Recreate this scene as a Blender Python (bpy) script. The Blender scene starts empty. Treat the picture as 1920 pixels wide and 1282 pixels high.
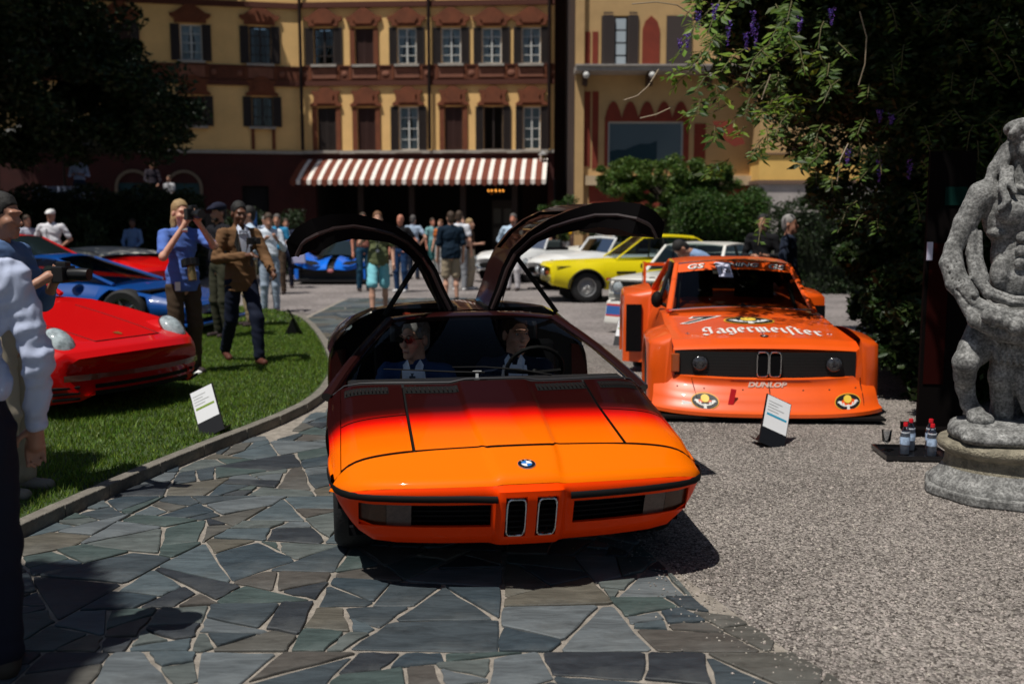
import bpy, bmesh, math, random
import numpy as np
from math import sin, cos, pi, radians, sqrt, atan2, exp
from mathutils import Vector, Matrix, Euler

S = bpy.context.scene
COL = S.collection
random.seed(7)
RNG = np.random.default_rng(7)

# ---------------------------------------------------------------- camera
EYE = 1.68
cam_data = bpy.data.cameras.new('camera')
cam = bpy.data.objects.new('camera', cam_data)
COL.objects.link(cam)
cam.location = (0, 0, EYE)
PITCH = math.atan((641 - 412) / 1867.0)
cam.rotation_euler = (pi / 2 - PITCH, 0, 0)
cam_data.sensor_width = 36.0
cam_data.lens = 35.0
cam_data.clip_start = 0.05
cam_data.clip_end = 2000
cam_data.dof.use_dof = True
cam_data.dof.focus_distance = 5.3
cam_data.dof.aperture_fstop = 2.0
S.camera = cam

# ---------------------------------------------------------------- light
SUN = Vector((-0.28, -0.32, 1.0)).normalized()      # towards the sun
world = bpy.data.worlds.new('World')
S.world = world
world.use_nodes = True
wn = world.node_tree
wn.nodes.clear()
wo = wn.nodes.new('ShaderNodeOutputWorld')
wb = wn.nodes.new('ShaderNodeBackground')
ws = wn.nodes.new('ShaderNodeTexSky')
ws.sky_type = 'NISHITA'
ws.sun_disc = False
ws.sun_elevation = math.asin(SUN.z)
ws.sun_rotation = atan2(SUN.x, SUN.y)
wb.inputs['Strength'].default_value = 0.05
wn.links.new(ws.outputs[0], wb.inputs[0])
wn.links.new(wb.outputs[0], wo.inputs[0])
sd = bpy.data.lights.new('sun', 'SUN')
sd.energy = 4.8
sd.angle = radians(0.5)
sd.color = (1.0, 0.955, 0.88)
so = bpy.data.objects.new('sun', sd)
COL.objects.link(so)
so.rotation_euler = SUN.to_track_quat('Z', 'Y').to_euler()
so.location = (-10, -12, 30)
S.view_settings.view_transform = 'Standard'
S.view_settings.look = 'None'
S.view_settings.exposure = -0.15
S.view_settings.gamma = 1.0
S.view_settings.use_curve_mapping = False
S.render.engine = 'CYCLES'
try:
    S.cycles.use_denoising = True
    S.cycles.max_bounces = 8
    S.cycles.transparent_max_bounces = 16
except Exception:
    pass

# ---------------------------------------------------------------- ground helper: photograph pixel -> ground point
def ray(px, py):
    a = (px - 960) / 1867.0; b = -(py - 641) / 1867.0
    c, s = cos(PITCH), sin(PITCH)
    return a, c + b * s, -s + b * c
def G(px, py, z=0.0):
    d = ray(px, py); t = (z - EYE) / d[2]
    return d[0] * t, d[1] * t
def atY(px, py, Y):
    d = ray(px, py); t = Y / d[1]
    return d[0] * t, EYE + d[2] * t

# ---------------------------------------------------------------- materials
MATS = {}
def srgb(r, g, b):
    f = lambda c: (c / 255 / 12.92) if c / 255 <= 0.04045 else ((c / 255 + 0.055) / 1.055) ** 2.4
    return (f(r), f(g), f(b))
def M(name, col=(0.5, 0.5, 0.5), rough=0.5, metal=0.0, coat=0.0, noise=None, bump=None, spec=0.5, var=0.0, coord='Object', emit=None, sheen=0):
    """plain principled material; noise=(scale, amount) mottles the colour, bump=(scale, strength), var = random brightness per loose piece"""
    if name in MATS: return MATS[name]
    m = bpy.data.materials.new(name); m.use_nodes = True
    nt = m.node_tree; p = nt.nodes['Principled BSDF']
    p.inputs['Base Color'].default_value = (*col, 1)
    p.inputs['Roughness'].default_value = rough
    p.inputs['Metallic'].default_value = metal
    p.inputs['Specular IOR Level'].default_value = spec
    if coat: p.inputs['Coat Weight'].default_value = coat; p.inputs['Coat Roughness'].default_value = 0.03
    if sheen: p.inputs['Sheen Weight'].default_value = sheen
    if emit: p.inputs['Emission Color'].default_value = (*emit[0], 1); p.inputs['Emission Strength'].default_value = emit[1]
    tc = nt.nodes.new('ShaderNodeTexCoord')
    src = None
    if noise:
        n = nt.nodes.new('ShaderNodeTexNoise'); n.inputs['Scale'].default_value = noise[0]; n.inputs['Detail'].default_value = 6; n.inputs['Roughness'].default_value = 0.65
        nt.links.new(tc.outputs[coord], n.inputs['Vector'])
        mr = nt.nodes.new('ShaderNodeMapRange'); mr.inputs[1].default_value = 0.3; mr.inputs[2].default_value = 0.7
        mr.inputs[3].default_value = 1 - noise[1]; mr.inputs[4].default_value = 1 + noise[1]
        nt.links.new(n.outputs['Fac'], mr.inputs[0])
        src = mr.outputs[0]
    if var:
        gi = nt.nodes.new('ShaderNodeNewGeometry')
        mr2 = nt.nodes.new('ShaderNodeMapRange'); mr2.inputs[3].default_value = 1 - var; mr2.inputs[4].default_value = 1 + var
        nt.links.new(gi.outputs['Random Per Island'], mr2.inputs[0])
        if src:
            mu = nt.nodes.new('ShaderNodeMath'); mu.operation = 'MULTIPLY'
            nt.links.new(src, mu.inputs[0]); nt.links.new(mr2.outputs[0], mu.inputs[1]); src = mu.outputs[0]
        else: src = mr2.outputs[0]
    if src:
        vm = nt.nodes.new('ShaderNodeVectorMath'); vm.operation = 'SCALE'; vm.inputs[0].default_value = col
        nt.links.new(src, vm.inputs['Scale']); nt.links.new(vm.outputs[0], p.inputs['Base Color'])
    if bump:
        n = nt.nodes.new('ShaderNodeTexNoise'); n.inputs['Scale'].default_value = bump[0]; n.inputs['Detail'].default_value = 8
        nt.links.new(tc.outputs[coord], n.inputs['Vector'])
        b = nt.nodes.new('ShaderNodeBump'); b.inputs['Strength'].default_value = bump[1]; b.inputs['Distance'].default_value = 0.02
        nt.links.new(n.outputs['Fac'], b.inputs['Height']); nt.links.new(b.outputs[0], p.inputs['Normal'])
    MATS[name] = m
    return m
def glass_mat(name, tint=(0.6, 0.65, 0.65), alpha=0.8, rough=0.02, ior=1.45):
    """thin see-through pane: mostly transparent with a mirror coat on top"""
    if name in MATS: return MATS[name]
    m = bpy.data.materials.new(name); m.use_nodes = True
    nt = m.node_tree; nt.nodes.clear()
    o = nt.nodes.new('ShaderNodeOutputMaterial'); mix = nt.nodes.new('ShaderNodeMixShader')
    t = nt.nodes.new('ShaderNodeBsdfTransparent'); g = nt.nodes.new('ShaderNodeBsdfGlossy'); fr = nt.nodes.new('ShaderNodeFresnel')
    t.inputs[0].default_value = (*[c * alpha for c in tint], 1); g.inputs['Roughness'].default_value = rough
    fr.inputs[0].default_value = ior
    nt.links.new(fr.outputs[0], mix.inputs[0]); nt.links.new(t.outputs[0], mix.inputs[1]); nt.links.new(g.outputs[0], mix.inputs[2])
    nt.links.new(mix.outputs[0], o.inputs[0])
    MATS[name] = m
    return m
def leaf_mat(name, col, trans=0.35, var=0.45):
    if name in MATS: return MATS[name]
    m = bpy.data.materials.new(name); m.use_nodes = True
    nt = m.node_tree; p = nt.nodes['Principled BSDF']; out = nt.nodes['Material Output']
    gi = nt.nodes.new('ShaderNodeNewGeometry')
    hs = nt.nodes.new('ShaderNodeHueSaturation'); hs.inputs['Color'].default_value = (*col, 1)
    a = nt.nodes.new('ShaderNodeMapRange'); a.inputs[3].default_value = 1 - var; a.inputs[4].default_value = 1 + var
    nt.links.new(gi.outputs['Random Per Island'], a.inputs[0]); nt.links.new(a.outputs[0], hs.inputs['Value'])
    b = nt.nodes.new('ShaderNodeMapRange'); b.inputs[3].default_value = 0.47; b.inputs[4].default_value = 0.53
    w = nt.nodes.new('ShaderNodeTexWhiteNoise'); w.noise_dimensions = '1D'
    nt.links.new(gi.outputs['Random Per Island'], w.inputs['W']); nt.links.new(w.outputs['Value'], b.inputs[0]); nt.links.new(b.outputs[0], hs.inputs['Hue'])
    nt.links.new(hs.outputs[0], p.inputs['Base Color']); p.inputs['Roughness'].default_value = 0.5; p.inputs['Specular IOR Level'].default_value = 0.35
    tr = nt.nodes.new('ShaderNodeBsdfTranslucent'); nt.links.new(hs.outputs[0], tr.inputs[0])
    mx = nt.nodes.new('ShaderNodeMixShader'); mx.inputs[0].default_value = trans
    nt.links.new(p.outputs[0], mx.inputs[1]); nt.links.new(tr.outputs[0], mx.inputs[2]); nt.links.new(mx.outputs[0], out.inputs[0])
    MATS[name] = m
    return m

# ---------------------------------------------------------------- object bookkeeping
def tag(o, label=None, cat=None, group=None, kind=None):
    if label: o['label'] = label
    if cat: o['category'] = cat
    if group: o['group'] = group
    if kind: o['kind'] = kind
    return o
def thing(name, label, cat, loc=(0, 0, 0), rz=0, group=None):
    o = bpy.data.objects.new(name, None); COL.objects.link(o)
    o.empty_display_size = 0.2
    o.location = loc; o.rotation_euler = (0, 0, rz)
    return tag(o, label, cat, group)
def copy_tree(o, parent=None):
    c = o.copy(); COL.objects.link(c)
    if parent is not None: c.parent = parent
    for ch in [q for q in bpy.data.objects if q.parent == o]: copy_tree(ch, c)
    return c

class MB:
    """collects shapes and links them as ONE mesh object"""
    def __init__(s): s.v = []; s.f = []; s.m = []
    def add(s, vs, fs, m=0):
        b = len(s.v); s.v.extend([tuple(p) for p in vs]); s.f.extend([tuple(b + i for i in f) for f in fs]); s.m.extend([m] * len(fs)); return s
    def box(s, c, d, rz=0, m=0, mat=None):
        x, y, z = d[0] / 2, d[1] / 2, d[2] / 2
        vs = [(i, j, k) for i in (-x, x) for j in (-y, y) for k in (-z, z)]
        if mat is not None: vs = [tuple(mat @ Vector(p)) for p in vs]
        if rz: vs = [(p[0] * cos(rz) - p[1] * sin(rz), p[0] * sin(rz) + p[1] * cos(rz), p[2]) for p in vs]
        vs = [(p[0] + c[0], p[1] + c[1], p[2] + c[2]) for p in vs]
        return s.add(vs, [(0, 1, 3, 2), (4, 6, 7, 5), (0, 4, 5, 1), (2, 3, 7, 6), (0, 2, 6, 4), (1, 5, 7, 3)], m)
    def grid(s, P, m=0, close=False, skip=None):
        """P[i][j] rows of points"""
        n, k = len(P), len(P[0]); vs = [q for r in P for q in r]; fs = []
        for i in range(n - 1):
            for j in range(k - 1 + (1 if close else 0)):
                if skip and skip(i, j): continue
                j2 = (j + 1) % k
                fs.append((i * k + j, i * k + j2, (i + 1) * k + j2, (i + 1) * k + j))
        return s.add(vs, fs, m)
    def tube(s, pts, r, n=8, m=0, cap=True, flat=1.0):
        pts = [Vector(p) for p in pts]; rs = r if isinstance(r, (list, tuple)) else [r] * len(pts); rows = []
        for i, p in enumerate(pts):
            t = (pts[min(i + 1, len(pts) - 1)] - pts[max(i - 1, 0)]).normalized()
            up = Vector((0, 0, 1)) if abs(t.z) < 0.95 else Vector((0, 1, 0))
            a = t.cross(up).normalized(); b = a.cross(t).normalized()
            rows.append([tuple(p + a * (rs[i] * cos(2 * pi * q / n)) + b * (rs[i] * flat * sin(2 * pi * q / n))) for q in range(n)])
        s.grid(rows, m, close=True)
        if cap:
            s.add(rows[0], [tuple(range(n))], m); s.add(rows[-1], [tuple(reversed(range(n)))], m)
        return s
    def lathe(s, prof, c=(0, 0, 0), n=24, m=0, axis='z'):
        rows = []
        for r, h in prof:
            row = []
            for q in range(n):
                a = 2 * pi * q / n
                p = (r * cos(a), r * sin(a), h)
                if axis == 'x': p = (h, r * cos(a), r * sin(a))
                if axis == 'y': p = (r * cos(a), h, r * sin(a))
                row.append((p[0] + c[0], p[1] + c[1], p[2] + c[2]))
            rows.append(row)
        return s.grid(rows, m, close=True)
    def prism(s, poly, d0, d1, f, m=0):
        """poly = 2-D outline, f(u, v, d) -> 3-D point; extruded from d0 to d1"""
        n = len(poly)
        vs = [f(u, v, d0) for u, v in poly] + [f(u, v, d1) for u, v in poly]
        fs = [tuple(range(n))[::-1], tuple(range(n, 2 * n))] + [(i, (i + 1) % n, n + (i + 1) % n, n + i) for i in range(n)]
        return s.add(vs, fs, m)
    def ell(s, c, r, n=12, m=0, R=None):
        rows = []
        for i in range(n // 2 + 1):
            a = pi * i / (n // 2)
            row = []
            for q in range(n):
                b = 2 * pi * q / n
                p = Vector((r[0] * sin(a) * cos(b), r[1] * sin(a) * sin(b), r[2] * cos(a)))
                if R is not None: p = R @ p
                row.append((p[0] + c[0], p[1] + c[1], p[2] + c[2]))
            rows.append(row)
        return s.grid(rows, m, close=True)
    def build(s, name, mats, parent=None, smooth=35, kind=None, bevel=0, merge=False):
        me = bpy.data.meshes.new(name); me.from_pydata(s.v, [], s.f)
        if not isinstance(mats, (list, tuple)): mats = [mats]
        for q in mats: me.materials.append(q)
        if len(mats) > 1: me.polygons.foreach_set('material_index', s.m)
        if merge or smooth:
            bm = bmesh.new(); bm.from_mesh(me)
            bmesh.ops.remove_doubles(bm, verts=bm.verts, dist=1e-5)
            bmesh.ops.recalc_face_normals(bm, faces=bm.faces)
            bm.to_mesh(me); bm.free()
        if smooth:
            me.shade_smooth(); me.set_sharp_from_angle(angle=radians(smooth))
        o = bpy.data.objects.new(name, me); COL.objects.link(o)
        if parent is not None: o.parent = parent
        if kind: o['kind'] = kind
        if bevel:
            b = o.modifiers.new('bevel', 'BEVEL'); b.width = bevel; b.segments = 2; b.limit_method = 'ANGLE'; b.angle_limit = radians(40)
        return o

def raw_mesh(name, V, F, mat, parent=None, kind=None, matidx=None, smooth=False):
    """numpy arrays straight into one mesh: V (n,3), F (m,k)"""
    me = bpy.data.meshes.new(name); V = np.asarray(V, np.float32); F = np.asarray(F, np.int32); k = F.shape[1]
    me.vertices.add(len(V)); me.vertices.foreach_set('co', V.ravel())
    me.loops.add(F.size); me.loops.foreach_set('vertex_index', F.ravel())
    me.polygons.add(len(F)); me.polygons.foreach_set('loop_start', np.arange(0, F.size, k, dtype=np.int32))
    for q in (mat if isinstance(mat, (list, tuple)) else [mat]): me.materials.append(q)
    if matidx is not None: me.polygons.foreach_set('material_index', np.asarray(matidx, np.int32))
    me.update(calc_edges=True); me.validate()
    if smooth: me.shade_smooth()
    o = bpy.data.objects.new(name, me); COL.objects.link(o)
    if parent is not None: o.parent = parent
    if kind: o['kind'] = kind
    return o

def text_mesh(name, s, size, fn, mat, parent, shear=0.0, offset=0.0, extrude=0.0, space=1.0):
    """flat lettering; fn maps (u, v) centred letter coordinates to a 3-D point"""
    cu = bpy.data.curves.new('t', 'FONT'); cu.body = s; cu.size = size; cu.align_x = 'CENTER'; cu.align_y = 'CENTER'; cu.shear = shear; cu.offset = offset; cu.space_character = space
    cu.resolution_u = 3
    ob = bpy.data.objects.new('t', cu); me = bpy.data.meshes.new_from_object(ob)
    bpy.data.objects.remove(ob); bpy.data.curves.remove(cu)
    for v in me.vertices: v.co = fn(v.co.x, v.co.y)
    me.materials.append(mat)
    o = bpy.data.objects.new(name, me); COL.objects.link(o); o.parent = parent
    me.name = name
    return o

# ---------------------------------------------------------------- soft-blend solid modeller (numpy distance field + surface nets)
def rotm(rx=0, ry=0, rz=0): return np.array(Euler((rx, ry, rz)).to_matrix())
class SDF:
    def __init__(s): s.p = []
    def cap(s, a, b, ra, rb=None, k=None, op='+'):
        s.p.append(('c', np.array(a, float), np.array(b, float), ra, ra if rb is None else rb, k, op)); return s
    def ell(s, c, r, R=None, k=None, op='+'):
        s.p.append(('e', np.array(c, float), np.array(r, float), R, None, k, op)); return s
    def path(s, pts, rs, k=None):
        for i in range(len(pts) - 1): s.cap(pts[i], pts[i + 1], rs[i], rs[i + 1], k)
        return s
    def build(s, vox, k=0.03, wrinkle=None, clip=None):
        lo = np.full(3, 1e9); hi = -lo
        for q in s.p:
            if q[6] != '+': continue
            if q[0] == 'c':
                r = max(q[3], q[4]); lo = np.minimum(lo, np.minimum(q[1], q[2]) - r); hi = np.maximum(hi, np.maximum(q[1], q[2]) + r)
            else:
                r = q[2].max() if q[3] is not None else q[2]; lo = np.minimum(lo, q[1] - r); hi = np.maximum(hi, q[1] + r)
        lo -= vox * 3; hi += vox * 3
        n = np.ceil((hi - lo) / vox).astype(int) + 1
        ax = [lo[i] + vox * np.arange(n[i]) for i in range(3)]
        Fd = np.full(n, 0.5, np.float32)
        for q in s.p:
            kk = k if q[5] is None else q[5]
            if q[0] == 'c':
                a, b, ra, rb = q[1:5]; r = max(ra, rb) + kk + vox * 2
                l = np.minimum(a, b) - r; h = np.maximum(a, b) + r
            else:
                r = (q[2].max() if q[3] is not None else q[2]) + kk + vox * 2; l = q[1] - r; h = q[1] + r
            i0 = np.clip(np.floor((l - lo) / vox).astype(int), 0, n - 1); i1 = np.clip(np.ceil((h - lo) / vox).astype(int) + 1, 1, n)
            sl = tuple(slice(i0[i], i1[i]) for i in range(3))
            X, Y, Z = np.meshgrid(*[ax[i][sl[i]] for i in range(3)], indexing='ij')
            if q[0] == 'c':
                d = b - a; L2 = max(float(d @ d), 1e-9)
                t = np.clip(((X - a[0]) * d[0] + (Y - a[1]) * d[1] + (Z - a[2]) * d[2]) / L2, 0, 1)
                D = np.sqrt((X - a[0] - t * d[0]) ** 2 + (Y - a[1] - t * d[1]) ** 2 + (Z - a[2] - t * d[2]) ** 2) - (ra + t * (rb - ra))
            else:
                x, y, z = X - q[1][0], Y - q[1][1], Z - q[1][2]
                if q[3] is not None:
                    R = q[3]; x, y, z = (x * R[0, 0] + y * R[1, 0] + z * R[2, 0]), (x * R[0, 1] + y * R[1, 1] + z * R[2, 1]), (x * R[0, 2] + y * R[1, 2] + z * R[2, 2])
                e = q[2]
                k0 = np.sqrt((x / e[0]) ** 2 + (y / e[1]) ** 2 + (z / e[2]) ** 2); k1 = np.sqrt((x / e[0] ** 2) ** 2 + (y / e[1] ** 2) ** 2 + (z / e[2] ** 2) ** 2)
                D = k0 * (k0 - 1) / np.maximum(k1, 1e-6)
            cur = Fd[sl]
            if q[6] == '+':
                hh = np.maximum(kk - np.abs(cur - D), 0) / max(kk, 1e-6)
                Fd[sl] = np.minimum(cur, D) - hh * hh * kk * 0.25
            elif q[6] == '-': Fd[sl] = np.maximum(cur, -D)
        X, Y, Z = np.meshgrid(*ax, indexing='ij', sparse=True)
        if wrinkle:
            for amp, fx, fy, fz, ph in wrinkle:
                Fd += amp * np.sin(fx * X + fy * Y + fz * Z + ph + 1.7 * np.sin(0.37 * fz * Z - 0.5 * fx * X)).astype(np.float32)
        if clip is not None: Fd = np.maximum(Fd, clip(X, Y, Z).astype(np.float32))
        Fd[0] = Fd[-1] = 0.3; Fd[:, 0] = Fd[:, -1] = 0.3; Fd[:, :, 0] = Fd[:, :, -1] = 0.3
        return surface_nets(Fd, lo, vox)
def surface_nets(Fd, lo, vox):
    ins = Fd < 0
    c = ins[:-1, :-1, :-1].astype(np.int8)
    cnt = np.zeros_like(c)
    for dx in (0, 1):
        for dy in (0, 1):
            for dz in (0, 1):
                cnt += ins[dx:ins.shape[0] - 1 + dx, dy:ins.shape[1] - 1 + dy, dz:ins.shape[2] - 1 + dz]
    act = (cnt > 0) & (cnt < 8)
    idx = np.full(act.shape, -1, np.int32); cells = np.argwhere(act); idx[act] = np.arange(len(cells))
    acc = np.zeros((len(cells), 3)); num = np.zeros(len(cells))
    ci, cj, ck = cells.T
    corners = [(a, b, d) for a in (0, 1) for b in (0, 1) for d in (0, 1)]
    for a in range(8):
        for b in range(a + 1, 8):
            A, B = np.array(corners[a]), np.array(corners[b])
            if np.abs(A - B).sum() != 1: continue
            fa = Fd[ci + A[0], cj + A[1], ck + A[2]]; fb = Fd[ci + B[0], cj + B[1], ck + B[2]]
            m = (fa < 0) != (fb < 0)
            t = np.where(m, fa / np.where(m, fa - fb, 1), 0)
            P = A + t[:, None] * (B - A)
            acc += P * m[:, None]; num += m
    V = (cells + acc / num[:, None]) * vox + lo
    faces = []
    for axis in range(3):
        sl0 = [slice(None)] * 3; sl1 = [slice(None)] * 3
        sl0[axis] = slice(0, -1); sl1[axis] = slice(1, None)
        a = ins[tuple(sl0)]; b = ins[tuple(sl1)]
        E = np.argwhere(a != b)
        o1, o2 = (axis + 1) % 3, (axis + 2) % 3
        ok = (E[:, o1] > 0) & (E[:, o2] > 0) & (E[:, o1] < act.shape[o1]) & (E[:, o2] < act.shape[o2])
        E = E[ok]; flip = a[tuple(E.T)]
        def get(d1, d2):
            Q = E.copy(); Q[:, o1] -= d1; Q[:, o2] -= d2; return idx[tuple(Q.T)]
        q = np.stack([get(0, 0), get(1, 0), get(1, 1), get(0, 1)], 1)
        q[~flip] = q[~flip][:, ::-1]
        faces.append(q[(q >= 0).all(1)])
    return V, np.concatenate(faces)
def sdf_obj(sd, name, mat, parent, vox, k=0.03, wrinkle=None, clip=None, smooth=True):
    V, Fc = sd.build(vox, k, wrinkle, clip)
    return raw_mesh(name, V, Fc, mat, parent, smooth=smooth)
# ================================================================ GROUND, PATH, LAWN
gravel = M('gravel', (0.26, 0.235, 0.215), 0.95, noise=(1.1, 0.16), spec=0.2)
def gravel_nodes(m, sc, lo, hi):
    nt = m.node_tree; p = nt.nodes['Principled BSDF']
    tc = nt.nodes.new('ShaderNodeTexCoord'); v = nt.nodes.new('ShaderNodeTexVoronoi'); v.inputs['Scale'].default_value = sc
    nt.links.new(tc.outputs['Object'], v.inputs['Vector'])
    cr = nt.nodes.new('ShaderNodeValToRGB')
    cr.color_ramp.elements[0].color = (*lo, 1); cr.color_ramp.elements[1].color = (*hi, 1)
    e = cr.color_ramp.elements.new(0.5); e.color = (*[(a + b) / 2.2 for a, b in zip(lo, hi)], 1)
    sp = nt.nodes.new('ShaderNodeSeparateColor'); nt.links.new(v.outputs['Color'], sp.inputs[0]); nt.links.new(sp.outputs[0], cr.inputs[0])
    n = nt.nodes.new('ShaderNodeTexNoise'); n.inputs['Scale'].default_value = 0.8; n.inputs['Detail'].default_value = 5
    nt.links.new(tc.outputs['Object'], n.inputs['Vector'])
    mr = nt.nodes.new('ShaderNodeMapRange'); mr.inputs[1].default_value = 0.3; mr.inputs[2].default_value = 0.7; mr.inputs[3].default_value = 0.72; mr.inputs[4].default_value = 1.25
    nt.links.new(n.outputs[0], mr.inputs[0])
    vm = nt.nodes.new('ShaderNodeVectorMath'); vm.operation = 'SCALE'
    nt.links.new(cr.outputs[0], vm.inputs[0]); nt.links.new(mr.outputs[0], vm.inputs['Scale']); nt.links.new(vm.outputs[0], p.inputs['Base Color'])
    b = nt.nodes.new('ShaderNodeBump'); b.inputs['Strength'].default_value = 0.9; b.inputs['Distance'].default_value = 0.012
    nt.links.new(v.outputs['Distance'], b.inputs['Height']); b.invert = True; nt.links.new(b.outputs[0], p.inputs['Normal'])
gravel_nodes(gravel, 85, (0.055, 0.047, 0.042), (0.40, 0.36, 0.33))
MB().add([(-300, -120, 0), (300, -120, 0), (300, 500, 0), (-300, 500, 0)], [(0, 1, 2, 3)]).build('ground', gravel, smooth=0, kind='structure')

KL = [(-2.95, -3.0), (-2.95, 2.0), (-2.80, 4.0), (-2.61, 5.25), (-2.36, 6.52), (-2.05, 7.6), (-1.80, 8.6), (-1.80, 9.6), (-1.95, 10.9), (-2.35, 12.6), (-2.9, 14.7), (-3.6, 16.9), (-4.6, 18.4), (-6.5, 19.2), (-12, 19.8), (-32, 20.5)]
def interp_poly(pts, y):
    for (x0, y0), (x1, y1) in zip(pts[:-1], pts[1:]):
        if y0 <= y <= y1: return x0 + (x1 - x0) * (y - y0) / (y1 - y0)
    return pts[-1][0] if y > pts[-1][1] else pts[0][0]
KR = [(2.6, -3.0), (1.75, 2.0), (1.17, 3.45), (0.62, 5.12), (0.25, 7.0), (0.05, 10), (-0.1, 14), (-0.3, 18), (-0.4, 21)]
def PL(y): return interp_poly(KL[:12], y)
def PR(y): return interp_poly(KR, y)
# smooth the lawn edge a little
def chaikin(P, n=2):
    for _ in range(n):
        Q = [P[0]]
        for a, b in zip(P[:-1], P[1:]):
            Q += [(a[0] * .75 + b[0] * .25, a[1] * .75 + b[1] * .25), (a[0] * .25 + b[0] * .75, a[1] * .25 + b[1] * .75)]
        P = Q + [P[-1]]
    return P
EDGE = chaikin(KL)
lawn_mat = M('lawn_soil', (0.035, 0.06, 0.012), 0.95, noise=(6, 0.5), bump=(90, 0.6))
lp = [(x - 0.05, y) for x, y in EDGE] + [(-60, 20.5), (-60, -3)]
LAWN_Z = 0.075
m = MB(); m.add([(x, y, LAWN_Z) for x, y in lp] + [(x, y, 0.001) for x, y in lp], [tuple(range(len(lp)))] + [(i, (i + 1) % len(lp), len(lp) + (i + 1) % len(lp), len(lp) + i) for i in range(len(lp))])
lawn = m.build('lawn', lawn_mat, smooth=0, kind='structure')

def in_lawn(X, Y):
    ex = np.interp(Y, [p[1] for p in EDGE], [p[0] for p in EDGE])
    return X < ex - 0.07
# grass blades: density falls with distance
def grass_patch(name, n, x0, x1, y0, y1, h, w, mat):
    X = RNG.uniform(x0, x1, n); Y = RNG.uniform(y0, y1, n); ok = in_lawn(X, Y); X, Y = X[ok], Y[ok]; n = len(X)
    pn = np.sin(X * 3.1 + 1.3 * np.sin(Y * 2.2)) * np.sin(Y * 2.7 + 0.7 * np.sin(X * 4.1))
    a = RNG.uniform(0, 2 * pi, n); hh = h * RNG.uniform(0.5, 1.2, n) * (1 + 0.2 * pn); ww = w * RNG.uniform(0.7, 1.3, n)
    dx, dy = np.cos(a) * ww, np.sin(a) * ww
    lx, ly = RNG.normal(0, 0.4, n) * hh, RNG.normal(0, 0.4, n) * hh
    V = np.stack([np.stack([X - dx, Y - dy, np.full(n, LAWN_Z)], 1), np.stack([X + dx, Y + dy, np.full(n, LAWN_Z)], 1), np.stack([X + lx, Y + ly, LAWN_Z + hh], 1)], 1).reshape(-1, 3)
    F = np.arange(3 * n).reshape(-1, 3)
    return raw_mesh(name, V, F, mat, kind='stuff')
grass_mat = leaf_mat('grass_blade', (0.125, 0.205, 0.022), 0.3, 0.5)
g1 = grass_patch('grass', 210000, -7, -1.6, 4.0, 15.5, 0.035, 0.0045, grass_mat)
tag(g1, 'short mown green grass of the lawn beside the stone path', 'grass')
g2 = grass_patch('grass', 70000, -30, -2, 15.5, 20.3, 0.045, 0.012, grass_mat)
tag(g2, 'blurred far strip of mown grass behind the blue wedge car', 'grass')

# kerb stones
stone_kerb = M('kerb_stone', (0.17, 0.155, 0.13), 0.85, noise=(9, 0.35), bump=(60, 0.5))
kerb = thing('kerb', None, None, (0, 0, 0)); kerb['kind'] = 'structure'
acc = 0.0; seg = []; P = [p for p in EDGE if p[1] > -1 and p[1] < 17.5]
L = [0]
for a, b in zip(P[:-1], P[1:]): L.append(L[-1] + math.dist(a, b))
def along(t):
    x = np.interp(t, L, [p[0] for p in P]); y = np.interp(t, L, [p[1] for p in P]); return float(x), float(y)
t = 0.0
while t < L[-1] - 0.6:
    ln = random.uniform(0.42, 0.62); a = along(t + 0.004); b = along(t + ln - 0.004); ang = atan2(b[1] - a[1], b[0] - a[0])
    hh = 0.088 + random.uniform(-0.003, 0.004)
    mm = MB().box((0, 0, hh / 2), (math.dist(a, b), 0.085, hh), rz=0)
    o = mm.build('kerb_stone', stone_kerb, kerb, smooth=0, bevel=0.006)
    o.location = ((a[0] + b[0]) / 2 - 0.0425 * sin(-ang) * -1 * 0, (a[1] + b[1]) / 2, 0.0); o.rotation_euler = (0, 0, ang + random.uniform(-.006, .006))
    t += ln

# flagstone path
mortar = M('path_mortar', (0.27, 0.24, 0.205), 0.95, noise=(14, 0.35), bump=(120, 0.5))
ys = [-3 + 0.5 * i for i in range(49)]
m = MB(); rows = [[(PL(y) + 0.01, y, 0.006), (PR(y), y, 0.006)] for y in ys]
path = m.grid(rows).build('path', mortar, smooth=0, kind='structure')
flag = bpy.data.materials.new('flagstone'); flag.use_nodes = True
nt = flag.node_tree; p = nt.nodes['Principled BSDF']; p.inputs['Specular IOR Level'].default_value = 0.28
oi = nt.nodes.new('ShaderNodeObjectInfo'); gi = nt.nodes.new('ShaderNodeNewGeometry'); ad = nt.nodes.new('ShaderNodeMath'); ad.operation = 'ADD'
fr = nt.nodes.new('ShaderNodeMath'); fr.operation = 'FRACT'
nt.links.new(oi.outputs['Random'], ad.inputs[0]); nt.links.new(gi.outputs['Random Per Island'], ad.inputs[1]); nt.links.new(ad.outputs[0], fr.inputs[0])
cr = nt.nodes.new('ShaderNodeValToRGB'); cr.color_ramp.interpolation = 'CONSTANT'
ramp = [(0, (0.080, 0.105, 0.118)), (0.14, (0.048, 0.062, 0.072)), (0.27, (0.105, 0.122, 0.118)), (0.38, (0.032, 0.038, 0.046)), (0.47, (0.095, 0.092, 0.082)), (0.55, (0.060, 0.085, 0.082)), (0.67, (0.115, 0.132, 0.142)), (0.77, (0.11, 0.102, 0.083)), (0.84, (0.042, 0.060, 0.074)), (0.93, (0.085, 0.078, 0.07))]
cr.color_ramp.elements[0].color = (*ramp[0][1], 1); cr.color_ramp.elements[1].position = ramp[-1][0]; cr.color_ramp.elements[1].color = (*ramp[-1][1], 1)
for q, c in ramp[1:-1]:
    e = cr.color_ramp.elements.new(q); e.color = (*c, 1)
nt.links.new(fr.outputs[0], cr.inputs[0])
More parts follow.
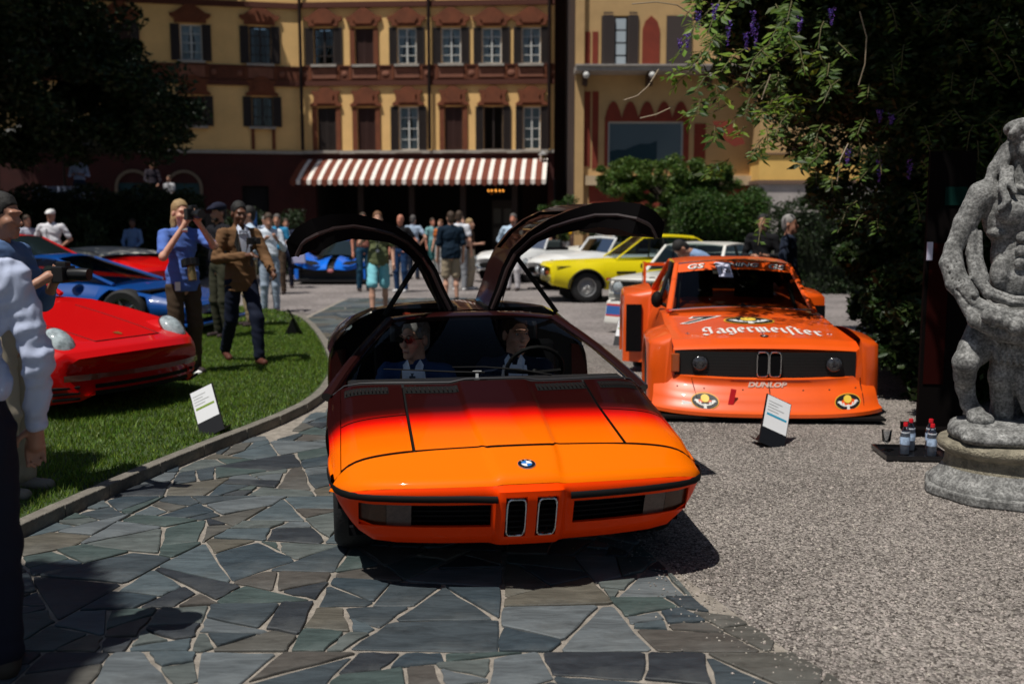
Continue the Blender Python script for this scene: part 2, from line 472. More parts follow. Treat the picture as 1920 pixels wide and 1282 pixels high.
tc = nt.nodes.new('ShaderNodeTexCoord'); mp = nt.nodes.new('ShaderNodeMapping'); mp.inputs['Scale'].default_value = (1.0, 4.0, 1)
rotc = nt.nodes.new('ShaderNodeCombineXYZ'); ml = nt.nodes.new('ShaderNodeMath'); ml.operation = 'MULTIPLY'; ml.inputs[1].default_value = 6.28
nt.links.new(fr.outputs[0], ml.inputs[0]); nt.links.new(ml.outputs[0], rotc.inputs[2]); nt.links.new(rotc.outputs[0], mp.inputs['Rotation'])
nt.links.new(tc.outputs['Object'], mp.inputs['Vector'])
n1 = nt.nodes.new('ShaderNodeTexNoise'); n1.inputs['Scale'].default_value = 4.5; n1.inputs['Detail'].default_value = 9; n1.inputs['Roughness'].default_value = 0.72; n1.inputs['Distortion'].default_value = 0.8
nt.links.new(mp.outputs[0], n1.inputs['Vector'])
mr = nt.nodes.new('ShaderNodeMapRange'); mr.inputs[1].default_value = 0.25; mr.inputs[2].default_value = 0.75; mr.inputs[3].default_value = 0.35; mr.inputs[4].default_value = 1.4
nt.links.new(n1.outputs[0], mr.inputs[0])
vm = nt.nodes.new('ShaderNodeVectorMath'); vm.operation = 'SCALE'; nt.links.new(cr.outputs[0], vm.inputs[0]); nt.links.new(mr.outputs[0], vm.inputs['Scale'])
# pale dust wearing across the stones
n2 = nt.nodes.new('ShaderNodeTexNoise'); n2.inputs['Scale'].default_value = 1.1; n2.inputs['Detail'].default_value = 8; n2.inputs['Roughness'].default_value = 0.7
nt.links.new(tc.outputs['Object'], n2.inputs['Vector'])
mr2 = nt.nodes.new('ShaderNodeMapRange'); mr2.inputs[1].default_value = 0.5; mr2.inputs[2].default_value = 0.75; mr2.inputs[3].default_value = 0.0; mr2.inputs[4].default_value = 0.30
nt.links.new(n2.outputs[0], mr2.inputs[0])
mx = nt.nodes.new('ShaderNodeMix'); mx.data_type = 'RGBA'; mx.inputs[7].default_value = (0.24, 0.25, 0.24, 1)
nt.links.new(mr2.outputs[0], mx.inputs[0]); nt.links.new(vm.outputs[0], mx.inputs[6]); nt.links.new(mx.outputs[2], p.inputs['Base Color'])
mr3 = nt.nodes.new('ShaderNodeMapRange'); mr3.inputs[3].default_value = 0.38; mr3.inputs[4].default_value = 0.75
nt.links.new(n1.outputs[0], mr3.inputs[0]); nt.links.new(mr3.outputs[0], p.inputs['Roughness'])
b = nt.nodes.new('ShaderNodeBump'); b.inputs['Strength'].default_value = 0.55; b.inputs['Distance'].default_value = 0.012; nt.links.new(n1.outputs[0], b.inputs['Height']); nt.links.new(b.outputs[0], p.inputs['Normal'])

def clip_half(poly, a, b, c):            # keep a*x + b*y <= c
    out = []
    for i in range(len(poly)):
        p0, p1 = poly[i], poly[(i + 1) % len(poly)]; d0 = a * p0[0] + b * p0[1] - c; d1 = a * p1[0] + b * p1[1] - c
        if d0 <= 0: out.append(p0)
        if d0 * d1 < 0:
            t = d0 / (d0 - d1); out.append((p0[0] + t * (p1[0] - p0[0]), p0[1] + t * (p1[1] - p0[1])))
    return out
rs = random.Random(21)
def parea(P): return 0.5 * abs(sum(P[k][0] * P[(k + 1) % len(P)][1] - P[(k + 1) % len(P)][0] * P[k][1] for k in range(len(P))))
def pcent(P): return sum(q[0] for q in P) / len(P), sum(q[1] for q in P) / len(P)
cells = []
def split(P, lim):
    # crazy paving: convex slabs broken again and again across their longer side
    a = parea(P); cx, cy = pcent(P)
    if a < lim: cells.append(P); return
    sxx = sum((q[0] - cx) ** 2 for q in P); syy = sum((q[1] - cy) ** 2 for q in P); sxy = sum((q[0] - cx) * (q[1] - cy) for q in P)
    th = 0.5 * atan2(2 * sxy, sxx - syy) + rs.gauss(0, 0.36)
    far_ = max(math.dist(q, (cx, cy)) for q in P); o = rs.uniform(-.22, .22) * far_
    nx, ny = cos(th), sin(th); c_ = nx * (cx + nx * o) + ny * (cy + ny * o)
    for sg in (1, -1):
        Q = clip_half(P, sg * nx, sg * ny, sg * c_)
        if len(Q) >= 3: split(Q, (0.022 + 0.17 * rs.random() ** 1.5) * (1 if pcent(Q)[1] < 10 else 2.0))
yy0 = 1.5
while yy0 < 20.6:
    yy1 = yy0 + 2.2; split([(-3.5, yy0 + rs.uniform(-.3, .3)), (2.6, yy0 + rs.uniform(-.3, .3)), (2.6, yy1), (-3.5, yy1)] if yy0 == 1.5 else [(-3.5, lastL), (2.6, lastR), (2.6, yy1), (-3.5, yy1)], .2); lastL = lastR = yy1; yy0 = yy1
def stone_poly(i):
    P = cells[i]; cx, cy = pcent(P); poly = list(P)
    if sum(P[k][0] * P[(k + 1) % len(P)][1] - P[(k + 1) % len(P)][0] * P[k][1] for k in range(len(P))) < 0: P = P[::-1]
    x, y = cx, cy
    for (a, b_) in zip(P, P[1:] + P[:1]):
        ln = math.dist(a, b_)
        if ln < 1e-4: continue
        nx, ny = (b_[1] - a[1]) / ln, -(b_[0] - a[0]) / ln; w_ = rs.uniform(-.05, .05); nx, ny = nx * cos(w_) - ny * sin(w_), nx * sin(w_) + ny * cos(w_)
        mx_, my_ = (a[0] + b_[0]) / 2, (a[1] + b_[1]) / 2
        poly = clip_half(poly, nx, ny, nx * mx_ + ny * my_ - rs.uniform(.0045, .011))
        if len(poly) < 3: return None
    for s_, K in ((1, KL[:12]), (-1, KR)):
        for (x0, y0), (x1, y1) in zip(K[:-1], K[1:]):
            if y1 < y - 1.0 or y0 > y + 1.0: continue
            nx, ny = (y1 - y0), -(x1 - x0); ln = sqrt(nx * nx + ny * ny); nx, ny = nx / ln, ny / ln     # points to +x side
            if s_ == 1: poly = clip_half(poly, -nx, -ny, -(nx * x0 + ny * y0) - 0.055)
            else: poly = clip_half(poly, nx, ny, (nx * x0 + ny * y0) + 0.02)
            if len(poly) < 3: return None
    return poly
near = []; far = MB()
for i in range(len(cells)):
    P0 = stone_poly(i)
    if not P0 or len(P0) < 3: continue
    cx = sum(q[0] for q in P0) / len(P0); cy = sum(q[1] for q in P0) / len(P0)
    area = 0.5 * abs(sum(P0[k][0] * P0[(k + 1) % len(P0)][1] - P0[(k + 1) % len(P0)][0] * P0[k][1] for k in range(len(P0))))
    if area < 0.004: continue
    Q = []
    for k in range(len(P0)):                                   # chipped, slightly rounded outline
        a, b_ = P0[k], P0[(k + 1) % len(P0)]; ln = math.dist(a, b_)
        if ln < 0.025: Q.append(a); continue
        for t_ in ((0.04, 0.35, 0.66, 0.96) if ln > 0.12 else (0.12, 0.88)):
            j_ = rs.uniform(-0.007, 0.007); nx, ny = (b_[1] - a[1]) / ln, -(b_[0] - a[0]) / ln
            Q.append((a[0] + t_ * (b_[0] - a[0]) + nx * j_, a[1] + t_ * (b_[1] - a[1]) + ny * j_))
    n = len(Q); z = 0.016 + rs.uniform(-0.003, 0.004); tx, ty = rs.uniform(-.008, .008), rs.uniform(-.008, .008)
    top = [(cx + (q[0] - cx) * 0.965, cy + (q[1] - cy) * 0.965) for q in Q]
    vs = [(q[0] - cx, q[1] - cy, 0.007) for q in Q] + [(q[0] - cx, q[1] - cy, z - 0.004 + tx * (q[0] - cx) + ty * (q[1] - cy)) for q in Q] + [(q[0] - cx, q[1] - cy, z + tx * (q[0] - cx) + ty * (q[1] - cy)) for q in top]
    fs = [tuple(range(2 * n, 3 * n))] + [(k, (k + 1) % n, n + (k + 1) % n, n + k) for k in range(n)] + [(n + k, n + (k + 1) % n, 2 * n + (k + 1) % n, 2 * n + k) for k in range(n)]
    near.append((area / cy ** 2 * (0.3 if cy < 2.9 else 1), cx, cy, vs, fs))
near.sort(key=lambda q: -q[0])
for q in near[:298]:
    me = bpy.data.meshes.new('flagstone'); me.from_pydata(q[3], [], q[4]); me.materials.append(flag)
    o = bpy.data.objects.new('flagstone', me); COL.objects.link(o); o.parent = path; o.location = (q[1], q[2], 0)
for q in near[298:]: far.add([(v[0] + q[1], v[1] + q[2], v[2]) for v in q[3]], q[4])
far.build('far_flagstones', flag, path, smooth=0, kind='stuff')

# forecourt behind: fine pinkish grit
fore_mat = M('forecourt_grit', (0.2, 0.18, 0.17), 0.95); gravel_nodes(fore_mat, 30, (0.15, 0.13, 0.125), (0.29, 0.26, 0.25))
fp = [(-40, 20.8), (-12, 20.2), (-6.4, 19.6), (-4.3, 18.7), (-3.5, 17.6), (-2.6, 18.6), (-0.4, 21.0), (0.4, 17), (0.9, 14), (1.6, 12.8), (4, 12.4), (14, 13), (14, 42.3), (-40, 42.3)]
MB().add([(x, y, 0.004) for x, y in fp], [tuple(range(len(fp)))]).build('forecourt', fore_mat, smooth=0, kind='structure')

# loose pebbles standing proud of the gravel
peb_mat = leaf_mat('pebble', (0.25, 0.222, 0.20), 0.0, 0.8)
n = 120000
Y = 2.6 + 7.0 * RNG.random(n) ** 1.3; X = RNG.uniform(0.2, 6.5, n)
rb = np.interp(Y, [q[1] for q in KR], [q[0] for q in KR]); spill = np.abs(RNG.normal(0, 0.16, n))
ok = (X > rb - spill * (RNG.random(n) < 0.6)) & (X < 0.64 * Y + 0.2); X, Y = X[ok], Y[ok]; n = len(X)
r = RNG.uniform(0.0026, 0.0062, n) * (1 + (RNG.random(n) < 0.04) * 0.7)
onp = X < np.interp(Y, [q[1] for q in KR], [q[0] for q in KR])
base = np.array([(1, 0, 0), (0, 1, 0), (-1, 0, 0), (0, -1, 0), (0, 0, 0.75)], float)
ang = RNG.uniform(0, 2 * pi, n); ca, sa = np.cos(ang), np.sin(ang)
V = np.zeros((n, 5, 3)); sx = r * RNG.uniform(0.7, 1.4, n); sy = r * RNG.uniform(0.7, 1.4, n)
bx, by, bz = base[:, 0][None] * sx[:, None], base[:, 1][None] * sy[:, None], base[:, 2][None] * r[:, None] * 1.3
bx = bx + RNG.normal(0, .2, (n, 5)) * r[:, None]; by = by + RNG.normal(0, .2, (n, 5)) * r[:, None]
V[..., 0] = X[:, None] + bx * ca[:, None] - by * sa[:, None]; V[..., 1] = Y[:, None] + bx * sa[:, None] + by * ca[:, None]
V[..., 2] = bz + np.where(onp, 0.017, 0.0005)[:, None]
F = (np.arange(n) * 5)[:, None, None] + np.array([(0, 1, 4), (1, 2, 4), (2, 3, 4), (3, 0, 4)])[None]
pb = raw_mesh('pebbles', V.reshape(-1, 3), F.reshape(-1, 3), peb_mat, kind='stuff')
tag(pb, 'loose grey and beige gravel covering the ground on the right', 'gravel')
# ================================================================ HOTEL AND ANNEXE
cream = M('facade_ochre', (0.84, 0.53, 0.21), 0.9, noise=(0.7, 0.12), bump=(25, 0.15))
terra = M('terracotta_stucco', (0.17, 0.048, 0.018), 0.85, noise=(2.5, 0.25))
brick_band = M('belt_stucco', (0.115, 0.032, 0.013), 0.85, noise=(3, 0.3))
darkred = M('base_red_stucco', (0.045, 0.006, 0.004), 0.85, noise=(1.5, 0.3))
shut_m = M('shutter_brown', (0.022, 0.012, 0.009), 0.6)
shut_red = M('closed_shutter', (0.045, 0.012, 0.007), 0.6)
frame_w = M('window_white', (0.55, 0.56, 0.54), 0.5)
curtain = M('curtain_white', (0.62, 0.65, 0.66), 0.9, noise=(8, 0.2))
pane_m = M('window_pane', (0.012, 0.018, 0.022), 0.06, spec=0.8)
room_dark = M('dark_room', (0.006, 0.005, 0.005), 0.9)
sill_m = M('sill_stone', (0.36, 0.33, 0.29), 0.8, noise=(4, 0.2))
pipe_m = M('downpipe', (0.02, 0.01, 0.008), 0.5, metal=0.5)
grey_stone = M('grey_plaster', (0.42, 0.38, 0.36), 0.9, noise=(1.2, 0.25))

class Facade:
    """vertical plane from a to b (plan), u along it, w out towards the camera"""
    def __init__(s, a, b): s.a = Vector((a[0], a[1], 0)); s.d = (Vector((b[0], b[1], 0)) - s.a); s.L = s.d.length; s.d.normalize(); s.n = Vector((s.d.y, -s.d.x, 0)); s.rz = atan2(s.d.y, s.d.x)
    def pt(s, u, w, z): return tuple(s.a + s.d * u + s.n * w + Vector((0, 0, z)))
    def box(s, mb, u0, u1, z0, z1, w0, w1, m=0):
        c = s.pt((u0 + u1) / 2, (w0 + w1) / 2, (z0 + z1) / 2); mb.box(c, (u1 - u0, w1 - w0, z1 - z0), rz=s.rz, m=m)
    def px(s, px, py):
        """where the ray of a photograph point meets the facade -> (u, z)"""
        d = Vector(ray(px, py)); o = Vector((0, 0, EYE))
        nn = Vector((s.n.x, s.n.y, 0)); t = (s.a - o).dot(nn) / d.dot(nn); q = o + d * t
        return (q - s.a).dot(s.d), q.z
    def prism(s, mb, poly, w0, w1, m=0): mb.prism(poly, w0, w1, lambda u, v, d: s.pt(u, d, v), m)

FR = Facade((-8.88, 43.0), (1.75, 42.25))
FLf = Facade((-30.0, 38.6), (-8.88, 43.0))
hotel = thing('hotel_building', 'long ochre hotel with terracotta pediments above shuttered windows and a dark red ground floor', 'building', (-8.88, 43, 0))
hotel_inv = Matrix.Translation((8.88, -43, 0))
def hb(mb, name, mats, parent=None, **k):
    o = mb.build(name, mats, parent or hotel, **k)
    if (parent or hotel) is hotel: o.data.transform(hotel_inv)
    return o
def wall_with_holes(F, mb, u0, u1, z0, z1, holes, w0=-0.35, w1=0.0):
    us = sorted({u0, u1, *[h[0] for h in holes], *[h[1] for h in holes]}); zs = sorted({z0, z1, *[h[2] for h in holes], *[h[3] for h in holes]})
    for a, b in zip(us[:-1], us[1:]):
        run = None
        for c, d in zip(zs[:-1], zs[1:]):
            hole = any(h[0] - 1e-6 <= a and b <= h[1] + 1e-6 and h[2] - 1e-6 <= c and d <= h[3] + 1e-6 for h in holes)
            if hole:
                if run: F.box(mb, a, b, run[0], run[1], w0, w1); run = None
            else: run = (run[0], d) if run else (c, d)
        if run: F.box(mb, a, b, run[0], run[1], w0, w1)
# windows: (facade, left px, right px, top px, bottom px, kind, shutters spread)
WU = [(FR, 573, 642, 53, 122, 'curtain_dark'), (FR, 664, 702, 53, 122, 'closed'), (FR, 730, 796, 52, 121, 'half'), (FR, 812, 880, 52, 120, 'white'), (FR, 888, 956, 52, 120, 'white'), (FR, 963, 1029, 51, 120, 'white'),
      (FLf, 450, 525, 50, 120, 'curtain_dark'), (FLf, 320, 396, 46, 114, 'white'), (FLf, 190, 262, 42, 110, 'closed')]
WL = [(FR, 594, 632, 202, 283, 'door'), (FR, 669, 706, 202, 283, 'closed'), (FR, 733, 800, 200, 282, 'white'), (FR, 832, 869, 200, 282, 'closed'), (FR, 892, 958, 200, 281, 'open'), (FR, 967, 1027, 200, 281, 'grey'),
      (FLf, 456, 528, 182, 238, 'curtain_dark'), (FLf, 330, 400, 180, 236, 'closed'), (FLf, 190, 262, 178, 232, 'closed')]
wins = []
for i, (F, x0, x1, y0, y1, kd) in enumerate(WU + WL):
    ua, za = F.px((x0 + x1) / 2 - (x1 - x0) / 2, (y0 + y1) / 2); ub, _ = F.px(x1, (y0 + y1) / 2)
    _, zt = F.px((x0 + x1) / 2, y0); _, zb = F.px((x0 + x1) / 2, y1)
    wide = (x1 - x0) > 50
    uc = (ua + ub) / 2; w = (ub - ua)
    half = w * 0.27 if wide else w * 0.5 - 0.04
    wins.append((F, uc, half, w / 2, zb, zt, kd, i < len(WU), wide))
for F, nm in ((FR, 'wall'), (FLf, 'wall')):
    hs = [(uc - hf, uc + hf, zb, zt) for (FF, uc, hf, hw, zb, zt, kd, up, wd) in wins if FF is F]
    mb = MB()
    # third-storey windows above the frame
    wall_with_holes(F, mb, 0, F.L, 4.52, 15.6, hs)
    hb(mb, 'wall', cream, smooth=0)
    mb = MB()                                              # eaves and roof
    F.box(mb, -0.2, F.L + 0.3, 15.6, 15.9, -1, 0.9); hb(mb, 'eaves', terra, smooth=0)
    mb = MB(); mb.add([F.pt(-.2, 1.0, 15.9), F.pt(F.L + .3, 1.0, 15.9), F.pt(F.L + .3, -5, 18.6), F.pt(-.2, -5, 18.6), F.pt(-.2, -11, 15.9), F.pt(F.L + .3, -11, 15.9)], [(0, 1, 2, 3), (3, 2, 5, 4)])
    hb(mb, 'roof', M('roof_tile', (0.22, 0.09, 0.05), 0.9, noise=(3, 0.3)), smooth=0)
    mb = MB()                                              # belt between the storeys, and upper string course
    zc0 = F.px(800 if F is FR else 430, 160)[1]; zc1 = F.px(800 if F is FR else 430, 122)[1]
    F.box(mb, 0, F.L, zc0 + 0.22, zc1 - 0.02, 0.0, 0.05)
    hb(mb, 'belt_course', brick_band, smooth=0)
    mb = MB(); F.box(mb, 0, F.L, zc0, zc0 + 0.2, 0.0, 0.12); F.box(mb, 0, F.L, zc1 - 0.06, zc1 + 0.0, 0.0, 0.09)
    z3 = F.px(800 if F is FR else 430, 13)[1]; F.box(mb, 0, F.L, z3, z3 + 0.22, 0.0, 0.14)
    hb(mb, 'string_course', M('dark_band', (0.09, 0.022, 0.01), 0.8), smooth=0)
    zs_ = F.px(800 if F is FR else 430, 288)[1]
    mb = MB(); F.box(mb, 0, F.L, zs_, zs_ + 0.13, 0.0, 0.13); hb(mb, 'ledge', sill_m, smooth=0)
BASE_T = 4.52
# belt panels beneath the upper windows
for (F, uc, hf, hw, zb, zt, kd, up, wd) in wins:
    if not up: continue
    zc0 = F.px(800 if F is FR else 430, 160)[1]
    mb = MB(); F.box(mb, uc - 0.52, uc + 0.52, zc0 + 0.3, zb - 0.16, 0.05, 0.09); hb(mb, 'belt_panel', M('panel_pink', (0.22, 0.085, 0.05), 0.85, noise=(4, 0.2)), smooth=0)
    for sgn in (-1, 1):
        mb = MB(); F.box(mb, uc + sgn * 0.60 - 0.045, uc + sgn * 0.60 + 0.045, zc0 + 0.24, zb - 0.1, 0.05, 0.085); hb(mb, 'belt_pier', terra, smooth=0)
        c = F.pt(uc + sgn * 0.86, 0.06, (zc0 + zb) / 2 + 0.04)
        mb = MB().ell(c, (0.12, 0.03, 0.12), 10); hb(mb, 'belt_rosette', M('panel_pink'), smooth=60)
for (F, uc, hf, hw, zb, zt, kd, up, wd) in wins:
    win = MB(); fw = 0.06
    F.box(win, uc - hf, uc - hf + fw, zb, zt, -0.16, -0.08); F.box(win, uc + hf - fw, uc + hf, zb, zt, -0.16, -0.08)
    F.box(win, uc - hf + fw, uc + hf - fw, zt - fw, zt, -0.16, -0.08); F.box(win, uc - hf + fw, uc + hf - fw, zb, zb + fw, -0.16, -0.08)
    F.box(win, uc - 0.035, uc + 0.035, zb + fw, zt - fw, -0.15, -0.07)
    H = zt - zb; nb = 4 if H > 1.4 else 3
    if kd in ('white', 'half', 'grey', 'curtain_dark'):
        for q in range(1, nb): F.box(win, uc - hf + fw, uc + hf - fw, zb + H * q / nb - 0.018, zb + H * q / nb + 0.018, -0.135, -0.095)
    if kd in ('closed', 'door'):
        w_o = MB(); F.box(w_o, uc - hf, uc + hf, zb, zt, -0.2, -0.14); win_o = hb(w_o, 'window', shut_red if kd == 'closed' else shut_m, smooth=0)
        for sgn in (-1, 1):
            lf = MB(); ua, ub = (uc - hf + 0.02, uc - 0.01) if sgn < 0 else (uc + 0.01, uc + hf - 0.02)
            F.box(lf, ua, ua + 0.05, zb + 0.02, zt - 0.02, -0.13, -0.06); F.box(lf, ub - 0.05, ub, zb + 0.02, zt - 0.02, -0.13, -0.06)
            nsl = int((zt - zb) / 0.09)
            for q in range(nsl):
                z = zb + 0.04 + q * (zt - zb - 0.08) / nsl
                F.box(lf, ua + 0.05, ub - 0.05, z, z + 0.055, -0.125, -0.075)
            o = lf.build('shutter', shut_red if kd == 'closed' else shut_m, win_o, smooth=0); o.data.transform(hotel_inv)
    else:
        win_o = hb(win, 'window', shut_m if kd in ('open', 'curtain_dark') else frame_w, smooth=0)
        pn = MB(); F.box(pn, uc - hf + fw, uc + hf - fw, zb + fw, zt - fw, -0.127, -0.119)
        gm = glass_mat('window_glass', (0.9, 0.95, 0.97), 0.95)
        if kd != 'open':
            o = pn.build('pane', gm, win_o, smooth=0); o.data.transform(hotel_inv)
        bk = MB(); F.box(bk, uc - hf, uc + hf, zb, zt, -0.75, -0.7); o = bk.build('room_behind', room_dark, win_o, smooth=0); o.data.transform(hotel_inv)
        # gathered curtains: pleated sheets
        if kd in ('white', 'grey', 'half', 'curtain_dark'):
            for sgn in (-1, 1):
                ct = MB(); rows = []
                for r_ in range(9):
                    tz = r_ / 8; z = zt - 0.04 - tz * (zt - zb - 0.08)
                    wdt = {'white': 0.98 - 0.35 * sin(pi * tz * 0.9), 'grey': 1.0, 'half': 0.9 - 0.75 * tz if tz < 0.8 else 0.35, 'curtain_dark': 0.4 - 0.1 * tz}[kd] * (hf - 0.06)
                    rows.append([F.pt(uc + sgn * (hf - 0.05) - sgn * wdt * c_ / 12, -0.24 + 0.025 * sin(c_ * 2.4), z) for c_ in range(13)])
                ct.grid(rows); o = ct.build('curtain', M('curtain_grey', (0.30, 0.33, 0.34), 0.9) if kd in ('grey', 'curtain_dark') else curtain, win_o, smooth=60); o.data.transform(hotel_inv)
    if wd:
        for sgn in (-1, 1):
            lf = MB(); inner = uc + sgn * (hf + 0.01); outer = uc + sgn * hw; ua, ub = min(inner, outer), max(inner, outer)
            F.box(lf, ua, ua + 0.045, zb, zt, 0.02, 0.07); F.box(lf, ub - 0.045, ub, zb, zt, 0.02, 0.07); F.box(lf, ua + .045, ub - .045, zb, zb + .06, 0.02, 0.07); F.box(lf, ua + .045, ub - .045, zt - .06, zt, 0.02, 0.07)
            F.box(lf, ua + .045, ub - .045, zb + .06, zt - .06, 0.02, 0.035)
            nsl = int((zt - zb) / 0.1)
            for q in range(nsl):
                z = zb + 0.08 + q * (zt - zb - 0.16) / nsl; F.box(lf, ua + .045, ub - .045, z, z + .05, 0.035, 0.06)
            o = lf.build('shutter', shut_m, win_o, smooth=0); o.data.transform(hotel_inv)
    sl = MB(); F.box(sl, uc - hf - 0.12, uc + hf + 0.12, zb - 0.1, zb - 0.002, -0.06, 0.2)
    o = sl.build('sill', sill_m, win_o, smooth=0); o.data.transform(hotel_inv)
    # surround + pediment
    if not wd:
        for sgn in (-1, 1):
            sr = MB(); a_ = uc + sgn * (hf + 0.11); F.box(sr, a_ - 0.1, a_ + 0.1, zb, zt, 0.0, 0.07); hb(sr, 'window_surround', terra, smooth=0)
    pd = MB(); W = (0.80 if wd else 0.74) if up else 0.70
    if up:
        pl = [(-W * .78, .06), (W * .78, .06), (W * .78, .2), (W, .32), (W * 1.02, .42), (W * .8, .44), (W * .35, .7), (W * .12, .8), (-W * .12, .8), (-W * .35, .7), (-W * .8, .44), (-W * 1.02, .42), (-W, .32), (-W * .78, .2)]
    else:
        pl = [(-W * .95, .05), (W * .95, .05), (W * .95, .12), (W * .75, .22), (W * .72, .5), (W * .86, .6), (W * .84, .68), (W * .5, .66), (W * .3, .78), (W * .12, .83), (-W * .12, .83), (-W * .3, .78), (-W * .5, .66), (-W * .84, .68), (-W * .86, .6), (-W * .72, .5), (-W * .75, .22), (-W * .95, .12)]
    F.prism(pd, [(uc + a, zt + b_) for a, b_ in pl], 0.0, 0.13)
    F.prism(pd, [(uc + a * .6, zt + .12 + b_ * .62) for a, b_ in pl], 0.13, 0.18)
    hb(pd, 'pediment', terra, smooth=0)
# small framed recess beneath the lone left lower window
F = FLf; u0, z0 = F.px(472, 280); u1, z1 = F.px(516, 242)
for q in (u0, u1 - .14): mb = MB(); F.box(mb, q, q + .14, z0, z1, 0, .06); hb(mb, 'window_surround', terra, smooth=0)
# downpipes
for px_, F in ((567, FR), (806, FR), (1030, FR)):
    u = F.px(px_, 150)[0]; mb = MB(); mb.tube([F.pt(u, 0.2, 4.6), F.pt(u, 0.2, 15.6)], 0.07, 8); hb(mb, 'downpipe', pipe_m)
# ground floor: dark red wall with the deep portico under the awning
ua = FR.px(600, 400)[0]
mb = MB(); FR.box(mb, 0, FR.L, 3.55, BASE_T, -0.35, 0.0); FR.box(mb, 0, 0.5, 0, 3.55, -0.35, 0.0); FR.box(mb, FR.L - 0.25, FR.L, 0, 3.55, -0.35, 0)
hb(mb, 'ground_floor_wall', darkred, smooth=0)
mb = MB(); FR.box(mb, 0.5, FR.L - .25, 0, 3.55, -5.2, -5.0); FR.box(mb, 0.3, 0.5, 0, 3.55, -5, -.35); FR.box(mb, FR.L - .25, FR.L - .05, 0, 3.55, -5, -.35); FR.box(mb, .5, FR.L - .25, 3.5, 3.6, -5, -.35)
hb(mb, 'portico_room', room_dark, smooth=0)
for k in range(4):
    u = 2.4 + k * 2.2; mb = MB(); FR.box(mb, u - .12, u + .12, 0, 3.5, -.4, -.16); hb(mb, 'portico_post', M('dark_timber', (0.02, 0.008, 0.006), .6), smooth=0)
# glazed door seen inside
u, z = FR.px(925, 440); mb = MB(); FR.box(mb, u - .5, u + .5, 0.1, 2.6, -4.9, -4.82)
dr = hb(mb, 'door', M('door_brown', (0.04, 0.025, 0.018), .5), smooth=0)
for k in (-1, 1):
    for q in (0.6, 1.5):
        pn = MB(); FR.box(pn, u + k * .24 - .17, u + k * .24 + .17, q, q + .7, -4.81, -4.79); o = pn.build('pane', M('door_pane', (0.12, 0.1, 0.08), .2), dr, smooth=0); o.data.transform(hotel_inv)  # panes in one warm grey tone
hs = []
ud = FLf.px(345, 330)[0]; uq = FLf.px(480, 400)[0]; u3 = FLf.px(250, 330)[0]
mb = MB(); wall_with_holes(FLf, mb, 0, FLf.L, 0, BASE_T, [(ud - .62, ud + .62, 1.5, 3.2), (uq - .55, uq + .55, 0, 3.1), (u3 - .62, u3 + .62, 1.5, 3.2)])
hb(mb, 'ground_floor_wall', darkred, smooth=0)
mb = MB(); FLf.box(mb, uq - .55, uq + .55, 0, 3.1, -.32, -.25); hb(mb, 'door', room_dark, smooth=0)
for uu in (ud, u3):
    mb = MB(); F = FLf
    arc = [(uu + .62 * cos(a), 3.0 + .62 * sin(a)) for a in [pi * q / 12 for q in range(13)]]
    out = [(uu + .74 * cos(a), 3.0 + .74 * sin(a)) for a in [pi * q / 12 for q in range(13)]]
    poly = [(uu + .74, 1.5)] + out + [(uu - .74, 1.5), (uu - .62, 1.5)] + arc[::-1] + [(uu + .62, 1.5)]
    F.prism(mb, poly, 0.0, 0.08); ao = hb(mb, 'arched_window', M('arch_stone', (0.2, 0.15, 0.1), .8), smooth=0)
    mb = MB(); F.prism(mb, [(uu + .62, 1.5)] + arc + [(uu - .62, 1.5)], -0.1, -0.05); o = mb.build('pane', M('arch_pane', (0.03, 0.07, 0.08), .15), ao, smooth=0); o.data.transform(hotel_inv)

# awning: a thing on the wall
aw = thing('awning', 'brown and white striped sloping awning over the dark terrace entrance', 'awning', (-3.5, 42, 3))
inv = Matrix.Translation((3.5, -42, -3))
aw_b = M('awning_brown', (0.16, 0.035, 0.016), .85, noise=(3, .15)); aw_w = M('awning_white', (0.80, 0.74, 0.68), .85, noise=(3, .08))
uL, zT = FR.px(583, 302); uR, _ = FR.px(1018, 300)
zT = 4.22; zB = 3.28; wT, wB = 0.06, 2.0
N = 48; dl = (uR - uL + .55) / N; u00 = uL - .35
for k in range(N):
    a = u00 + (k // 2) * 2 * dl + (1.22 * dl if k % 2 else 0); b_ = a + (0.78 if k % 2 else 1.22) * dl; mb = MB()
    rows = []
    for w, z in ((wT, zT), (wT + .3 * (wB - wT), zT - .25 * (zT - zB)), (wT + .65 * (wB - wT), zT - .6 * (zT - zB)), (wB, zB)): rows.append([FR.pt(a, w, z), FR.pt((a + b_) / 2, w, z - .004), FR.pt(b_, w, z)])
    mb.grid(rows)
    drop = 0.20 if k % 2 else 0.26
    mb.prism([(a, zB), (b_, zB), (b_, zB - .16), ((a + b_) / 2, zB - drop), (a, zB - .16)], wB, wB + .012, lambda u, v, d: FR.pt(u, d, v))
    o = mb.build('awning_stripe', aw_w if k % 2 else aw_b, aw, smooth=0); o.data.transform(inv)
for k in range(5):
    u = u00 + .3 + k * (uR - uL) / 4; mb = MB(); mb.tube([FR.pt(u, .1, 3.4), FR.pt(u, wB - .05, zB - .03)], .025, 6); o = mb.build('awning_arm', pipe_m, aw); o.data.transform(inv)
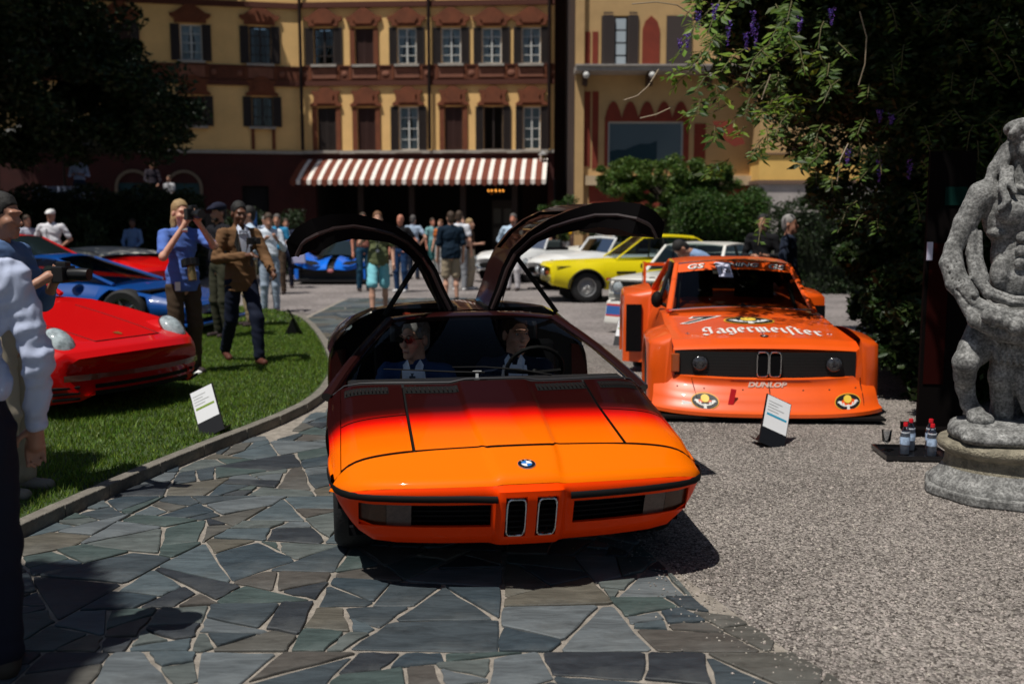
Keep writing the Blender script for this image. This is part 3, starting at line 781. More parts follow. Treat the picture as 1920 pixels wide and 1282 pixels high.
# chandelier glowing in the portico
ux, _ = FR.px(925, 365); cp = Vector(FR.pt(ux, -1.2, 2.85))
ch = thing('chandelier', 'small lit chandelier with orange bulbs hanging in the dark portico', 'chandelier', cp)
MB().tube([(0, 0, .62), (0, 0, 0)], .012, 6).tube([(-.32, 0, .02), (-.15, 0, -.08), (0, 0, 0), (.15, 0, -.08), (.32, 0, .02)], .014, 6).tube([(0, -.32, .02), (0, -.15, -.08), (0, 0, 0), (0, .15, -.08), (0, .32, .02)], .014, 6).build('arm', M('brass', (.3, .18, .05), .35, 1), ch)
bm_ = M('warm_bulb', (1, .6, .2), .4, emit=((1, .36, .05), 2.2))
for x, y in ((-.32, 0), (.32, 0), (0, -.32), (0, .32), (-.17, -.1), (.17, .1)): MB().ell((x, y, .08), (.035, .035, .05), 8).build('bulb', bm_, ch)
# white lantern bracket on the corner
u_, z_ = FR.px(1019, 290); lp_ = Vector(FR.pt(u_, .45, 4.25))
ln_ = thing('wall_lantern', 'pale metal wall lantern at the right end of the striped awning', 'lantern', lp_)
lm = M('lantern_metal', (.5, .5, .5), .3, .6)
MB().tube([(0, 0, -.55), (0, 0, -.2)], [.05, .03], 8).box((0, 0, -.7), (.16, .1, .28)).build('stem', lm, ln_)
MB().lathe([(.0, .2), (.05, .19), (.17, .1), (.16, .07), (.13, -.16), (.06, -.2), (0, -.2)], n=6).build('lamp_head', glass_mat('lantern_glass', (.9, .9, .9), .9), ln_, smooth=0)
MB().lathe([(.0, .26), (.04, .24), (.2, .12), (.2, .09), (0, .1)], n=6).build('cap', lm, ln_, smooth=0)

# ---------------- annexe on the right
FA = Facade((2.62 * 38 / 43 + 0.05, 38.0), (11.4, 38.0))
FB = Facade((8.95, 36.6), (16.5, 36.6))
annex = thing('annexe_building', 'ochre annexe with red painted stripes, a balcony and one wide picture window', 'building', (FA.a.x, 38, 0))
ainv = Matrix.Translation((-FA.a.x, -38, 0))
def ab(mb, name, mats, parent=None, **k):
    o = mb.build(name, mats, parent or annex, **k); o.data.transform(ainv); return o
A = lambda x, y: FA.px(x, y)
uw0, zw1 = A(1140, 228); uw1, zw0 = A(1280, 312); ud0, zd1 = A(1128, 30); ud1, zd0 = A(1235, 131)
beige = M('annexe_beige', (0.52, 0.335, 0.15), .9, noise=(.8, .12)); redp = M('annexe_red', (0.20, 0.028, 0.012), .85, noise=(2, .2))
mb = MB(); wall_with_holes(FA, mb, 0, FA.L, 0, 13.5, [(uw0, uw1, zw0, zw1), (ud0, ud1 - 1.0, zd0, zd1)]); ab(mb, 'wall', beige, smooth=0)
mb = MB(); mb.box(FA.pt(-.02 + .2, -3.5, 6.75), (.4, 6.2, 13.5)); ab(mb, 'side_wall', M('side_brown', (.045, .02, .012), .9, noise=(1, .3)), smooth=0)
mb = MB(); FA.box(mb, -.3, FA.L + .3, 13.5, 13.8, -8, 1.0); ab(mb, 'roof', M('roof_tile'), smooth=0)
for x0, x1, y0, y1 in ((1097, 1106, 60, 120), (1111, 1121, 60, 120), (1096, 1106, 172, 312), (1111, 1121, 172, 316), (1284, 1290, 230, 305), (1302, 1322, 232, 300)):
    u0, z1 = A(x0, y0); u1, z0 = A(x1, y1); mb = MB(); FA.box(mb, u0, u1, z0, z1, 0, .03); ab(mb, 'red_stripe', redp, smooth=0)
u0, _ = A(1079, 100); u1, _ = A(1095, 100); mb = MB(); FA.box(mb, u0, u1, 0, 13.5, 0, .22); ab(mb, 'pilaster', beige, smooth=0)
# red scalloped surround of the picture window
mb = MB(); u0, z0 = A(1133, 312); u1, z1 = A(1292, 222); sc = []
n_s = 5; wd_ = (u1 - u0) / n_s
for k in range(n_s):
    for q in range(9):
        t_ = q / 8; sc.append((u0 + wd_ * (k + t_), z1 + .62 * (sin(pi * t_) ** .8)))
FA.prism(mb, [(u1, z1 - .02), (u0, z1 - .02)] + sc, 0, .04); FA.box(mb, u0, uw0, z0, z1 - .02, 0, .04); FA.box(mb, uw1, u1, z0, z1 - .02, 0, .04); FA.box(mb, uw0, uw1, zw1, z1 - .02, 0, .04)
ab(mb, 'scalloped_surround', redp, smooth=0)
mb = MB(); f_ = .07
FA.box(mb, uw0, uw0 + f_, zw0, zw1, -.15, -.05); FA.box(mb, uw1 - f_, uw1, zw0, zw1, -.15, -.05); FA.box(mb, uw0 + f_, uw1 - f_, zw1 - f_, zw1, -.15, -.05); FA.box(mb, uw0 + f_, uw1 - f_, zw0, zw0 + f_, -.15, -.05)
wo_ = ab(mb, 'window', M('frame_grey', (.4, .42, .42), .5), smooth=0)
# reflection of lake, hills and pale sky painted in: blue-grey pane, darker hill shape
mb = MB(); FA.box(mb, uw0 + f_, uw1 - f_, zw0 + f_, zw1 - f_, -.12, -.1); o = ab(mb, 'pane', M('blue_pane', (0.085, 0.125, 0.15), .12, spec=.6), wo_, smooth=0)
mb = MB(); rows_ = [(uw0 + f_, zw0 + f_), (uw1 - f_ - .9, zw0 + f_), (uw1 - f_ - .9, zw0 + .95)] + [(uw1 - f_ - .9 - (uw1 - uw0 - 1.05) * k / 6, zw0 + .95 - .07 * k - .05 * sin(k * 2)) for k in range(1, 7)]
FA.prism(mb, rows_, -.1, -.09); o = ab(mb, 'hill_reflection', M('reflected_hill', (.012, .035, .05), .2), wo_, smooth=0)
# upper french window with brown shutters
mb = MB(); FA.box(mb, ud0, ud1 - 1.0, zd0, zd1, -.34, -.3); wo_ = ab(mb, 'window', shut_m, smooth=0)
for x0, x1 in ((1129, 1151), (1177, 1196)):
    u0, z1 = A(x0, 30); u1, z0 = A(x1, 129); mb = MB(); FA.box(mb, u0, u1, z0, z1, .02, .07)
    for q in range(20): FA.box(mb, u0 + .05, u1 - .05, z0 + .1 + q * .098, z0 + .16 + q * .098, .07, .085)
    ab(mb, 'shutter', M('shutter_taupe', (.05, .035, .03), .6), wo_, smooth=0)
u0, z1 = A(1153, 33); u1, z0 = A(1175, 128); mb = MB()
for q in range(4):
    h_ = (z1 - z0) / 4; FA.box(mb, u0 + .04, u1 - .04, z0 + q * h_ + .03, z0 + (q + 1) * h_ - .03, -.05, -.03)
ab(mb, 'pane', M('pale_pane', (.42, .48, .52), .3), wo_, smooth=0)
u0, z1 = A(1205, 30); u1, z0 = A(1236, 127); mb = MB(); FA.prism(mb, [(u0, z0), (u1, z0), (u1, z1 - .5), (u1 - .1, z1 - .2), ((u0 + u1) / 2, z1), (u0 + .1, z1 - .2), (u0, z1 - .5)], 0, .04); ab(mb, 'red_panel', redp, smooth=0)
u0, z1 = A(1250, 30); u1, z0 = A(1296, 127); mb = MB(); FA.box(mb, u0, u1, z0, z1, 0.02, .06); ab(mb, 'shutter', M('shutter_taupe'), smooth=0)
# balcony slab, rail band and brackets with white lamps
u0, z0 = A(1076, 141); mb = MB(); FA.box(mb, u0, FA.L, z0, z0 + .16, 0, 1.15); FA.box(mb, u0, FA.L, z0 + .16, z0 + .22, 0.0, 1.22); ab(mb, 'balcony', M('balcony_stone', (.33, .3, .27), .8, noise=(3, .2)), smooth=0)
for x in (1095, 1215, 1325):
    u, z = A(x, 150); mb = MB(); FA.prism(mb, [(u - .09, z - .25), (u + .09, z - .25), (u + .09, z0), (u - .09, z0)], 0, .6); FA.box(mb, u - .12, u + .12, z - .02, z0, .6, 1.0); ab(mb, 'bracket', M('bracket_brown', (.06, .03, .02), .7), smooth=0)
    c = FA.pt(u, 1.15, z0 - .16); ab(MB().ell(c, (.12, .12, .12), 10), 'globe_lamp', M('globe_white', (.6, .6, .58), .4), smooth=80)
mb = MB(); u0, z1 = A(1097, 330); FA.box(mb, u0, FA.L, z1 - .35, z1, 0, .3); ab(mb, 'ledge', M('ledge_beige', (.5, .38, .24), .85, noise=(2, .2)), smooth=0)
mb = MB(); FA.box(mb, u0 + .15, FA.L, 0, z1 - .37, 0, .1); ab(mb, 'ground_floor_wall', redp, smooth=0)
# lower yellow wing with a gray stone band
wing = thing('yellow_wing', 'low bright yellow wall above a pale grey plaster base behind the vines', 'building', (8.95, 36.6, 0))
winv = Matrix.Translation((-8.95, -36.6, 0))
def wbld(mb, name, mats, **k): o = mb.build(name, mats, wing, **k); o.data.transform(winv); return o
Bp = lambda x, y: FB.px(x, y)
zt_ = Bp(1400, 130)[1]; zc_ = Bp(1400, 290)[1]; zs2 = Bp(1400, 338)[1]; zb2 = Bp(1400, 345)[1]
mb = MB(); FB.box(mb, 0, FB.L, zc_ + .05, zt_, -3, 0); wbld(mb, 'wall', beige, smooth=0)
mb = MB(); FB.box(mb, 0, FB.L, zs2, zc_, -3, 0.05); wbld(mb, 'wall', M('yellow_wall', (.80, .50, .14), .85, noise=(1, .1)), smooth=0)
mb = MB(); FB.box(mb, -.1, FB.L, zc_, zc_ + .05, -3, .12); FB.box(mb, -.1, FB.L, zb2, zs2, -3, .2); wbld(mb, 'ledge', M('ledge_brown', (.16, .1, .07), .8), smooth=0)
mb = MB(); FB.box(mb, 0, FB.L, 0, zb2, -3, 0.1); wbld(mb, 'base_wall', grey_stone, smooth=0)
u0, z0 = Bp(1340, 275); mb = MB(); FB.prism(mb, [(u0 - .1, z0 + .9), (u0 + .15, z0 + .35), (u0 + .7, z0), (u0 + 1.1, z0 + .1), (u0 + .9, z0 + .5), (u0 + .5, z0 + .9)], 0, .03); wbld(mb, 'painted_ornament', redp, smooth=0)
# dark yard wall closing the gap between hotel and annexe
gap = thing('passage', 'dark brown passage wall between the hotel and the annexe', 'wall', (2.0, 47, 0))
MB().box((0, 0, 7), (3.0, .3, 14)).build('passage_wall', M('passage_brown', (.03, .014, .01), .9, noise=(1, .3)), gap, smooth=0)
# ================================================================ THE ORANGE GULLWING CAR
def lerp(a, b, t): return a + (b - a) * t
def itp(x, X, Y): return float(np.interp(x, X, Y))
CAR = thing('concept_car', 'low wedge shaped orange car fading to dark maroon, both gullwing doors raised', 'car', (0.060, 4.50, 0.008), radians(9.5))
# paint: orange nose melting into dark maroon, driven by the car's own length axis
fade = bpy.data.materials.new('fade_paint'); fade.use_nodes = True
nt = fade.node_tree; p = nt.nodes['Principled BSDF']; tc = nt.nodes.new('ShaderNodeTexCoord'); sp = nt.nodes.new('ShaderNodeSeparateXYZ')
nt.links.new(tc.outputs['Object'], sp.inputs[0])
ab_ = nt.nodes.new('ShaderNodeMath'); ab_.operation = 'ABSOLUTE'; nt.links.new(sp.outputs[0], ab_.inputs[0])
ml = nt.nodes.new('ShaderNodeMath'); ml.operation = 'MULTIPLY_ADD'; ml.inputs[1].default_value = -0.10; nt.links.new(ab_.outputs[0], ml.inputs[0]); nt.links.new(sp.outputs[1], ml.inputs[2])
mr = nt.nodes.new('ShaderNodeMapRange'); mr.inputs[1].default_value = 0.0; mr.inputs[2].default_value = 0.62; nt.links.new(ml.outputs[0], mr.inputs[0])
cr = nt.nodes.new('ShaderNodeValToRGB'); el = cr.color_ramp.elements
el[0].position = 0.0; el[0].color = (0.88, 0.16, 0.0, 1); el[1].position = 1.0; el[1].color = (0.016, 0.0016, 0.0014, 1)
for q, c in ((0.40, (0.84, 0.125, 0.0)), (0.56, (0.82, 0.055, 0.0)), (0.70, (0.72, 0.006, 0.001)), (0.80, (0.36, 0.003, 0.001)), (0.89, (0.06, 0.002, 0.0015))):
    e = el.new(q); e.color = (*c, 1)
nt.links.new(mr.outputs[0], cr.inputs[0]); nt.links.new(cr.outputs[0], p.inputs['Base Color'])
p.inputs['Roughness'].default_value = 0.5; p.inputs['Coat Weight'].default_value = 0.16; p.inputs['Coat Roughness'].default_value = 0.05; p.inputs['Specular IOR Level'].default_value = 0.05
maroon = M('maroon_paint', (0.016, 0.0018, 0.0016), 0.35, coat=0.6, spec=.25)
blk = M('black_rubber', (0.006, 0.006, 0.006), 0.7, spec=.15)
blk_in = M('black_interior', (0.004, 0.004, 0.005), 0.9, spec=.1)
chrome = M('chrome', (0.62, 0.62, 0.64), 0.12, 1.0)
tyre_m = M('tyre_rubber', (0.010, 0.010, 0.011), 0.75, bump=(60, 0.2))
alloy = M('alloy', (0.35, 0.35, 0.36), 0.3, 0.9)

def HWID(y): return itp(y, [-.3, 0, .3, .8, 1.2, 2.4, 2.9, 3.6, 4.1], [.86, .872, .90, .925, .925, .925, .945, .92, .84])
XE = 0.895
def yn(x):                                            # nose leading edge in plan
    a = min(abs(x) / XE, 1.0); return -0.225 + 0.150 * a ** 2 + 0.05 * a ** 6 + 0.19 * a ** 22
BANDX = -0.015
def band(x, y):
    hw = itp(y, [-.25, .0, .5, 1.0], [.135, .165, .19, .2]); d = (abs(x - BANDX) - hw) / 0.016
    return 0.016 / (1 + exp(max(-30, min(30, d * 2.2))))
def TOP(x, y):
    s = y - yn(x)
    z = itp(s, [0, .012, .035, .07, .14, .27, .8, 1.2, 1.6], [.515, .535, .548, .557, .575, .620, .705, .795, .86])
    a = min(abs(x) / HWID(y), 1.0)
    return z - 0.025 * a ** 2 - 0.055 * a ** 12 + band(x, y) * itp(s, [0, .05], [.35, 1])
def cowl(x): return 0.93 + 0.19 * (abs(x) / 0.86) ** 2.2
def panel(name, x0, x1, ya, yb, mat=None, nx=20, ny=14, drop=0.014, skirt=True, xs=None):
    """piece of the upper surface between two edge curves, edges turned down"""
    mb = MB(); X = xs or [lerp(x0, x1, i / nx) for i in range(nx + 1)]
    rows = [[(x, lerp(ya(x), yb(x), j / ny), TOP(x, lerp(ya(x), yb(x), j / ny))) for x in X] for j in range(ny + 1)]
    mb.grid(rows)
    if skirt:
        for ed in (rows[0], rows[-1], [r[0] for r in rows], [r[-1] for r in rows]): mb.grid([ed, [(q[0], q[1], q[2] - drop) for q in ed]], 1)
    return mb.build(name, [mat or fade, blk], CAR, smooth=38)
g = 0.0075
def bandx(x0, x1, n):                                  # extra columns around the raised centre band
    xs = sorted(set([round(lerp(x0, x1, i / n), 4) for i in range(n + 1)] + [round(BANDX + s * (w + d), 4) for s in (-1, 1) for w in (.135, .15, .165, .18, .19) for d in (-.012, 0, .012) if x0 < BANDX + s * (w + d) < x1]))
    return xs
def shut(x):                                           # shut line between nose cap and lids, kinked around the band
    k = 1 / (1 + exp(max(-30, min(30, (abs(x - BANDX) - .166) / .004)))); return 0.075 + 0.045 * (abs(x) / .85) ** 2 - 0.038 * k
# nose cap: top down to the leading edge
mb = MB(); X = bandx(-XE, XE, 44); X[0], X[-1] = -XE, XE
ss = [0, .004, .01, .02, .035, .055, .08, .12, .17]
rows = []
for s in ss: rows.append([(x, min(yn(x) + s, shut(x) - .02), TOP(x, min(yn(x) + s, shut(x) - .02))) for x in X])
rows.append([(x, shut(x) - g, TOP(x, shut(x) - g)) for x in X])
lip_ = [(x, shut(x) - g, TOP(x, shut(x)) - .016) for x in X]
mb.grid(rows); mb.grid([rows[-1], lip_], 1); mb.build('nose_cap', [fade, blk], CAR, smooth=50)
# lids behind the shut line
LX = 0.505
panel('hood', -LX + g, LX - g, lambda x: shut(x) + g * 1.4, lambda x: cowl(x) - .01, xs=bandx(-LX + g, LX - g, 24), ny=26)
for s in (-1, 1):
    a, b_ = sorted((s * (LX + g), s * 0.838))
    panel('headlight_cover', a, b_, lambda x: shut(x) + g * 1.4, lambda x: 0.562 - g + .02 * abs(x), nx=10, ny=12)
    panel('fender_top', a, b_, lambda x: 0.562 + g + .02 * abs(x), lambda x: cowl(x) - .01, nx=10, ny=12)
# thin wing strips out to the body side, wrapping over the shoulder
def side_x(y, z, zt): # half width at height z
    w = HWID(y); zm = 0.50
    return w * (1 - 0.085 * ((zm - z) / .32) ** 2) if z < zm else w * (1 - 0.03 * ((z - zm) / max(zt - zm, .03)) ** 2)
def ztop_side(y):
    if y < cowl(.88): return TOP(HWID(y) * .985, y)
    return itp(y, [1.1, 1.5, 2.4, 2.7, 3.3, 3.9, 4.1], [TOP(.9, 1.1), .76, .76, .77, .78, .76, .72])
for s in (-1, 1):
    mb = MB(); Y0 = [shut(.84) + (yn(XE) - shut(.84)) * 0 + .0]
    ys_ = [lerp(0.115, 1.12, i / 26) for i in range(27)]
    rows = []
    for y in ys_:
        w = HWID(y); xs_ = [0.842, .855, .868] + [w * f for f in (.955, .97, .98, .985)]
        xs_ = [min(q, w * .985) for q in xs_]
        rows.append([(s * q, y, TOP(q, y)) for q in xs_])
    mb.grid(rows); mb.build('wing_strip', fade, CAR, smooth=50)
# black liner below the seams
mb = MB(); rows = [[(x, y, TOP(x, y) - .024) for x in [lerp(-.84, .84, i / 40) for i in range(41)]] for y in [lerp(0.0, 1.0, j / 20) for j in range(21)]]
mb.grid(rows); mb.build('hood_liner', blk, CAR, smooth=40)
# vents near the windscreen: rows of slats in four dark slots
for x0, x1 in ((-.82, -.585), (-.50, -.215), (.215, .50), (.585, .82)):
    yc = lambda x: 0.835 + 0.17 * (abs(x) / .86) ** 2
    mb = MB(); n = 12
    mb.grid([[(x, yc(x) + d, TOP(x, yc(x) + d) + .0022) for x in [lerp(x0, x1, i / 10) for i in range(11)]] for d in (-.045, .0, .045)])
    vt = mb.build('hood_vent', blk, CAR, smooth=0)
    mb = MB()
    for i in range(n):
        x = lerp(x0 + .01, x1 - .01, i / (n - 1)); y = yc(x)
        mb.box((x, y, TOP(x, y) + .006), (.004, .080, .007))
        mb.box((x, y + .047, TOP(x, y + .047) + .002), (.012, .004, .004))
    mb.build('vent_slat', M('slat_dark', (.012, .004, .004), .5), vt, smooth=0)
# front face -------------------------------------------------
def face_y(x, z):
    t = (0.515 - z); bulge = itp(t, [0, .02, .06, .12, .2, .26, .30], [0, -.008, -.004, .018, .045, .085, .14])
    pr = 0.045 / (1 + exp(max(-30, min(30, (abs(x - BANDX) - .150) / .008)))) * itp(t, [0, .02, .25, .315], [.2, 1, 1, .9])
    return yn(x) + bulge * (1 + .25 * (abs(x) / .88) ** 4) - pr
K_in, K_out = 0.022, 0.116
Xs = sorted(set([round(v, 4) for v in [-XE, -.89, -.88, -.868, -.85, -.83, -.8, -.765, -.7, -.6, -.5, -.4, -.3, -.22, -.185] + [.185 - .0, .22, .3, .4, .5, .6, .7, .765, .8, .83, .85, .868, .88, .89, XE] + [BANDX + s * w for s in (-1, 1) for w in (0, K_in, K_out, .13, .14, .15, .16, .17)]]))
Zs = [.515, .507, .495, .478, .472, .455, .445, .430, .37, .318, .30, .30, .275, .26, .24, .225, .215]
def hole(i, j):
    x = (Xs[j] + Xs[j + 1]) / 2; z = (Zs[i] + Zs[i + 1]) / 2; xb = abs(x - BANDX)
    if .318 < z < .430 and (.18 < abs(x) < .765): return True
    if .275 < z < .472 and K_in < xb < K_out: return True
    return False
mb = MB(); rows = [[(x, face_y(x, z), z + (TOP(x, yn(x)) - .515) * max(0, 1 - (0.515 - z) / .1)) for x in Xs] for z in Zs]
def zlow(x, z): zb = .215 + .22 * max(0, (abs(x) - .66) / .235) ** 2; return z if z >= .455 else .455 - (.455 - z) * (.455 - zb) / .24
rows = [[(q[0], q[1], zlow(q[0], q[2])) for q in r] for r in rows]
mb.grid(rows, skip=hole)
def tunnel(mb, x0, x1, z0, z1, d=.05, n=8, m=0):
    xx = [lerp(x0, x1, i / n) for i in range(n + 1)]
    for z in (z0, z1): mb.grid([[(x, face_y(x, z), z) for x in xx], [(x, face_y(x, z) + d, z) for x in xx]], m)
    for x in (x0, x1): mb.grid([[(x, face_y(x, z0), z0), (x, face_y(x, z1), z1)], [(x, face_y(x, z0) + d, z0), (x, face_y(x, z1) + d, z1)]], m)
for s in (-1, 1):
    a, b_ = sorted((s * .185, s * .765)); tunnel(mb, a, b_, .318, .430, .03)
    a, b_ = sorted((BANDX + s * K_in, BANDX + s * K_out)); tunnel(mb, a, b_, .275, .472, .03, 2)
mb.build('front_bumper', M('orange_paint_shaded', (0.95, 0.052, 0.0), .5, coat=.16, spec=.05), CAR, smooth=45)  # car orange reddened, the front's weaker light painted into the colour
mb = MB()                                                        # dark backing behind every opening
xx = [lerp(-.80, .80, i / 30) for i in range(31)]
mb.grid([[(x, face_y(x, z) + .075, z) for x in xx] for z in (.49, .4, .3)]); mb.build('grille_back', blk_in, CAR, smooth=0)
for s in (-1, 1):
    # kidney: chrome ring and inner slats
    cx = BANDX + s * (K_in + K_out) / 2; hw = (K_out - K_in) / 2; pts = []
    for q in range(28):
        a = 2 * pi * q / 28; cxx = abs(cos(a)) ** .35 * (1 if cos(a) > 0 else -1); szz = abs(sin(a)) ** .35 * (1 if sin(a) > 0 else -1)
        x = cx + (hw - .006) * cxx; z = .3735 + .092 * szz; pts.append((x, face_y(x, z) - .004, z))
    mb = MB(); mb.tube(pts + [pts[0]], .0042, 6, cap=False); kd = mb.build('kidney_grille', chrome, CAR)
    mb = MB()
    for q in range(7): mb.box((cx, face_y(cx, .37) + .03, .30 + q * .025), (2 * hw - .008, .012, .006))
    mb.build('grille_slat', blk, kd, smooth=0)
    # lamps at the outer end of the slot
    for x0, x1, mt in ((.645, .762, M('lamp_amber', (.05, .014, .005), .3, coat=.25, noise=(60, .3))), (.535, .643, M('lamp_clear', (.085, .055, .048), .3, coat=.25, noise=(60, .3)))):
        a, b_ = sorted((s * x0, s * x1)); xx = [lerp(a, b_, i / 5) for i in range(6)]; mb = MB()
        mb.grid([[(x, face_y(x, z) + .018, z) for x in xx] for z in (.316, .37, .432)]); mb.build('turn_signal' if x0 > .6 else 'headlight', mt, CAR, smooth=40)
    for q in range(4):
        a, b_ = sorted((s * .187, s * .533)); mb = MB(); z = .336 + q * .025; xx = [lerp(a, b_, i / 6) for i in range(7)]
        mb.grid([[(x, face_y(x, z) + .035, z) for x in xx], [(x, face_y(x, z) + .035, z + .006) for x in xx], [(x, face_y(x, z) + .06, z + .006) for x in xx]]); mb.build('intake_slat', blk, CAR, smooth=0)
    # black bumper strip wrapping the corner
    xx = [s * q for q in (.165, .3, .45, .6, .72, .8, .84, .86, .875, .888)]
    mb = MB()
    zc = lambda x: .459
    pr_ = [(-.001, .0165), (-.010, .013), (-.012, 0), (-.010, -.013), (-.001, -.0165)]
    side = [(s * (HWID(y) * 1.0 + .0), y) for y in (.16, .22, .3, .36)]
    rows = []
    for dy, dz in pr_:
        r_ = [(x, face_y(x, .459) + dy, .459 + dz) for x in xx]
        r_ += [(s * (side_x(y, .459, .6) - dy * .6), y, .459 + dz) for y in (.17, .24, .32, .41)]
        rows.append(r_)
    mb.grid(rows); mb.build('bumper_strip', blk, CAR, smooth=60)
# roundel on the band
rd_y, rd_x = -.125, BANDX
def on_top(x, y, e): return (x, y, TOP(x, y) + e)
def disc(r0, r1, a0, a1, e, n=10): return [on_top(rd_x + r * cos(a), rd_y + r * sin(a) * 1.0, e) for r, a in [(r1, lerp(a0, a1, i / n)) for i in range(n + 1)] + ([(r0, lerp(a1, a0, i / n)) for i in range(n + 1)] if r0 else [(0, 0)])]
mb = MB(); P = disc(0, .0405, 0, 2 * pi, .005, 32)[:-2]; mb.add(P, [tuple(range(len(P)))]); low = [(q[0], q[1], q[2] - .006) for q in P]; mb.grid([P, low], close=True)
bg_ = mb.build('roundel_badge', M('badge_silver', (.5, .5, .52), .25, .8), CAR, smooth=0)
for k, (r0, r1, e, mt) in enumerate(((0, .0385, .0056, M('badge_black', (.005, .005, .01), .3)),)):
    mb = MB(); P = disc(0, r1, 0, 2 * pi, e, 32)[:-2]; mb.add(P, [tuple(range(len(P)))]); mb.build('badge_ring', mt, bg_, smooth=0)
for k in range(4):
    mb = MB(); P = disc(0, .0245, k * pi / 2, (k + 1) * pi / 2, .0062, 8); mb.add(P, [tuple(range(len(P)))])
    mb.build('badge_quarter', M('badge_white', (.8, .8, .8), .4) if k % 2 == 0 else M('badge_blue', (.02, .18, .55), .4), bg_, smooth=0)
for ch_, a in (('B', 2.25), ('M', pi / 2), ('W', .89)):
    text_mesh('badge_letter', ch_, .013, (lambda a: lambda u, v: on_top(rd_x + .0312 * cos(a) + u * sin(a) + v * cos(a), rd_y + .0312 * sin(a) - u * cos(a) + v * sin(a), .0062))(a), M('badge_white'), bg_)
# body sides with wheel arches ------------------------------------------------
WY, WR, AR = (0.66, 3.12), 0.298, 0.335
def side_shell(s, y0, y1, name, mat):
    mb = MB(); n = int((y1 - y0) / .025) + 1; ys_ = [lerp(y0, y1, i / n) for i in range(n + 1)]
    for w in WY:
        for e in (-AR, AR):
            if y0 < w + e < y1: ys_.append(w + e); ys_.append(w + e + (1e-3 if e > 0 else -1e-3))
    ys_ = sorted(ys_); rows = []
    for y in ys_:
        zt = ztop_side(y); zb = .20 if y > .4 else .425
        if 1.22 < y < 2.56: zt = .40                                    # door aperture, door is up
        for w in WY:
            if abs(y - w) < AR: zb = max(zb, .305 + sqrt(max(AR * AR - (y - w) ** 2, 0)) - .012)
        zb = min(zb, zt - .02)
        col = []
        for i in range(10):
            z = lerp(zb, zt, i / 9); col.append((s * (side_x(y, z, zt) * (1 if i < 9 else .99)), y, z))
        zz = col[-1]; top_w = HWID(y) * .985 if y < 1.12 else itp(y, [1.12, 1.5, 2.4, 2.6, 4.0], [.90, .86, .86, .80, .72])
        if not (1.22 < y < 2.56): col.append((s * top_w, y, zt + (0 if y < 1.12 else .012)))
        else: col.append((s * (HWID(y) - .12), y, zt - .01))
        # arch lip turned inward
        col = [(s * (abs(col[0][0]) - .12), y, zb + .005)] + col
        rows.append(col)
    mb.grid(rows); return mb.build(name, mat, CAR, smooth=40)
for s in (-1, 1):
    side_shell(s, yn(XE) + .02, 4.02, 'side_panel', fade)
# corner closing strip between bumper face end and side
# windscreen, header, pillars ------------------------------------------------
def WS(u, v):                                     # u -1..1 across, v 0..1 up
    xb, xt = .900 * u, .52 * u; yb = cowl(xb) + .006; yt = 1.80 + .06 * (abs(u) ** 2)
    zb = TOP(xb, cowl(xb)) + .002; zt = 1.068 - .03 * abs(u) ** 2.5
    bul = .022 * sin(pi * v)
    return (lerp(xb, xt, v ** 1.05), lerp(yb, yt, v), lerp(zb, zt, v) + bul)
mb = MB(); mb.grid([[WS(lerp(-1, 1, i / 22), lerp(0.0, 1, j / 10)) for i in range(23)] for j in range(11)])
mb.build('windscreen', glass_mat('windscreen_glass', (.97, .98, .98), .98, ior=1.10), CAR, smooth=80)
mb = MB(); mb.tube([(q[0], q[1] - .004, q[2] + .004) for q in [WS(lerp(-1, 1, i / 22), 0) for i in range(23)]], .0045, 6); mb.build('windscreen_seal', M('seal_grey', (.05, .05, .055), .35), CAR)
for s in (-1, 1):
    pts = [WS(s * 1.0, v) for v in (0, .15, .3, .5, .7, .85, 1)]
    mb = MB(); mb.tube([(q[0] + s * .012, q[1], q[2] + .004) for q in pts], [.040, .036, .033, .031, .030, .030, .032], 8, flat=.8); mb.build('windscreen_pillar', maroon, CAR)
mb = MB(); rows = []
for y, dz in ((1.79, 0), (1.82, .012), (1.90, .018), (1.98, .010), (1.985, -.03), (1.80, -.03), (1.79, 0)):
    rows.append([(x, y + .05 * (abs(x) / .52) ** 2, 1.073 - .035 * (abs(x) / .52) ** 2.5 + dz) for x in [lerp(-.53, .53, i / 12) for i in range(13)]])
mb.grid(rows); mb.build('roof_header', maroon, CAR, smooth=60)
mb = MB(); rows = []                                # T-bar and rear roof
for y in (1.98, 2.1, 2.3, 2.5, 2.66): rows.append([(x, y, 1.095 - .012 * (abs(x) / .12) ** 2 + .01 * sin((y - 1.98) * 3)) for x in [lerp(-.12, .12, i / 6) for i in range(7)]])
rows = [[(r[0][0], r[0][1], r[0][2] - .05)] + r + [(r[-1][0], r[-1][1], r[-1][2] - .05)] for r in rows]; mb.grid(rows); mb.build('roof_spine', maroon, CAR, smooth=60)
mb = MB(); rows = []
for y, z in ((2.60, 1.06), (2.605, 1.092), (2.68, 1.10), (2.80, 1.085), (2.81, 1.04)):
    rows.append([(x, y, z - .045 * (abs(x) / .6) ** 2.5) for x in [lerp(-.62, .62, i / 14) for i in range(15)]])
mb.grid(rows); mb.build('roof_bar', maroon, CAR, smooth=60)
mb = MB(); rows = []                                # rear deck falling away
for y, z, w in ((2.80, 1.06, .62), (3.05, 1.0, .70), (3.4, .93, .76), (3.8, .87, .76), (4.02, .80, .74), (4.06, .6, .74), (4.03, .3, .72)):
    rows.append([(x * w, y - .04 * (abs(x)) ** 2, z - .05 * abs(x) ** 3) for x in [lerp(-1, 1, i / 14) for i in range(15)]])
mb.grid(rows); mb.build('rear_deck', maroon, CAR, smooth=60)
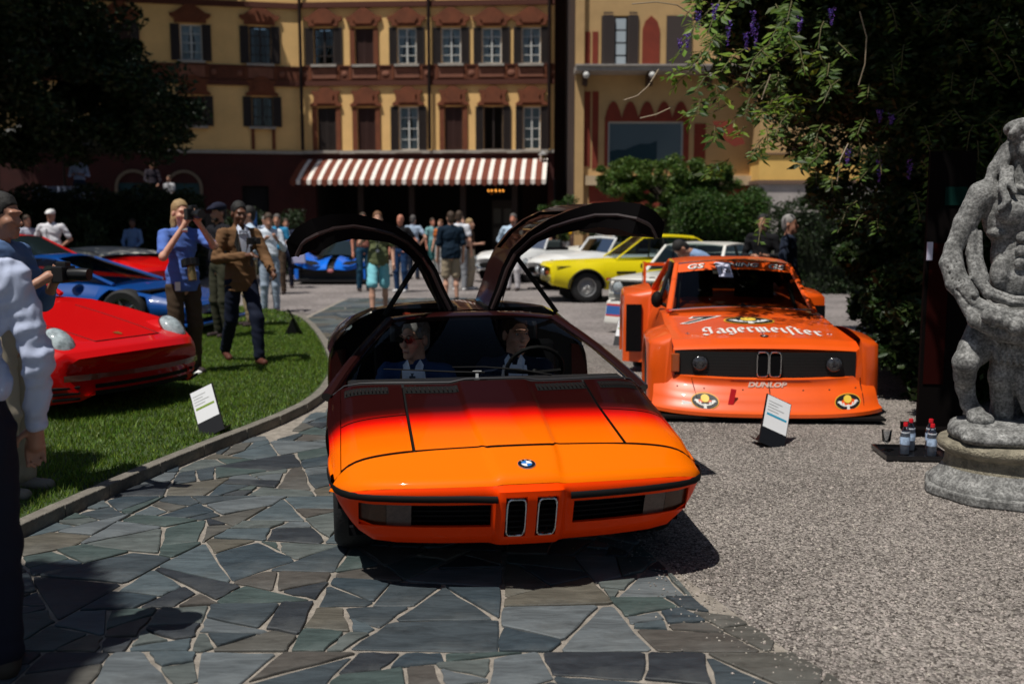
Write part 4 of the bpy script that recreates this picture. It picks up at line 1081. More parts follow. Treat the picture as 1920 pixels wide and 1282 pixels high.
for k in range(6):
    y = 2.85 + k * .15; z = itp(y, [2.72, 3.0, 3.4, 3.8], [1.06, 1.0, .93, .87]); MB().box((0, y, z + .02), (.9, .07, .012), mat=Matrix.Rotation(radians(-18), 4, 'X')).build('engine_louvre', blk, CAR, smooth=0)
for s in (-1, 1):
    mb = MB(); mb.grid([[(s * .58, 2.60, 1.06), (s * .62, 2.75, 1.05), (s * .70, 3.1, .985), (s * .75, 3.5, .91), (s * .74, 4.0, .80)], [(s * .70, 2.58, 1.0), (s * .73, 2.75, 1.0), (s * .78, 3.1, .95), (s * .82, 3.5, .89), (s * .78, 4.0, .79)], [(s * .81, 2.56, .91), (s * .84, 2.75, .91), (s * .86, 3.1, .885), (s * .87, 3.5, .85), (s * .80, 4.0, .77)], [(s * .89, 2.56, .82), (s * .91, 2.75, .83), (s * .915, 3.1, .82), (s * .90, 3.5, .81), (s * .81, 4.0, .75)], [(s * .922, 2.56, .75), (s * .94, 2.75, .765), (s * .94, 3.1, .77), (s * .92, 3.5, .765), (s * .82, 4.0, .71)]]); mb.build('rear_quarter', maroon, CAR, smooth=70)
# floor, bulkhead, dashboard, tub
mb = MB(); mb.box((0, 2.0, .21), (1.62, 3.6, .04)); mb.build('floor_pan', blk_in, CAR, smooth=0)
mb = MB(); mb.grid([[(x * w, 2.60, z) for x in (-1, 0, 1)] for z, w in ((.22, .90), (.6, .91), (.80, .89), (.93, .76), (1.05, .58))]); mb.box((0, 2.54, .48), (1.4, .08, .5)); mb.build('bulkhead', blk_in, CAR, smooth=0)
mb = MB()
rows = [[(x, y, z) for x in (-.80, -.6, -.3, 0, .3, .6, .80)] for y, z in ((.98, .70), (1.10, .745), (1.32, .755), (1.42, .72), (1.46, .62), (1.45, .3))]
mb.grid(rows); mb.box((0, 1.0, .45), (1.6, .04, .5)); mb.build('dashboard', M('dash_black', (.006, .006, .008), .6), CAR, smooth=40)
MB().box((0, 1.9, .40), (.22, 1.0, .34)).build('centre_console', blk_in, CAR, smooth=0, bevel=.02)
for s in (-1, 1):
    st = MB(); st.box((s * .38, 1.86, .33), (.5, .5, .18)); st.box((s * .38, 2.24, .58), (.48, .12, .56), mat=Matrix.Rotation(radians(-18), 4, 'X')); so_ = st.build('seat', blk_in, CAR, smooth=0, bevel=.04)
    MB().box((s * .38, 2.37, .90), (.26, .09, .16)).build('headrest', M('headrest_black', (.01, .01, .012), .6), so_, smooth=0, bevel=.03)
    MB().box((s * .80, 2.0, .33), (.14, 1.1, .12)).build('door_sill', blk, CAR, smooth=0, bevel=.01)
# steering wheel on the right-hand side of the picture
mb = MB(); c0 = Vector((.33, 1.50, .755)); Rt = Matrix.Rotation(radians(-62), 3, 'X'); pts = [tuple(c0 + Rt @ Vector((.175 * cos(2 * pi * i / 24), .175 * sin(2 * pi * i / 24), 0))) for i in range(25)]
mb.tube(pts, .013, 8, cap=False); mb.tube([tuple(c0 + Rt @ Vector((-.17, 0, 0))), tuple(c0 + Rt @ Vector((0, 0, -.02))), tuple(c0 + Rt @ Vector((.17, 0, 0)))], .012, 6); mb.tube([tuple(c0), (0.33, 1.44, .70)], .018, 8); mb.build('steering_wheel', M('wheel_black', (.006, .006, .006), .6, spec=.1), CAR)
# orange rear shelf edge seen through the glass, white trinket on the dash
MB().box((.02, 2.56, 1.015), (.86, .02, .018)).build('rear_window_trim', M('orange_trim', (.75, .09, .03), .5), CAR, smooth=0)
mb = MB(); mb.box((-.075, 1.12, .815), (.05, .008, .012)).box((-.075, 1.12, .795), (.016, .008, .04)).box((-.075, 1.12, .773), (.03, .01, .006)); mb.build('dash_ornament', M('badge_white'), CAR, smooth=0)
# wipers
for pts in ([(-.05, .975, .012), (-.2, .985, .02), (-.42, 1.06, .02), (-.60, 1.13, .012)], [(.33, .98, .012), (.15, .985, .02), (-.05, 1.02, .02), (-.22, 1.07, .012)]):
    mb = MB(); P = []
    for x, y, e in pts:
        v = (y - cowl(x)) / (1.8 - cowl(x)); q = WS(x / .88, max(v, 0)); P.append((x, q[1], q[2] + e))
    mb.tube(P, [.006, .0055, .004, .003], 6); mb.build('wiper', blk, CAR)
# wheels: tyre and rim
def make_wheel(parent, x, y, r, w, rim_r, s, spoke=8, rim_mat=None, style='spoke', yawr=0):
    t = MB(); t.lathe([(rim_r, -w * .46), (r * .88, -w * .5), (r * .97, -w * .42), (r, -w * .3), (r, w * .3), (r * .97, w * .42), (r * .88, w * .5), (rim_r, w * .46), (rim_r * .98, 0), (rim_r, -w * .46)], n=40, axis='x')
    o = t.build('wheel', tyre_m, parent, smooth=40); o.location = (x, y, r); o.rotation_euler = (0, 0, yawr)
    m_ = rim_mat or alloy; q = MB()
    q.lathe([(rim_r * .99, s * w * .44), (rim_r * .93, s * w * .42), (rim_r * .90, s * w * .1), (rim_r * .9, -s * w * .4)], n=32, axis='x')
    for k in range(spoke):
        a = 2 * pi * k / spoke
        if style == 'spoke': q.tube([(s * w * .30, rim_r * .12 * cos(a), rim_r * .12 * sin(a)), (s * w * .36, rim_r * .92 * cos(a), rim_r * .92 * sin(a))], [rim_r * .10, rim_r * .075], 6)
        else:
            for d in (-.16, .16): q.tube([(s * w * .30, rim_r * .2 * cos(a), rim_r * .2 * sin(a)), (s * w * .24, rim_r * .82 * cos(a + d), rim_r * .82 * sin(a + d))], rim_r * .025, 4)
    q.lathe([(0, s * w * .40), (rim_r * .13, s * w * .38), (rim_r * .2, s * w * .28), (rim_r * .9, s * w * .05)], n=24, axis='x'); q.build('rim', m_, o, smooth=40)
    return o
for yy in WY:
    for s in (-1, 1): make_wheel(CAR, s * .775, yy, WR, .215, .185, s)
for s in (-1, 1):
    for yy in WY:
        mb = MB(); rows = []
        for i in range(13):
            a = pi * i / 12; rows.append([(s * .86, yy - .33 * cos(a), .285 + .315 * sin(a)), (s * .52, yy - .33 * cos(a), .285 + .315 * sin(a))])
        mb.grid(rows); mb.grid([[(s * .6, yy - .34, .1), (s * .6, yy + .34, .1)], [(s * .6, yy - .30, .58), (s * .6, yy + .30, .58)]]); mb.build('wheel_well', blk_in, CAR, smooth=0)
# gullwing doors ------------------------------------------------
PR = [(.110, 1.105), (.165, 1.24), (.205, 1.36), (.265, 1.475), (.36, 1.585), (.46, 1.66), (.57, 1.71), (.70, 1.75), (.83, 1.755), (.94, 1.735), (1.03, 1.69), (1.09, 1.62), (1.075, 1.53)]
def door(s, tilt):
    a = radians(tilt)
    def rot(x, z):
        dx, dz = x - .11, z - 1.105; return (.11 + dx * cos(a) - dz * sin(a), 1.105 + dx * sin(a) + dz * cos(a))
    pr = [rot(*q) for q in PR]
    hg = MB(); hg.box((s * .115, 2.20, 1.10), (.05, .42, .03)); root = hg.build('gullwing_door', blk, CAR, smooth=0)
    n = len(pr); nrm = []
    for i in range(n):
        p0, p1 = pr[max(i - 1, 0)], pr[min(i + 1, n - 1)]; d = sqrt((p1[0] - p0[0]) ** 2 + (p1[1] - p0[1]) ** 2); nrm.append(((p1[1] - p0[1]) / d, -(p1[0] - p0[0]) / d))
    def yr(t):                                        # front and rear limits along the profile
        return itp(t, [0, .25, .45, .75, 1], [1.98, 1.92, 1.60, 1.26, 1.30]), itp(t, [0, .3, 1], [2.60, 2.60, 2.56])
    T = [i / (n - 1) for i in range(n)]
    def surf(i, j, off, nj=10, lo=0, hi=1):
        y0, y1 = yr(T[i]); f = lerp(lo, hi, j / nj); return (s * (pr[i][0] + nrm[i][0] * off), lerp(y0, y1, f), pr[i][1] + nrm[i][1] * off)
    # outer skin frame ring leaves a window opening between stations 4 and 8 (side glass) and 0-3 roof glass stays metal
    th = lambda i: itp(T[i], [0, .3, .5, .75, .92, 1], [.06, .08, .13, .18, .17, .07])
    mb = MB(); P = [[surf(i, j, -.0) for j in range(11)] for i in range(n)]
    mb.grid(P, skip=lambda i, j: 3 <= i < 6 and 1 <= j < 9)
    mb.build('door_skin', maroon, root, smooth=50)
    mb = MB(); P2 = [[surf(i, j, th(i)) for j in range(11)] for i in range(n)]
    mb.grid(P2, skip=lambda i, j: 3 <= i < 6 and 1 <= j < 9)
    mb.grid([[surf(i, 0, -.001) for i in range(n)], [surf(i, 0, th(i)) for i in range(n)]]); mb.grid([[surf(i, 10, -.001) for i in range(n)], [surf(i, 10, th(i)) for i in range(n)]])
    mb.grid([[surf(n - 1, j, -.001) for j in range(11)], [surf(n - 1, j, th(n - 1)) for j in range(11)]])
    mb.build('door_lining', M('door_black', (.004, .0035, .004), .9, spec=.08), root, smooth=50)
    mb = MB(); mb.grid([[surf(i, j, .012) for j in range(1, 10)] for i in range(3, 7)]); mb.build('side_glass', glass_mat('smoked_glass', (.75, .78, .78), .75), root, smooth=60)
    mb = MB(); mb.tube([surf(i, 0, th(i) * .5) for i in range(n)], .013, 6); mb.build('door_seal', M('seal_shine', (.03, .02, .02), .3), root)
    mb = MB(); q = surf(3, 1, .03); mb.tube([q, (s * .56, 1.93, 1.07)], .017, 6); mb.build('door_stay', blk, root)
    mb = MB(); q = surf(3, 3, .03); mb.tube([q, (q[0] + (s * .20 - q[0]) * .55, 2.0, lerp(q[2], 1.09, .55)), (s * .20, 2.02, 1.09)], [.013, .013, .006], 6); mb.ell((q[0], q[1], q[2]), (.015, .015, .015), 8); mb.build('gas_strut', M('strut_metal', (.05, .05, .055), .3, .7), root)
    mb = MB(); mb.box((s * (pr[7][0]), 1.9, pr[7][1] - .09), (.12, .5, .03)); mb.build('armrest', blk_in, root, smooth=0, bevel=.01)
door(1, 2); door(-1, -4)
# ================================================================ OTHER CARS
def smooth_interp(xs, ys, q):
    return np.interp(q, xs, ys)
def car_body(root, st, arches, mat, nose=0.12, tail=0.06, flare=0.02, name='body', ztrim=None, deck_pow=2.2, smooth=32):
    """lofted lower body. st rows: y, z_bottom, z_mid, z_shoulder, z_deck, w_bottom, w_mid, w_shoulder; front at the first row"""
    st = np.array(st, float); y0, y1 = st[0, 0], st[-1, 0]
    ys_ = list(np.linspace(y0, y1, 90))
    for yc, zc, r in arches:
        for e in (-r, r): ys_ += [yc + e, yc + e + (1e-3 if e > 0 else -1e-3)]
        ys_ += list(yc + r * np.cos(np.linspace(0.1, pi - .1, 16)))
    ys_ = sorted(set(round(float(v), 4) for v in list(ys_) + [q[0] for q in st])); rows = []
    cols = [np.interp(ys_, st[:, 0], st[:, k]) for k in range(1, 8)]
    half_all = []
    for i, y in enumerate(ys_):
        zb, zm, zs, zd, wb_, wm, w_s = [c[i] for c in cols]; zb0 = zb; fl = 0
        for yc, zc, r in arches:
            if abs(y - yc) < r: zb = max(zb, zc + sqrt(max(r * r - (y - yc) ** 2, 0)))
            fl = max(fl, flare * exp(-((y - yc) / (r * 1.15)) ** 4))
        zb = min(zb, zs - .03); half = []
        # lower side from zb to shoulder through the widest point
        for t in np.linspace(0, 1, 9):
            z = zb + (zs - zb) * t
            if z < zm: w = wm - (wm - wb_) * ((zm - z) / max(zm - zb0, .01)) ** 2
            else: w = wm - (wm - w_s) * ((z - zm) / max(zs - zm, .01)) ** 2
            half.append((w + fl * (1 - t * .7), z))
        for t in (0.03, .08, .16, .3, .5, .75, 1.0): half.append((w_s * (1 - t), zs + (zd - zs) * (1 - (1 - t) ** deck_pow)))
        half = [(half[0][0] - .10, zb + .004)] + half
        half_all.append(half)
        def yy(w):
            a = min(abs(w) / max(st[:, 6].max(), .1), 1.05); f0 = max(0, 1 - (y - y0) / .6); f1 = max(0, 1 - (y1 - y) / .6)
            return y + f0 * (nose * a ** 2.4) - f1 * tail * a ** 2.4
        rows.append([(-w, yy(w), z) for w, z in half] + [(w, yy(w), z) for w, z in half[::-1][1:]])
    mb = MB(); mb.grid(rows)
    for r_ in (rows[0], rows[-1]):                                   # close nose and tail with a strip fan
        h = len(r_) // 2; L_ = r_[:h + 1]; R_ = r_[h:][::-1]; mb.grid([L_, [tuple((Vector(a) + Vector(b)) / 2) for a, b in zip(L_, R_)], R_])
    return mb.build(name, mat, root, smooth=smooth)
def wheels(root, ys_, x, r, w, rim, **k):
    for y in ys_:
        for s in (-1, 1): make_wheel(root, s * x, y, r, w, rim, s, **k)
        MB().box((0, y, r + .02), (2 * x - w * .2, r * 2.1, r * 1.7)).build('wheel_well', blk_in, root, smooth=0)
dark_glass = M('dark_car_glass', (0.012, 0.02, 0.022), 0.05, spec=0.9)
lamp_glass = M('lamp_glass', (0.32, 0.36, 0.38), 0.1, coat=1, noise=(30, .4))
def greenhouse(root, base, roof, mat, glass=dark_glass, pill=.028, roof_t=.03, bpillar=None, crown=.03, name='roof'):
    """base/roof = half outlines: list of (x, y, z) front-centre -> rear-centre with the corners; x>=0. 4 corner points each."""
    (bfx, bfy, bfz), (brx, bry, brz) = base; (rfx, rfy, rfz), (rrx, rry, rrz) = roof
    B = [(-bfx, bfy, bfz), (bfx, bfy, bfz), (brx, bry, brz), (-brx, bry, brz)]; R_ = [(-rfx, rfy, rfz), (rfx, rfy, rfz), (rrx, rry, rrz), (-rrx, rry, rrz)]
    names = ['windscreen', 'side_window', 'rear_window', 'side_window']
    for k in range(4):
        a, b_, c, d = B[k], B[(k + 1) % 4], R_[(k + 1) % 4], R_[k]; mb = MB(); n = 8; rows = []
        for i in range(5):
            l, r_ = Vector(a).lerp(Vector(d), i / 4), Vector(b_).lerp(Vector(c), i / 4)
            nrm = (Vector(b_) - Vector(a)).cross(Vector(d) - Vector(a)).normalized(); out = nrm if nrm.dot(Vector(((a[0] + b_[0]) / 2, (a[1] + b_[1]) / 2 - (bfy + bry) / 2, .2))) > 0 else -nrm
            bow = (.05 if k in (0, 2) else .02)
            rows.append([tuple(l.lerp(r_, j / n) + out * bow * sin(pi * j / n)) for j in range(n + 1)])
        mb.grid(rows); mb.build(names[k], glass, root, smooth=60)
    mb = MB(); rows = []
    for i in range(9):
        t = i / 8; w = lerp(rfx, rrx, t) + .015; y = lerp(rfy - .02, rry + .02, t); z = lerp(rfz, rrz, t) + crown * sin(pi * t) + .004
        rows.append([(w * u, y + (.05 * (u * u) if i == 0 else 0) - (.03 * u * u if i == 8 else 0), z + roof_t * (1 - abs(u) ** 4)) for u in np.linspace(-1, 1, 15)])
    mb.grid(rows)
    for e in (rows[0], rows[-1], [r_[0] for r_ in rows], [r_[-1] for r_ in rows]): mb.grid([e, [(q[0], q[1], q[2] - .025) for q in e]])
    mb.build(name, mat, root, smooth=50)
    for k in range(4):
        mb = MB(); mb.tube([B[k], R_[k]], [pill * (1.3 if k in (0, 1) else 2.0), pill], 8, flat=.7); mb.build('pillar', mat, root)
    if bpillar:
        for s in (-1, 1):
            t = (bpillar - bfy) / (bry - bfy); tr = (bpillar - rfy) / (rry - rfy)
            a = Vector((s * lerp(bfx, brx, t), bpillar, lerp(bfz, brz, t))); b_ = Vector((s * lerp(rfx, rrx, tr), bpillar, lerp(rfz, rrz, tr)))
            mb = MB(); mb.tube([a + Vector((s * .02, 0, 0)), b_ + Vector((s * .015, 0, 0))], pill, 6); mb.build('pillar', M('pillar_black', (.01, .01, .01), .4), root)
def round_lamp(root, x, y, z, r, mat=lamp_glass, ring=chrome, name='headlight', tilt=0):
    mb = MB(); mb.lathe([(r * 1.0, 0), (r * .98, -.012), (r * .8, -.03), (r * .45, -.042), (0, -.047)], n=24, axis='y'); o = mb.build(name, mat, root, smooth=60); o.location = (x, y, z); o.rotation_euler = (tilt, 0, 0)
    mb = MB(); mb.lathe([(r * 1.0, .01), (r * 1.0, -.016), (r * 1.1, -.018), (r * 1.14, -.006), (r * 1.14, .01)], n=24, axis='y'); mb.build('lamp_ring', ring, o, smooth=60)
    return o

# ---------------------------------------------------------------- orange racing saloon
RC = thing('racing_saloon', 'bright orange wide bodied racing saloon with black stag emblems and a deep front splitter', 'race car', (2.14, 8.22, 0), radians(-4))
r_or = M('race_orange', (0.80, 0.095, 0.004), .4, coat=.6, noise=(3, .06))
ARC = [(0.70, .30, .33), (3.25, .33, .37)]
car_body(RC, [(0.12, .30, .45, .575, .60, .70, .80, .76), (.16, .26, .45, .60, .63, .78, .84, .80), (.3, .24, .45, .64, .675, .80, .85, .80), (1.0, .22, .45, .70, .74, .80, .83, .78), (1.55, .22, .48, .765, .795, .80, .82, .77), (3.0, .22, .5, .83, .86, .80, .84, .76), (4.1, .25, .5, .84, .88, .78, .82, .74), (4.35, .35, .5, .78, .82, .70, .74, .66)], ARC, r_or, nose=.08, flare=0.0)
# front skirt: raked shovel down to the splitter lip
mb = MB(); rows = []
for y, z, w in ((.10, .355, .82), (.06, .345, .86), (.07, .32, .90), (.055, .275, .92), (-.01, .23, .935), (-.055, .17, .94), (-.085, .11, .95), (-.13, .085, .965), (-.13, .055, .965), (.1, .055, .96)):
    rows.append([(w * u, y + .16 * abs(u) ** 3 + .05 * abs(u) ** 12, z + .03 * abs(u) ** 3) for u in np.linspace(-1, 1, 31)])
mb.grid(rows); skirt = mb.build('front_spoiler', r_or, RC, smooth=40)
def skirt_pt(x, z, e=.006):
    u = x / .93; y = itp(z, [.11, .17, .23, .275, .32, .345, .355], [-.085, -.055, -.01, .055, .07, .06, .10]); return (x, y + .16 * abs(u) ** 3 + .05 * abs(u) ** 12 - e, z + .03 * abs(u) ** 3)
mb = MB(); mb.box((0, .15, .045), (1.9, .5, .02)); mb.build('splitter', blk, RC, smooth=0)
for x in (-.62, .02, .80):
    mb = MB(); mb.tube([skirt_pt(x + (.05 if x < 0 else 0) * (1 - i / 5), lerp(.12, .335, i / 5), .003) for i in range(6)], .004, 4); mb.build('panel_seam', blk, RC)
for x in (-.74, -.52, -.2, .3, .52, .75):
    q = skirt_pt(x, .26, .004); MB().ell(q, (.008, .006, .008), 6).build('rivet', M('rivet_dark', (.08, .03, .02), .5), RC)
# box flares front and rear
for s in (-1, 1):
    for yc, ra, nm, ztop_, wo in ((.70, .34, 'front_flare', .635, .985), (3.25, .42, 'rear_flare', .86, 1.10)):
        mb = MB(); rows = []; y0_, y1_ = yc - ra - (.18 if nm[0] == 'f' else .22), yc + ra + .16
        for y in sorted(set([round(float(v), 3) for v in np.linspace(y0_, y1_, 26)] + [round(yc - ra, 3), round(yc + ra, 3), round(yc - ra - .001, 3), round(yc + ra + .001, 3)])):
            zb = .12 if abs(y - yc) >= ra else (.28 if yc < 1 else .33) + sqrt(max(ra * ra - (y - yc) ** 2, 0)) * .98
            f = min(1, (y - y0_) / .10, (y1_ - y) / .16) ** .6 if y0_ < y < y1_ else 0
            w = lerp(.85, wo, f); zt = ztop_ + (.04 * sin(pi * (y - y0_) / (y1_ - y0_))); zb = min(zb, zt - .03)
            rows.append([(s * (w - .1), y, zb + .004), (s * w, y, zb), (s * w, y, lerp(zb, zt, .5)), (s * (w - .01), y, zt - .03), (s * (w - .04), y, zt), (s * .79, y, zt + .05)])
        mb.grid(rows); e = rows[0]; mb.add(e, [tuple(range(len(e)))]); e = rows[-1]; mb.add(e, [tuple(range(len(e)))]); fl = mb.build(nm, r_or, RC, smooth=35)
        if nm == 'rear_flare':
            mb = MB(); mb.box((s * .985, y0_ - .005, .50), (.17, .02, .52)); mb.build('cooling_duct', blk_in, fl, smooth=0)
wheels(RC, [.70, 3.25], .84, .31, .25, .20, rim_mat=M('rim_pale', (.45, .42, .38), .35, .5), style='mesh', spoke=14)
gm_race = glass_mat('race_glass', (.6, .66, .66), .6, ior=1.15)
greenhouse(RC, [(.70, 1.50, .795), (.68, 3.75, .86)], [(.575, 2.15, 1.22), (.55, 3.25, 1.22)], r_or, glass=gm_race, pill=.026, bpillar=2.55)
MB().box((0, 2.9, .66), (1.3, 2.3, .05)).box((0, 3.6, .95), (1.2, .04, .35)).build('cabin_floor', blk_in, RC, smooth=0)
mb = MB()
for s in (-1, 1):
    mb.tube([(s * .6, 1.75, .75), (s * .52, 2.22, 1.17), (s * .50, 3.1, 1.18), (s * .55, 3.6, .85)], .02, 6); mb.tube([(s * .58, 3.1, .8), (-s * .48, 2.9, 1.17)], .018, 6)
mb.tube([(-.5, 2.22, 1.17), (.5, 2.22, 1.17)], .02, 6); mb.build('roll_cage', M('cage_black', (.01, .01, .01), .4), RC)
for s in (-1, 1): MB().box((s * .33, 2.75, .85), (.42, .12, .6)).build('seat', blk_in, RC, smooth=0, bevel=.05)
mb = MB(); mb.box((-.1, 3.55, 1.12), (.5, .03, .14)); mb.build('rear_screen_panel', M('pale_panel', (.42, .40, .34), .6), RC, smooth=0)
# chrome screen surround, sun strip with lettering, numbered paper
def rws(x, t, e=.0):                                            # point on the racing windscreen, t up
    bx, rx = .70, .575; u = x / lerp(bx, rx, t); y = lerp(1.50, 2.15, t); z = lerp(.795, 1.22, t); n_ = Vector((0, -.425, .65)).normalized()
    b_ = .05 * sin(pi * (u + 1) / 2); return (x, y + n_.y * (b_ + e), z + n_.z * (b_ + e))
mb = MB(); loop = [rws(lerp(-.70, .70, i / 12), 0, .004) for i in range(13)] + [rws(lerp(.70, .575, i / 6), i / 6, .004) for i in range(1, 7)] + [rws(lerp(.575, -.575, i / 12), 1, .004) for i in range(1, 13)] + [rws(lerp(-.575, -.70, i / 6), 1 - i / 6, .004) for i in range(1, 7)]
mb.tube(loop, .009, 6, cap=False); mb.build('screen_trim', chrome, RC)
mb = MB(); mb.grid([[rws(lerp(-1, 1, i / 16) * lerp(.70, .575, t), t, .004) for i in range(17)] for t in (.80, .9, .985)]); mb.build('sun_strip', r_or, RC, smooth=60)
white_p = M('white_print', (.75, .75, .72), .5); black_p = M('black_print', (.006, .006, .006), .5)
for tx, cx in (('GS', -.40), ('TUNING', 0.01), ('GS', .42)):
    sz = .108 if tx == 'GS' else .092
    for o_, mt, e, off in ((.006, black_p, .0055, .006), (0, white_p, .0075, .0015)):
        text_mesh('screen_lettering', tx, sz, (lambda cx, e, o_: lambda u, v: rws(cx + u * 1.3 + o_, .893 + v / .74 - o_ * .5, e))(cx, e, o_), mt, RC, shear=.25, offset=off)
MB().add([rws(-.17, .62, .012), rws(-.03, .60, .012), rws(-.045, .93, .012), rws(-.185, .95, .012)], [(0, 1, 2, 3)]).build('number_paper', M('paper_lilac', (.62, .62, .78), .7), RC, smooth=0)
text_mesh('number_print', '16', .115, lambda u, v: rws(-.105 + u, .735 + v / .74, .022), black_p, RC)
MB().tube([rws(.03, .62, .014), rws(0.0, 1.0, .014)], .005, 5).build('wiper', blk, RC)
MB().tube([rws(.02, .0, .01), rws(.0, .03, .02)], .02, 6).build('wiper_spindle', blk, RC)
# hood surface function
def hood(x, y, e=.004):
    zs = itp(y, [.12, .16, .3, 1.0, 1.55], [.575, .60, .64, .70, .765]); zd = itp(y, [.12, .16, .3, 1.0, 1.55], [.60, .63, .675, .74, .795]); w = itp(y, [.12, .3, 1.55], [.76, .80, .77])
    t = 1 - min(abs(x) / w, 1); a = min(abs(x) / .85, 1.05); f0 = max(0, 1 - (y - .12) / .6)
    return (x, y + f0 * .08 * a ** 2.4, zs + (zd - zs) * (1 - (1 - t) ** 2.2) + e)
def emblem(fn, w, h, parent, name='stag_emblem'):
    """black oval, yellow rim, yellow disc between pale antlers; fn(u, v, layer)"""
    mb = MB(); P = [fn(w * cos(2 * pi * i / 36), h * sin(2 * pi * i / 36), 0) for i in range(36)]; mb.add(P, [tuple(range(36))]); root = mb.build(name, M('emblem_yellow', (.75, .36, .02), .5), parent, smooth=0)
    mb = MB(); P = [fn(w * .93 * cos(2 * pi * i / 36), h * .90 * sin(2 * pi * i / 36), 1) for i in range(36)]; mb.add(P, [tuple(range(36))]); mb.build('emblem_field', black_p, root, smooth=0)
    mb = MB(); P = [fn(h * .42 * cos(2 * pi * i / 20) * w / h * .72, h * (.34 + .46 * sin(2 * pi * i / 20)), 2) for i in range(20)]; mb.add(P, [tuple(range(20))]); mb.build('emblem_disc', M('emblem_gold', (.8, .55, .06), .5), root, smooth=0)
    def strip(mb, pts, t):
        for (a, b_), (c, d) in zip(pts[:-1], pts[1:]):
            L_ = sqrt((c - a) ** 2 + (d - b_) ** 2) or 1; nx, ny = -(d - b_) / L_ * t, (c - a) / L_ * t
            mb.add([fn(w * (a + nx), h * (b_ + ny), 3), fn(w * (a - nx), h * (b_ - ny), 3), fn(w * (c - nx), h * (d - ny), 3), fn(w * (c + nx), h * (d + ny), 3)], [(0, 1, 2, 3)])
    mb = MB()
    for s in (-1, 1):
        strip(mb, [(s * .06, -.45), (s * .3, -.42), (s * .55, -.2), (s * .68, .18)], .07); strip(mb, [(s * .3, -.42), (s * .36, -.05)], .05); strip(mb, [(s * .48, -.28), (s * .54, .16)], .05); strip(mb, [(s * .62, -.05), (s * .78, .02)], .045)
    mb.add([fn(w * a, h * b_, 3) for a, b_ in [(-.2, -.4), (-.09, -.55), (-.12, -.86), (.12, -.86), (.09, -.55), (.2, -.4), (0, -.28)]], [tuple(range(7))]); mb.build('emblem_antlers', white_p, root, smooth=0)
emblem(lambda u, v, k: hood(.0 + u, 1.03 + v, .005 + .0012 * k), .235, .17, RC)
emblem(lambda u, v, k: skirt_pt(-.52 + u, .168 + v, .005 + .0012 * k), .115, .066, RC)
emblem(lambda u, v, k: skirt_pt(.66 + u, .165 + v, .005 + .0012 * k), .115, .066, RC)
# blackletter word drawn with a broad nib: strokes as lists of points on a 0-1 letter body
BL = {'J': ([[(.1, .95), (.35, 1.1), (.75, .98)], [(.62, 1.05), (.62, .1), (.35, -.12), (.08, .08)], [(.25, .95), (.22, .55), (.40, .45)]], .85),
      'a': ([[(.1, .62), (.35, .74), (.5, .6), (.5, .08), (.62, -.02)], [(.48, .4), (.15, .3), (.13, .1), (.3, -.02), (.48, .12)], [(.15, .95), (.2, .98)], [(.42, .95), (.47, .98)]], .68),
      'g': ([[(.48, .66), (.2, .7), (.1, .5), (.14, .12), (.3, 0), (.48, .12)], [(.38, .72), (.5, .62), (.5, -.15), (.3, -.32), (.08, -.22)]], .66),
      'e': ([[(.46, .42), (.16, .36)], [(.46, .42), (.42, .66), (.25, .72), (.12, .5), (.14, .12), (.3, -.02), (.5, .1)]], .58),
      'r': ([[(.04, .6), (.16, .7), (.18, .08), (.3, -.02)], [(.2, .55), (.36, .72), (.5, .62)]], .52),
      'm': ([[(.04, .6), (.16, .7), (.16, .06), (.26, -.02)], [(.18, .58), (.36, .72), (.42, .6), (.42, .06), (.52, -.02)], [(.44, .58), (.62, .72), (.68, .6), (.68, .06), (.8, -.02)]], .92),
      'i': ([[(.04, .6), (.16, .7), (.17, .08), (.3, -.02)], [(.16, .98), (.2, 1.0)]], .40),
      's': ([[(.16, -.3), (.18, .95), (.36, 1.1), (.5, .98)], [(.05, .62), (.2, .66)]], .46),
      't': ([[(.17, 1.0), (.17, .08), (.32, -.02), (.44, .08)], [(.02, .66), (.42, .70)]], .46)}
word = ['J', 'a', 'g', 'e', 'r', 'm', 'e', 'i', 's', 't', 'e', 'r']; tot = sum(BL[c][1] for c in word); S_w = 1.06 / tot
nib = (.085, .055); cur = -tot / 2
for c in word:
    mb = MB(); k_ = 0
    for stv in BL[c][0]:
        for a, b_ in zip(stv[:-1], stv[1:]):
            pts = [(a[0] - nib[0], a[1] - nib[1]), (a[0] + nib[0], a[1] + nib[1]), (b_[0] + nib[0], b_[1] + nib[1]), (b_[0] - nib[0], b_[1] - nib[1])]
            for o_, e in (((0, 0), .0052),):
                P = []
                for u, v in pts:
                    X_ = (cur + u) * S_w; arc = -.10 * (X_ / .53) ** 2 + .04; P.append(hood(.03 + X_, .56 + arc + (v - .3) * .27, e + k_ * .0002))
                mb.add(P, [(0, 1, 2, 3)]); k_ += 1
    mb.build('hood_letter', white_p, RC, smooth=0); cur += BL[c][1]
for o_, mt, e, off in ((0, white_p, .004, .022), (0, black_p, .0065, .004)):
    text_mesh('race_number', '7', .34, (lambda e: lambda u, v: hood(-.50 + u * 1.35 + v * .35, 1.10 + v * 1.1, e))(e), mt, RC, offset=off, shear=.2)
text_mesh('sponsor_word', 'DUNLOP', .062, lambda u, v: skirt_pt(.0 + u * 1.25, .300 + v * .85, .006), M('pale_print', (.72, .5, .42), .5), RC, shear=.25, offset=.003)
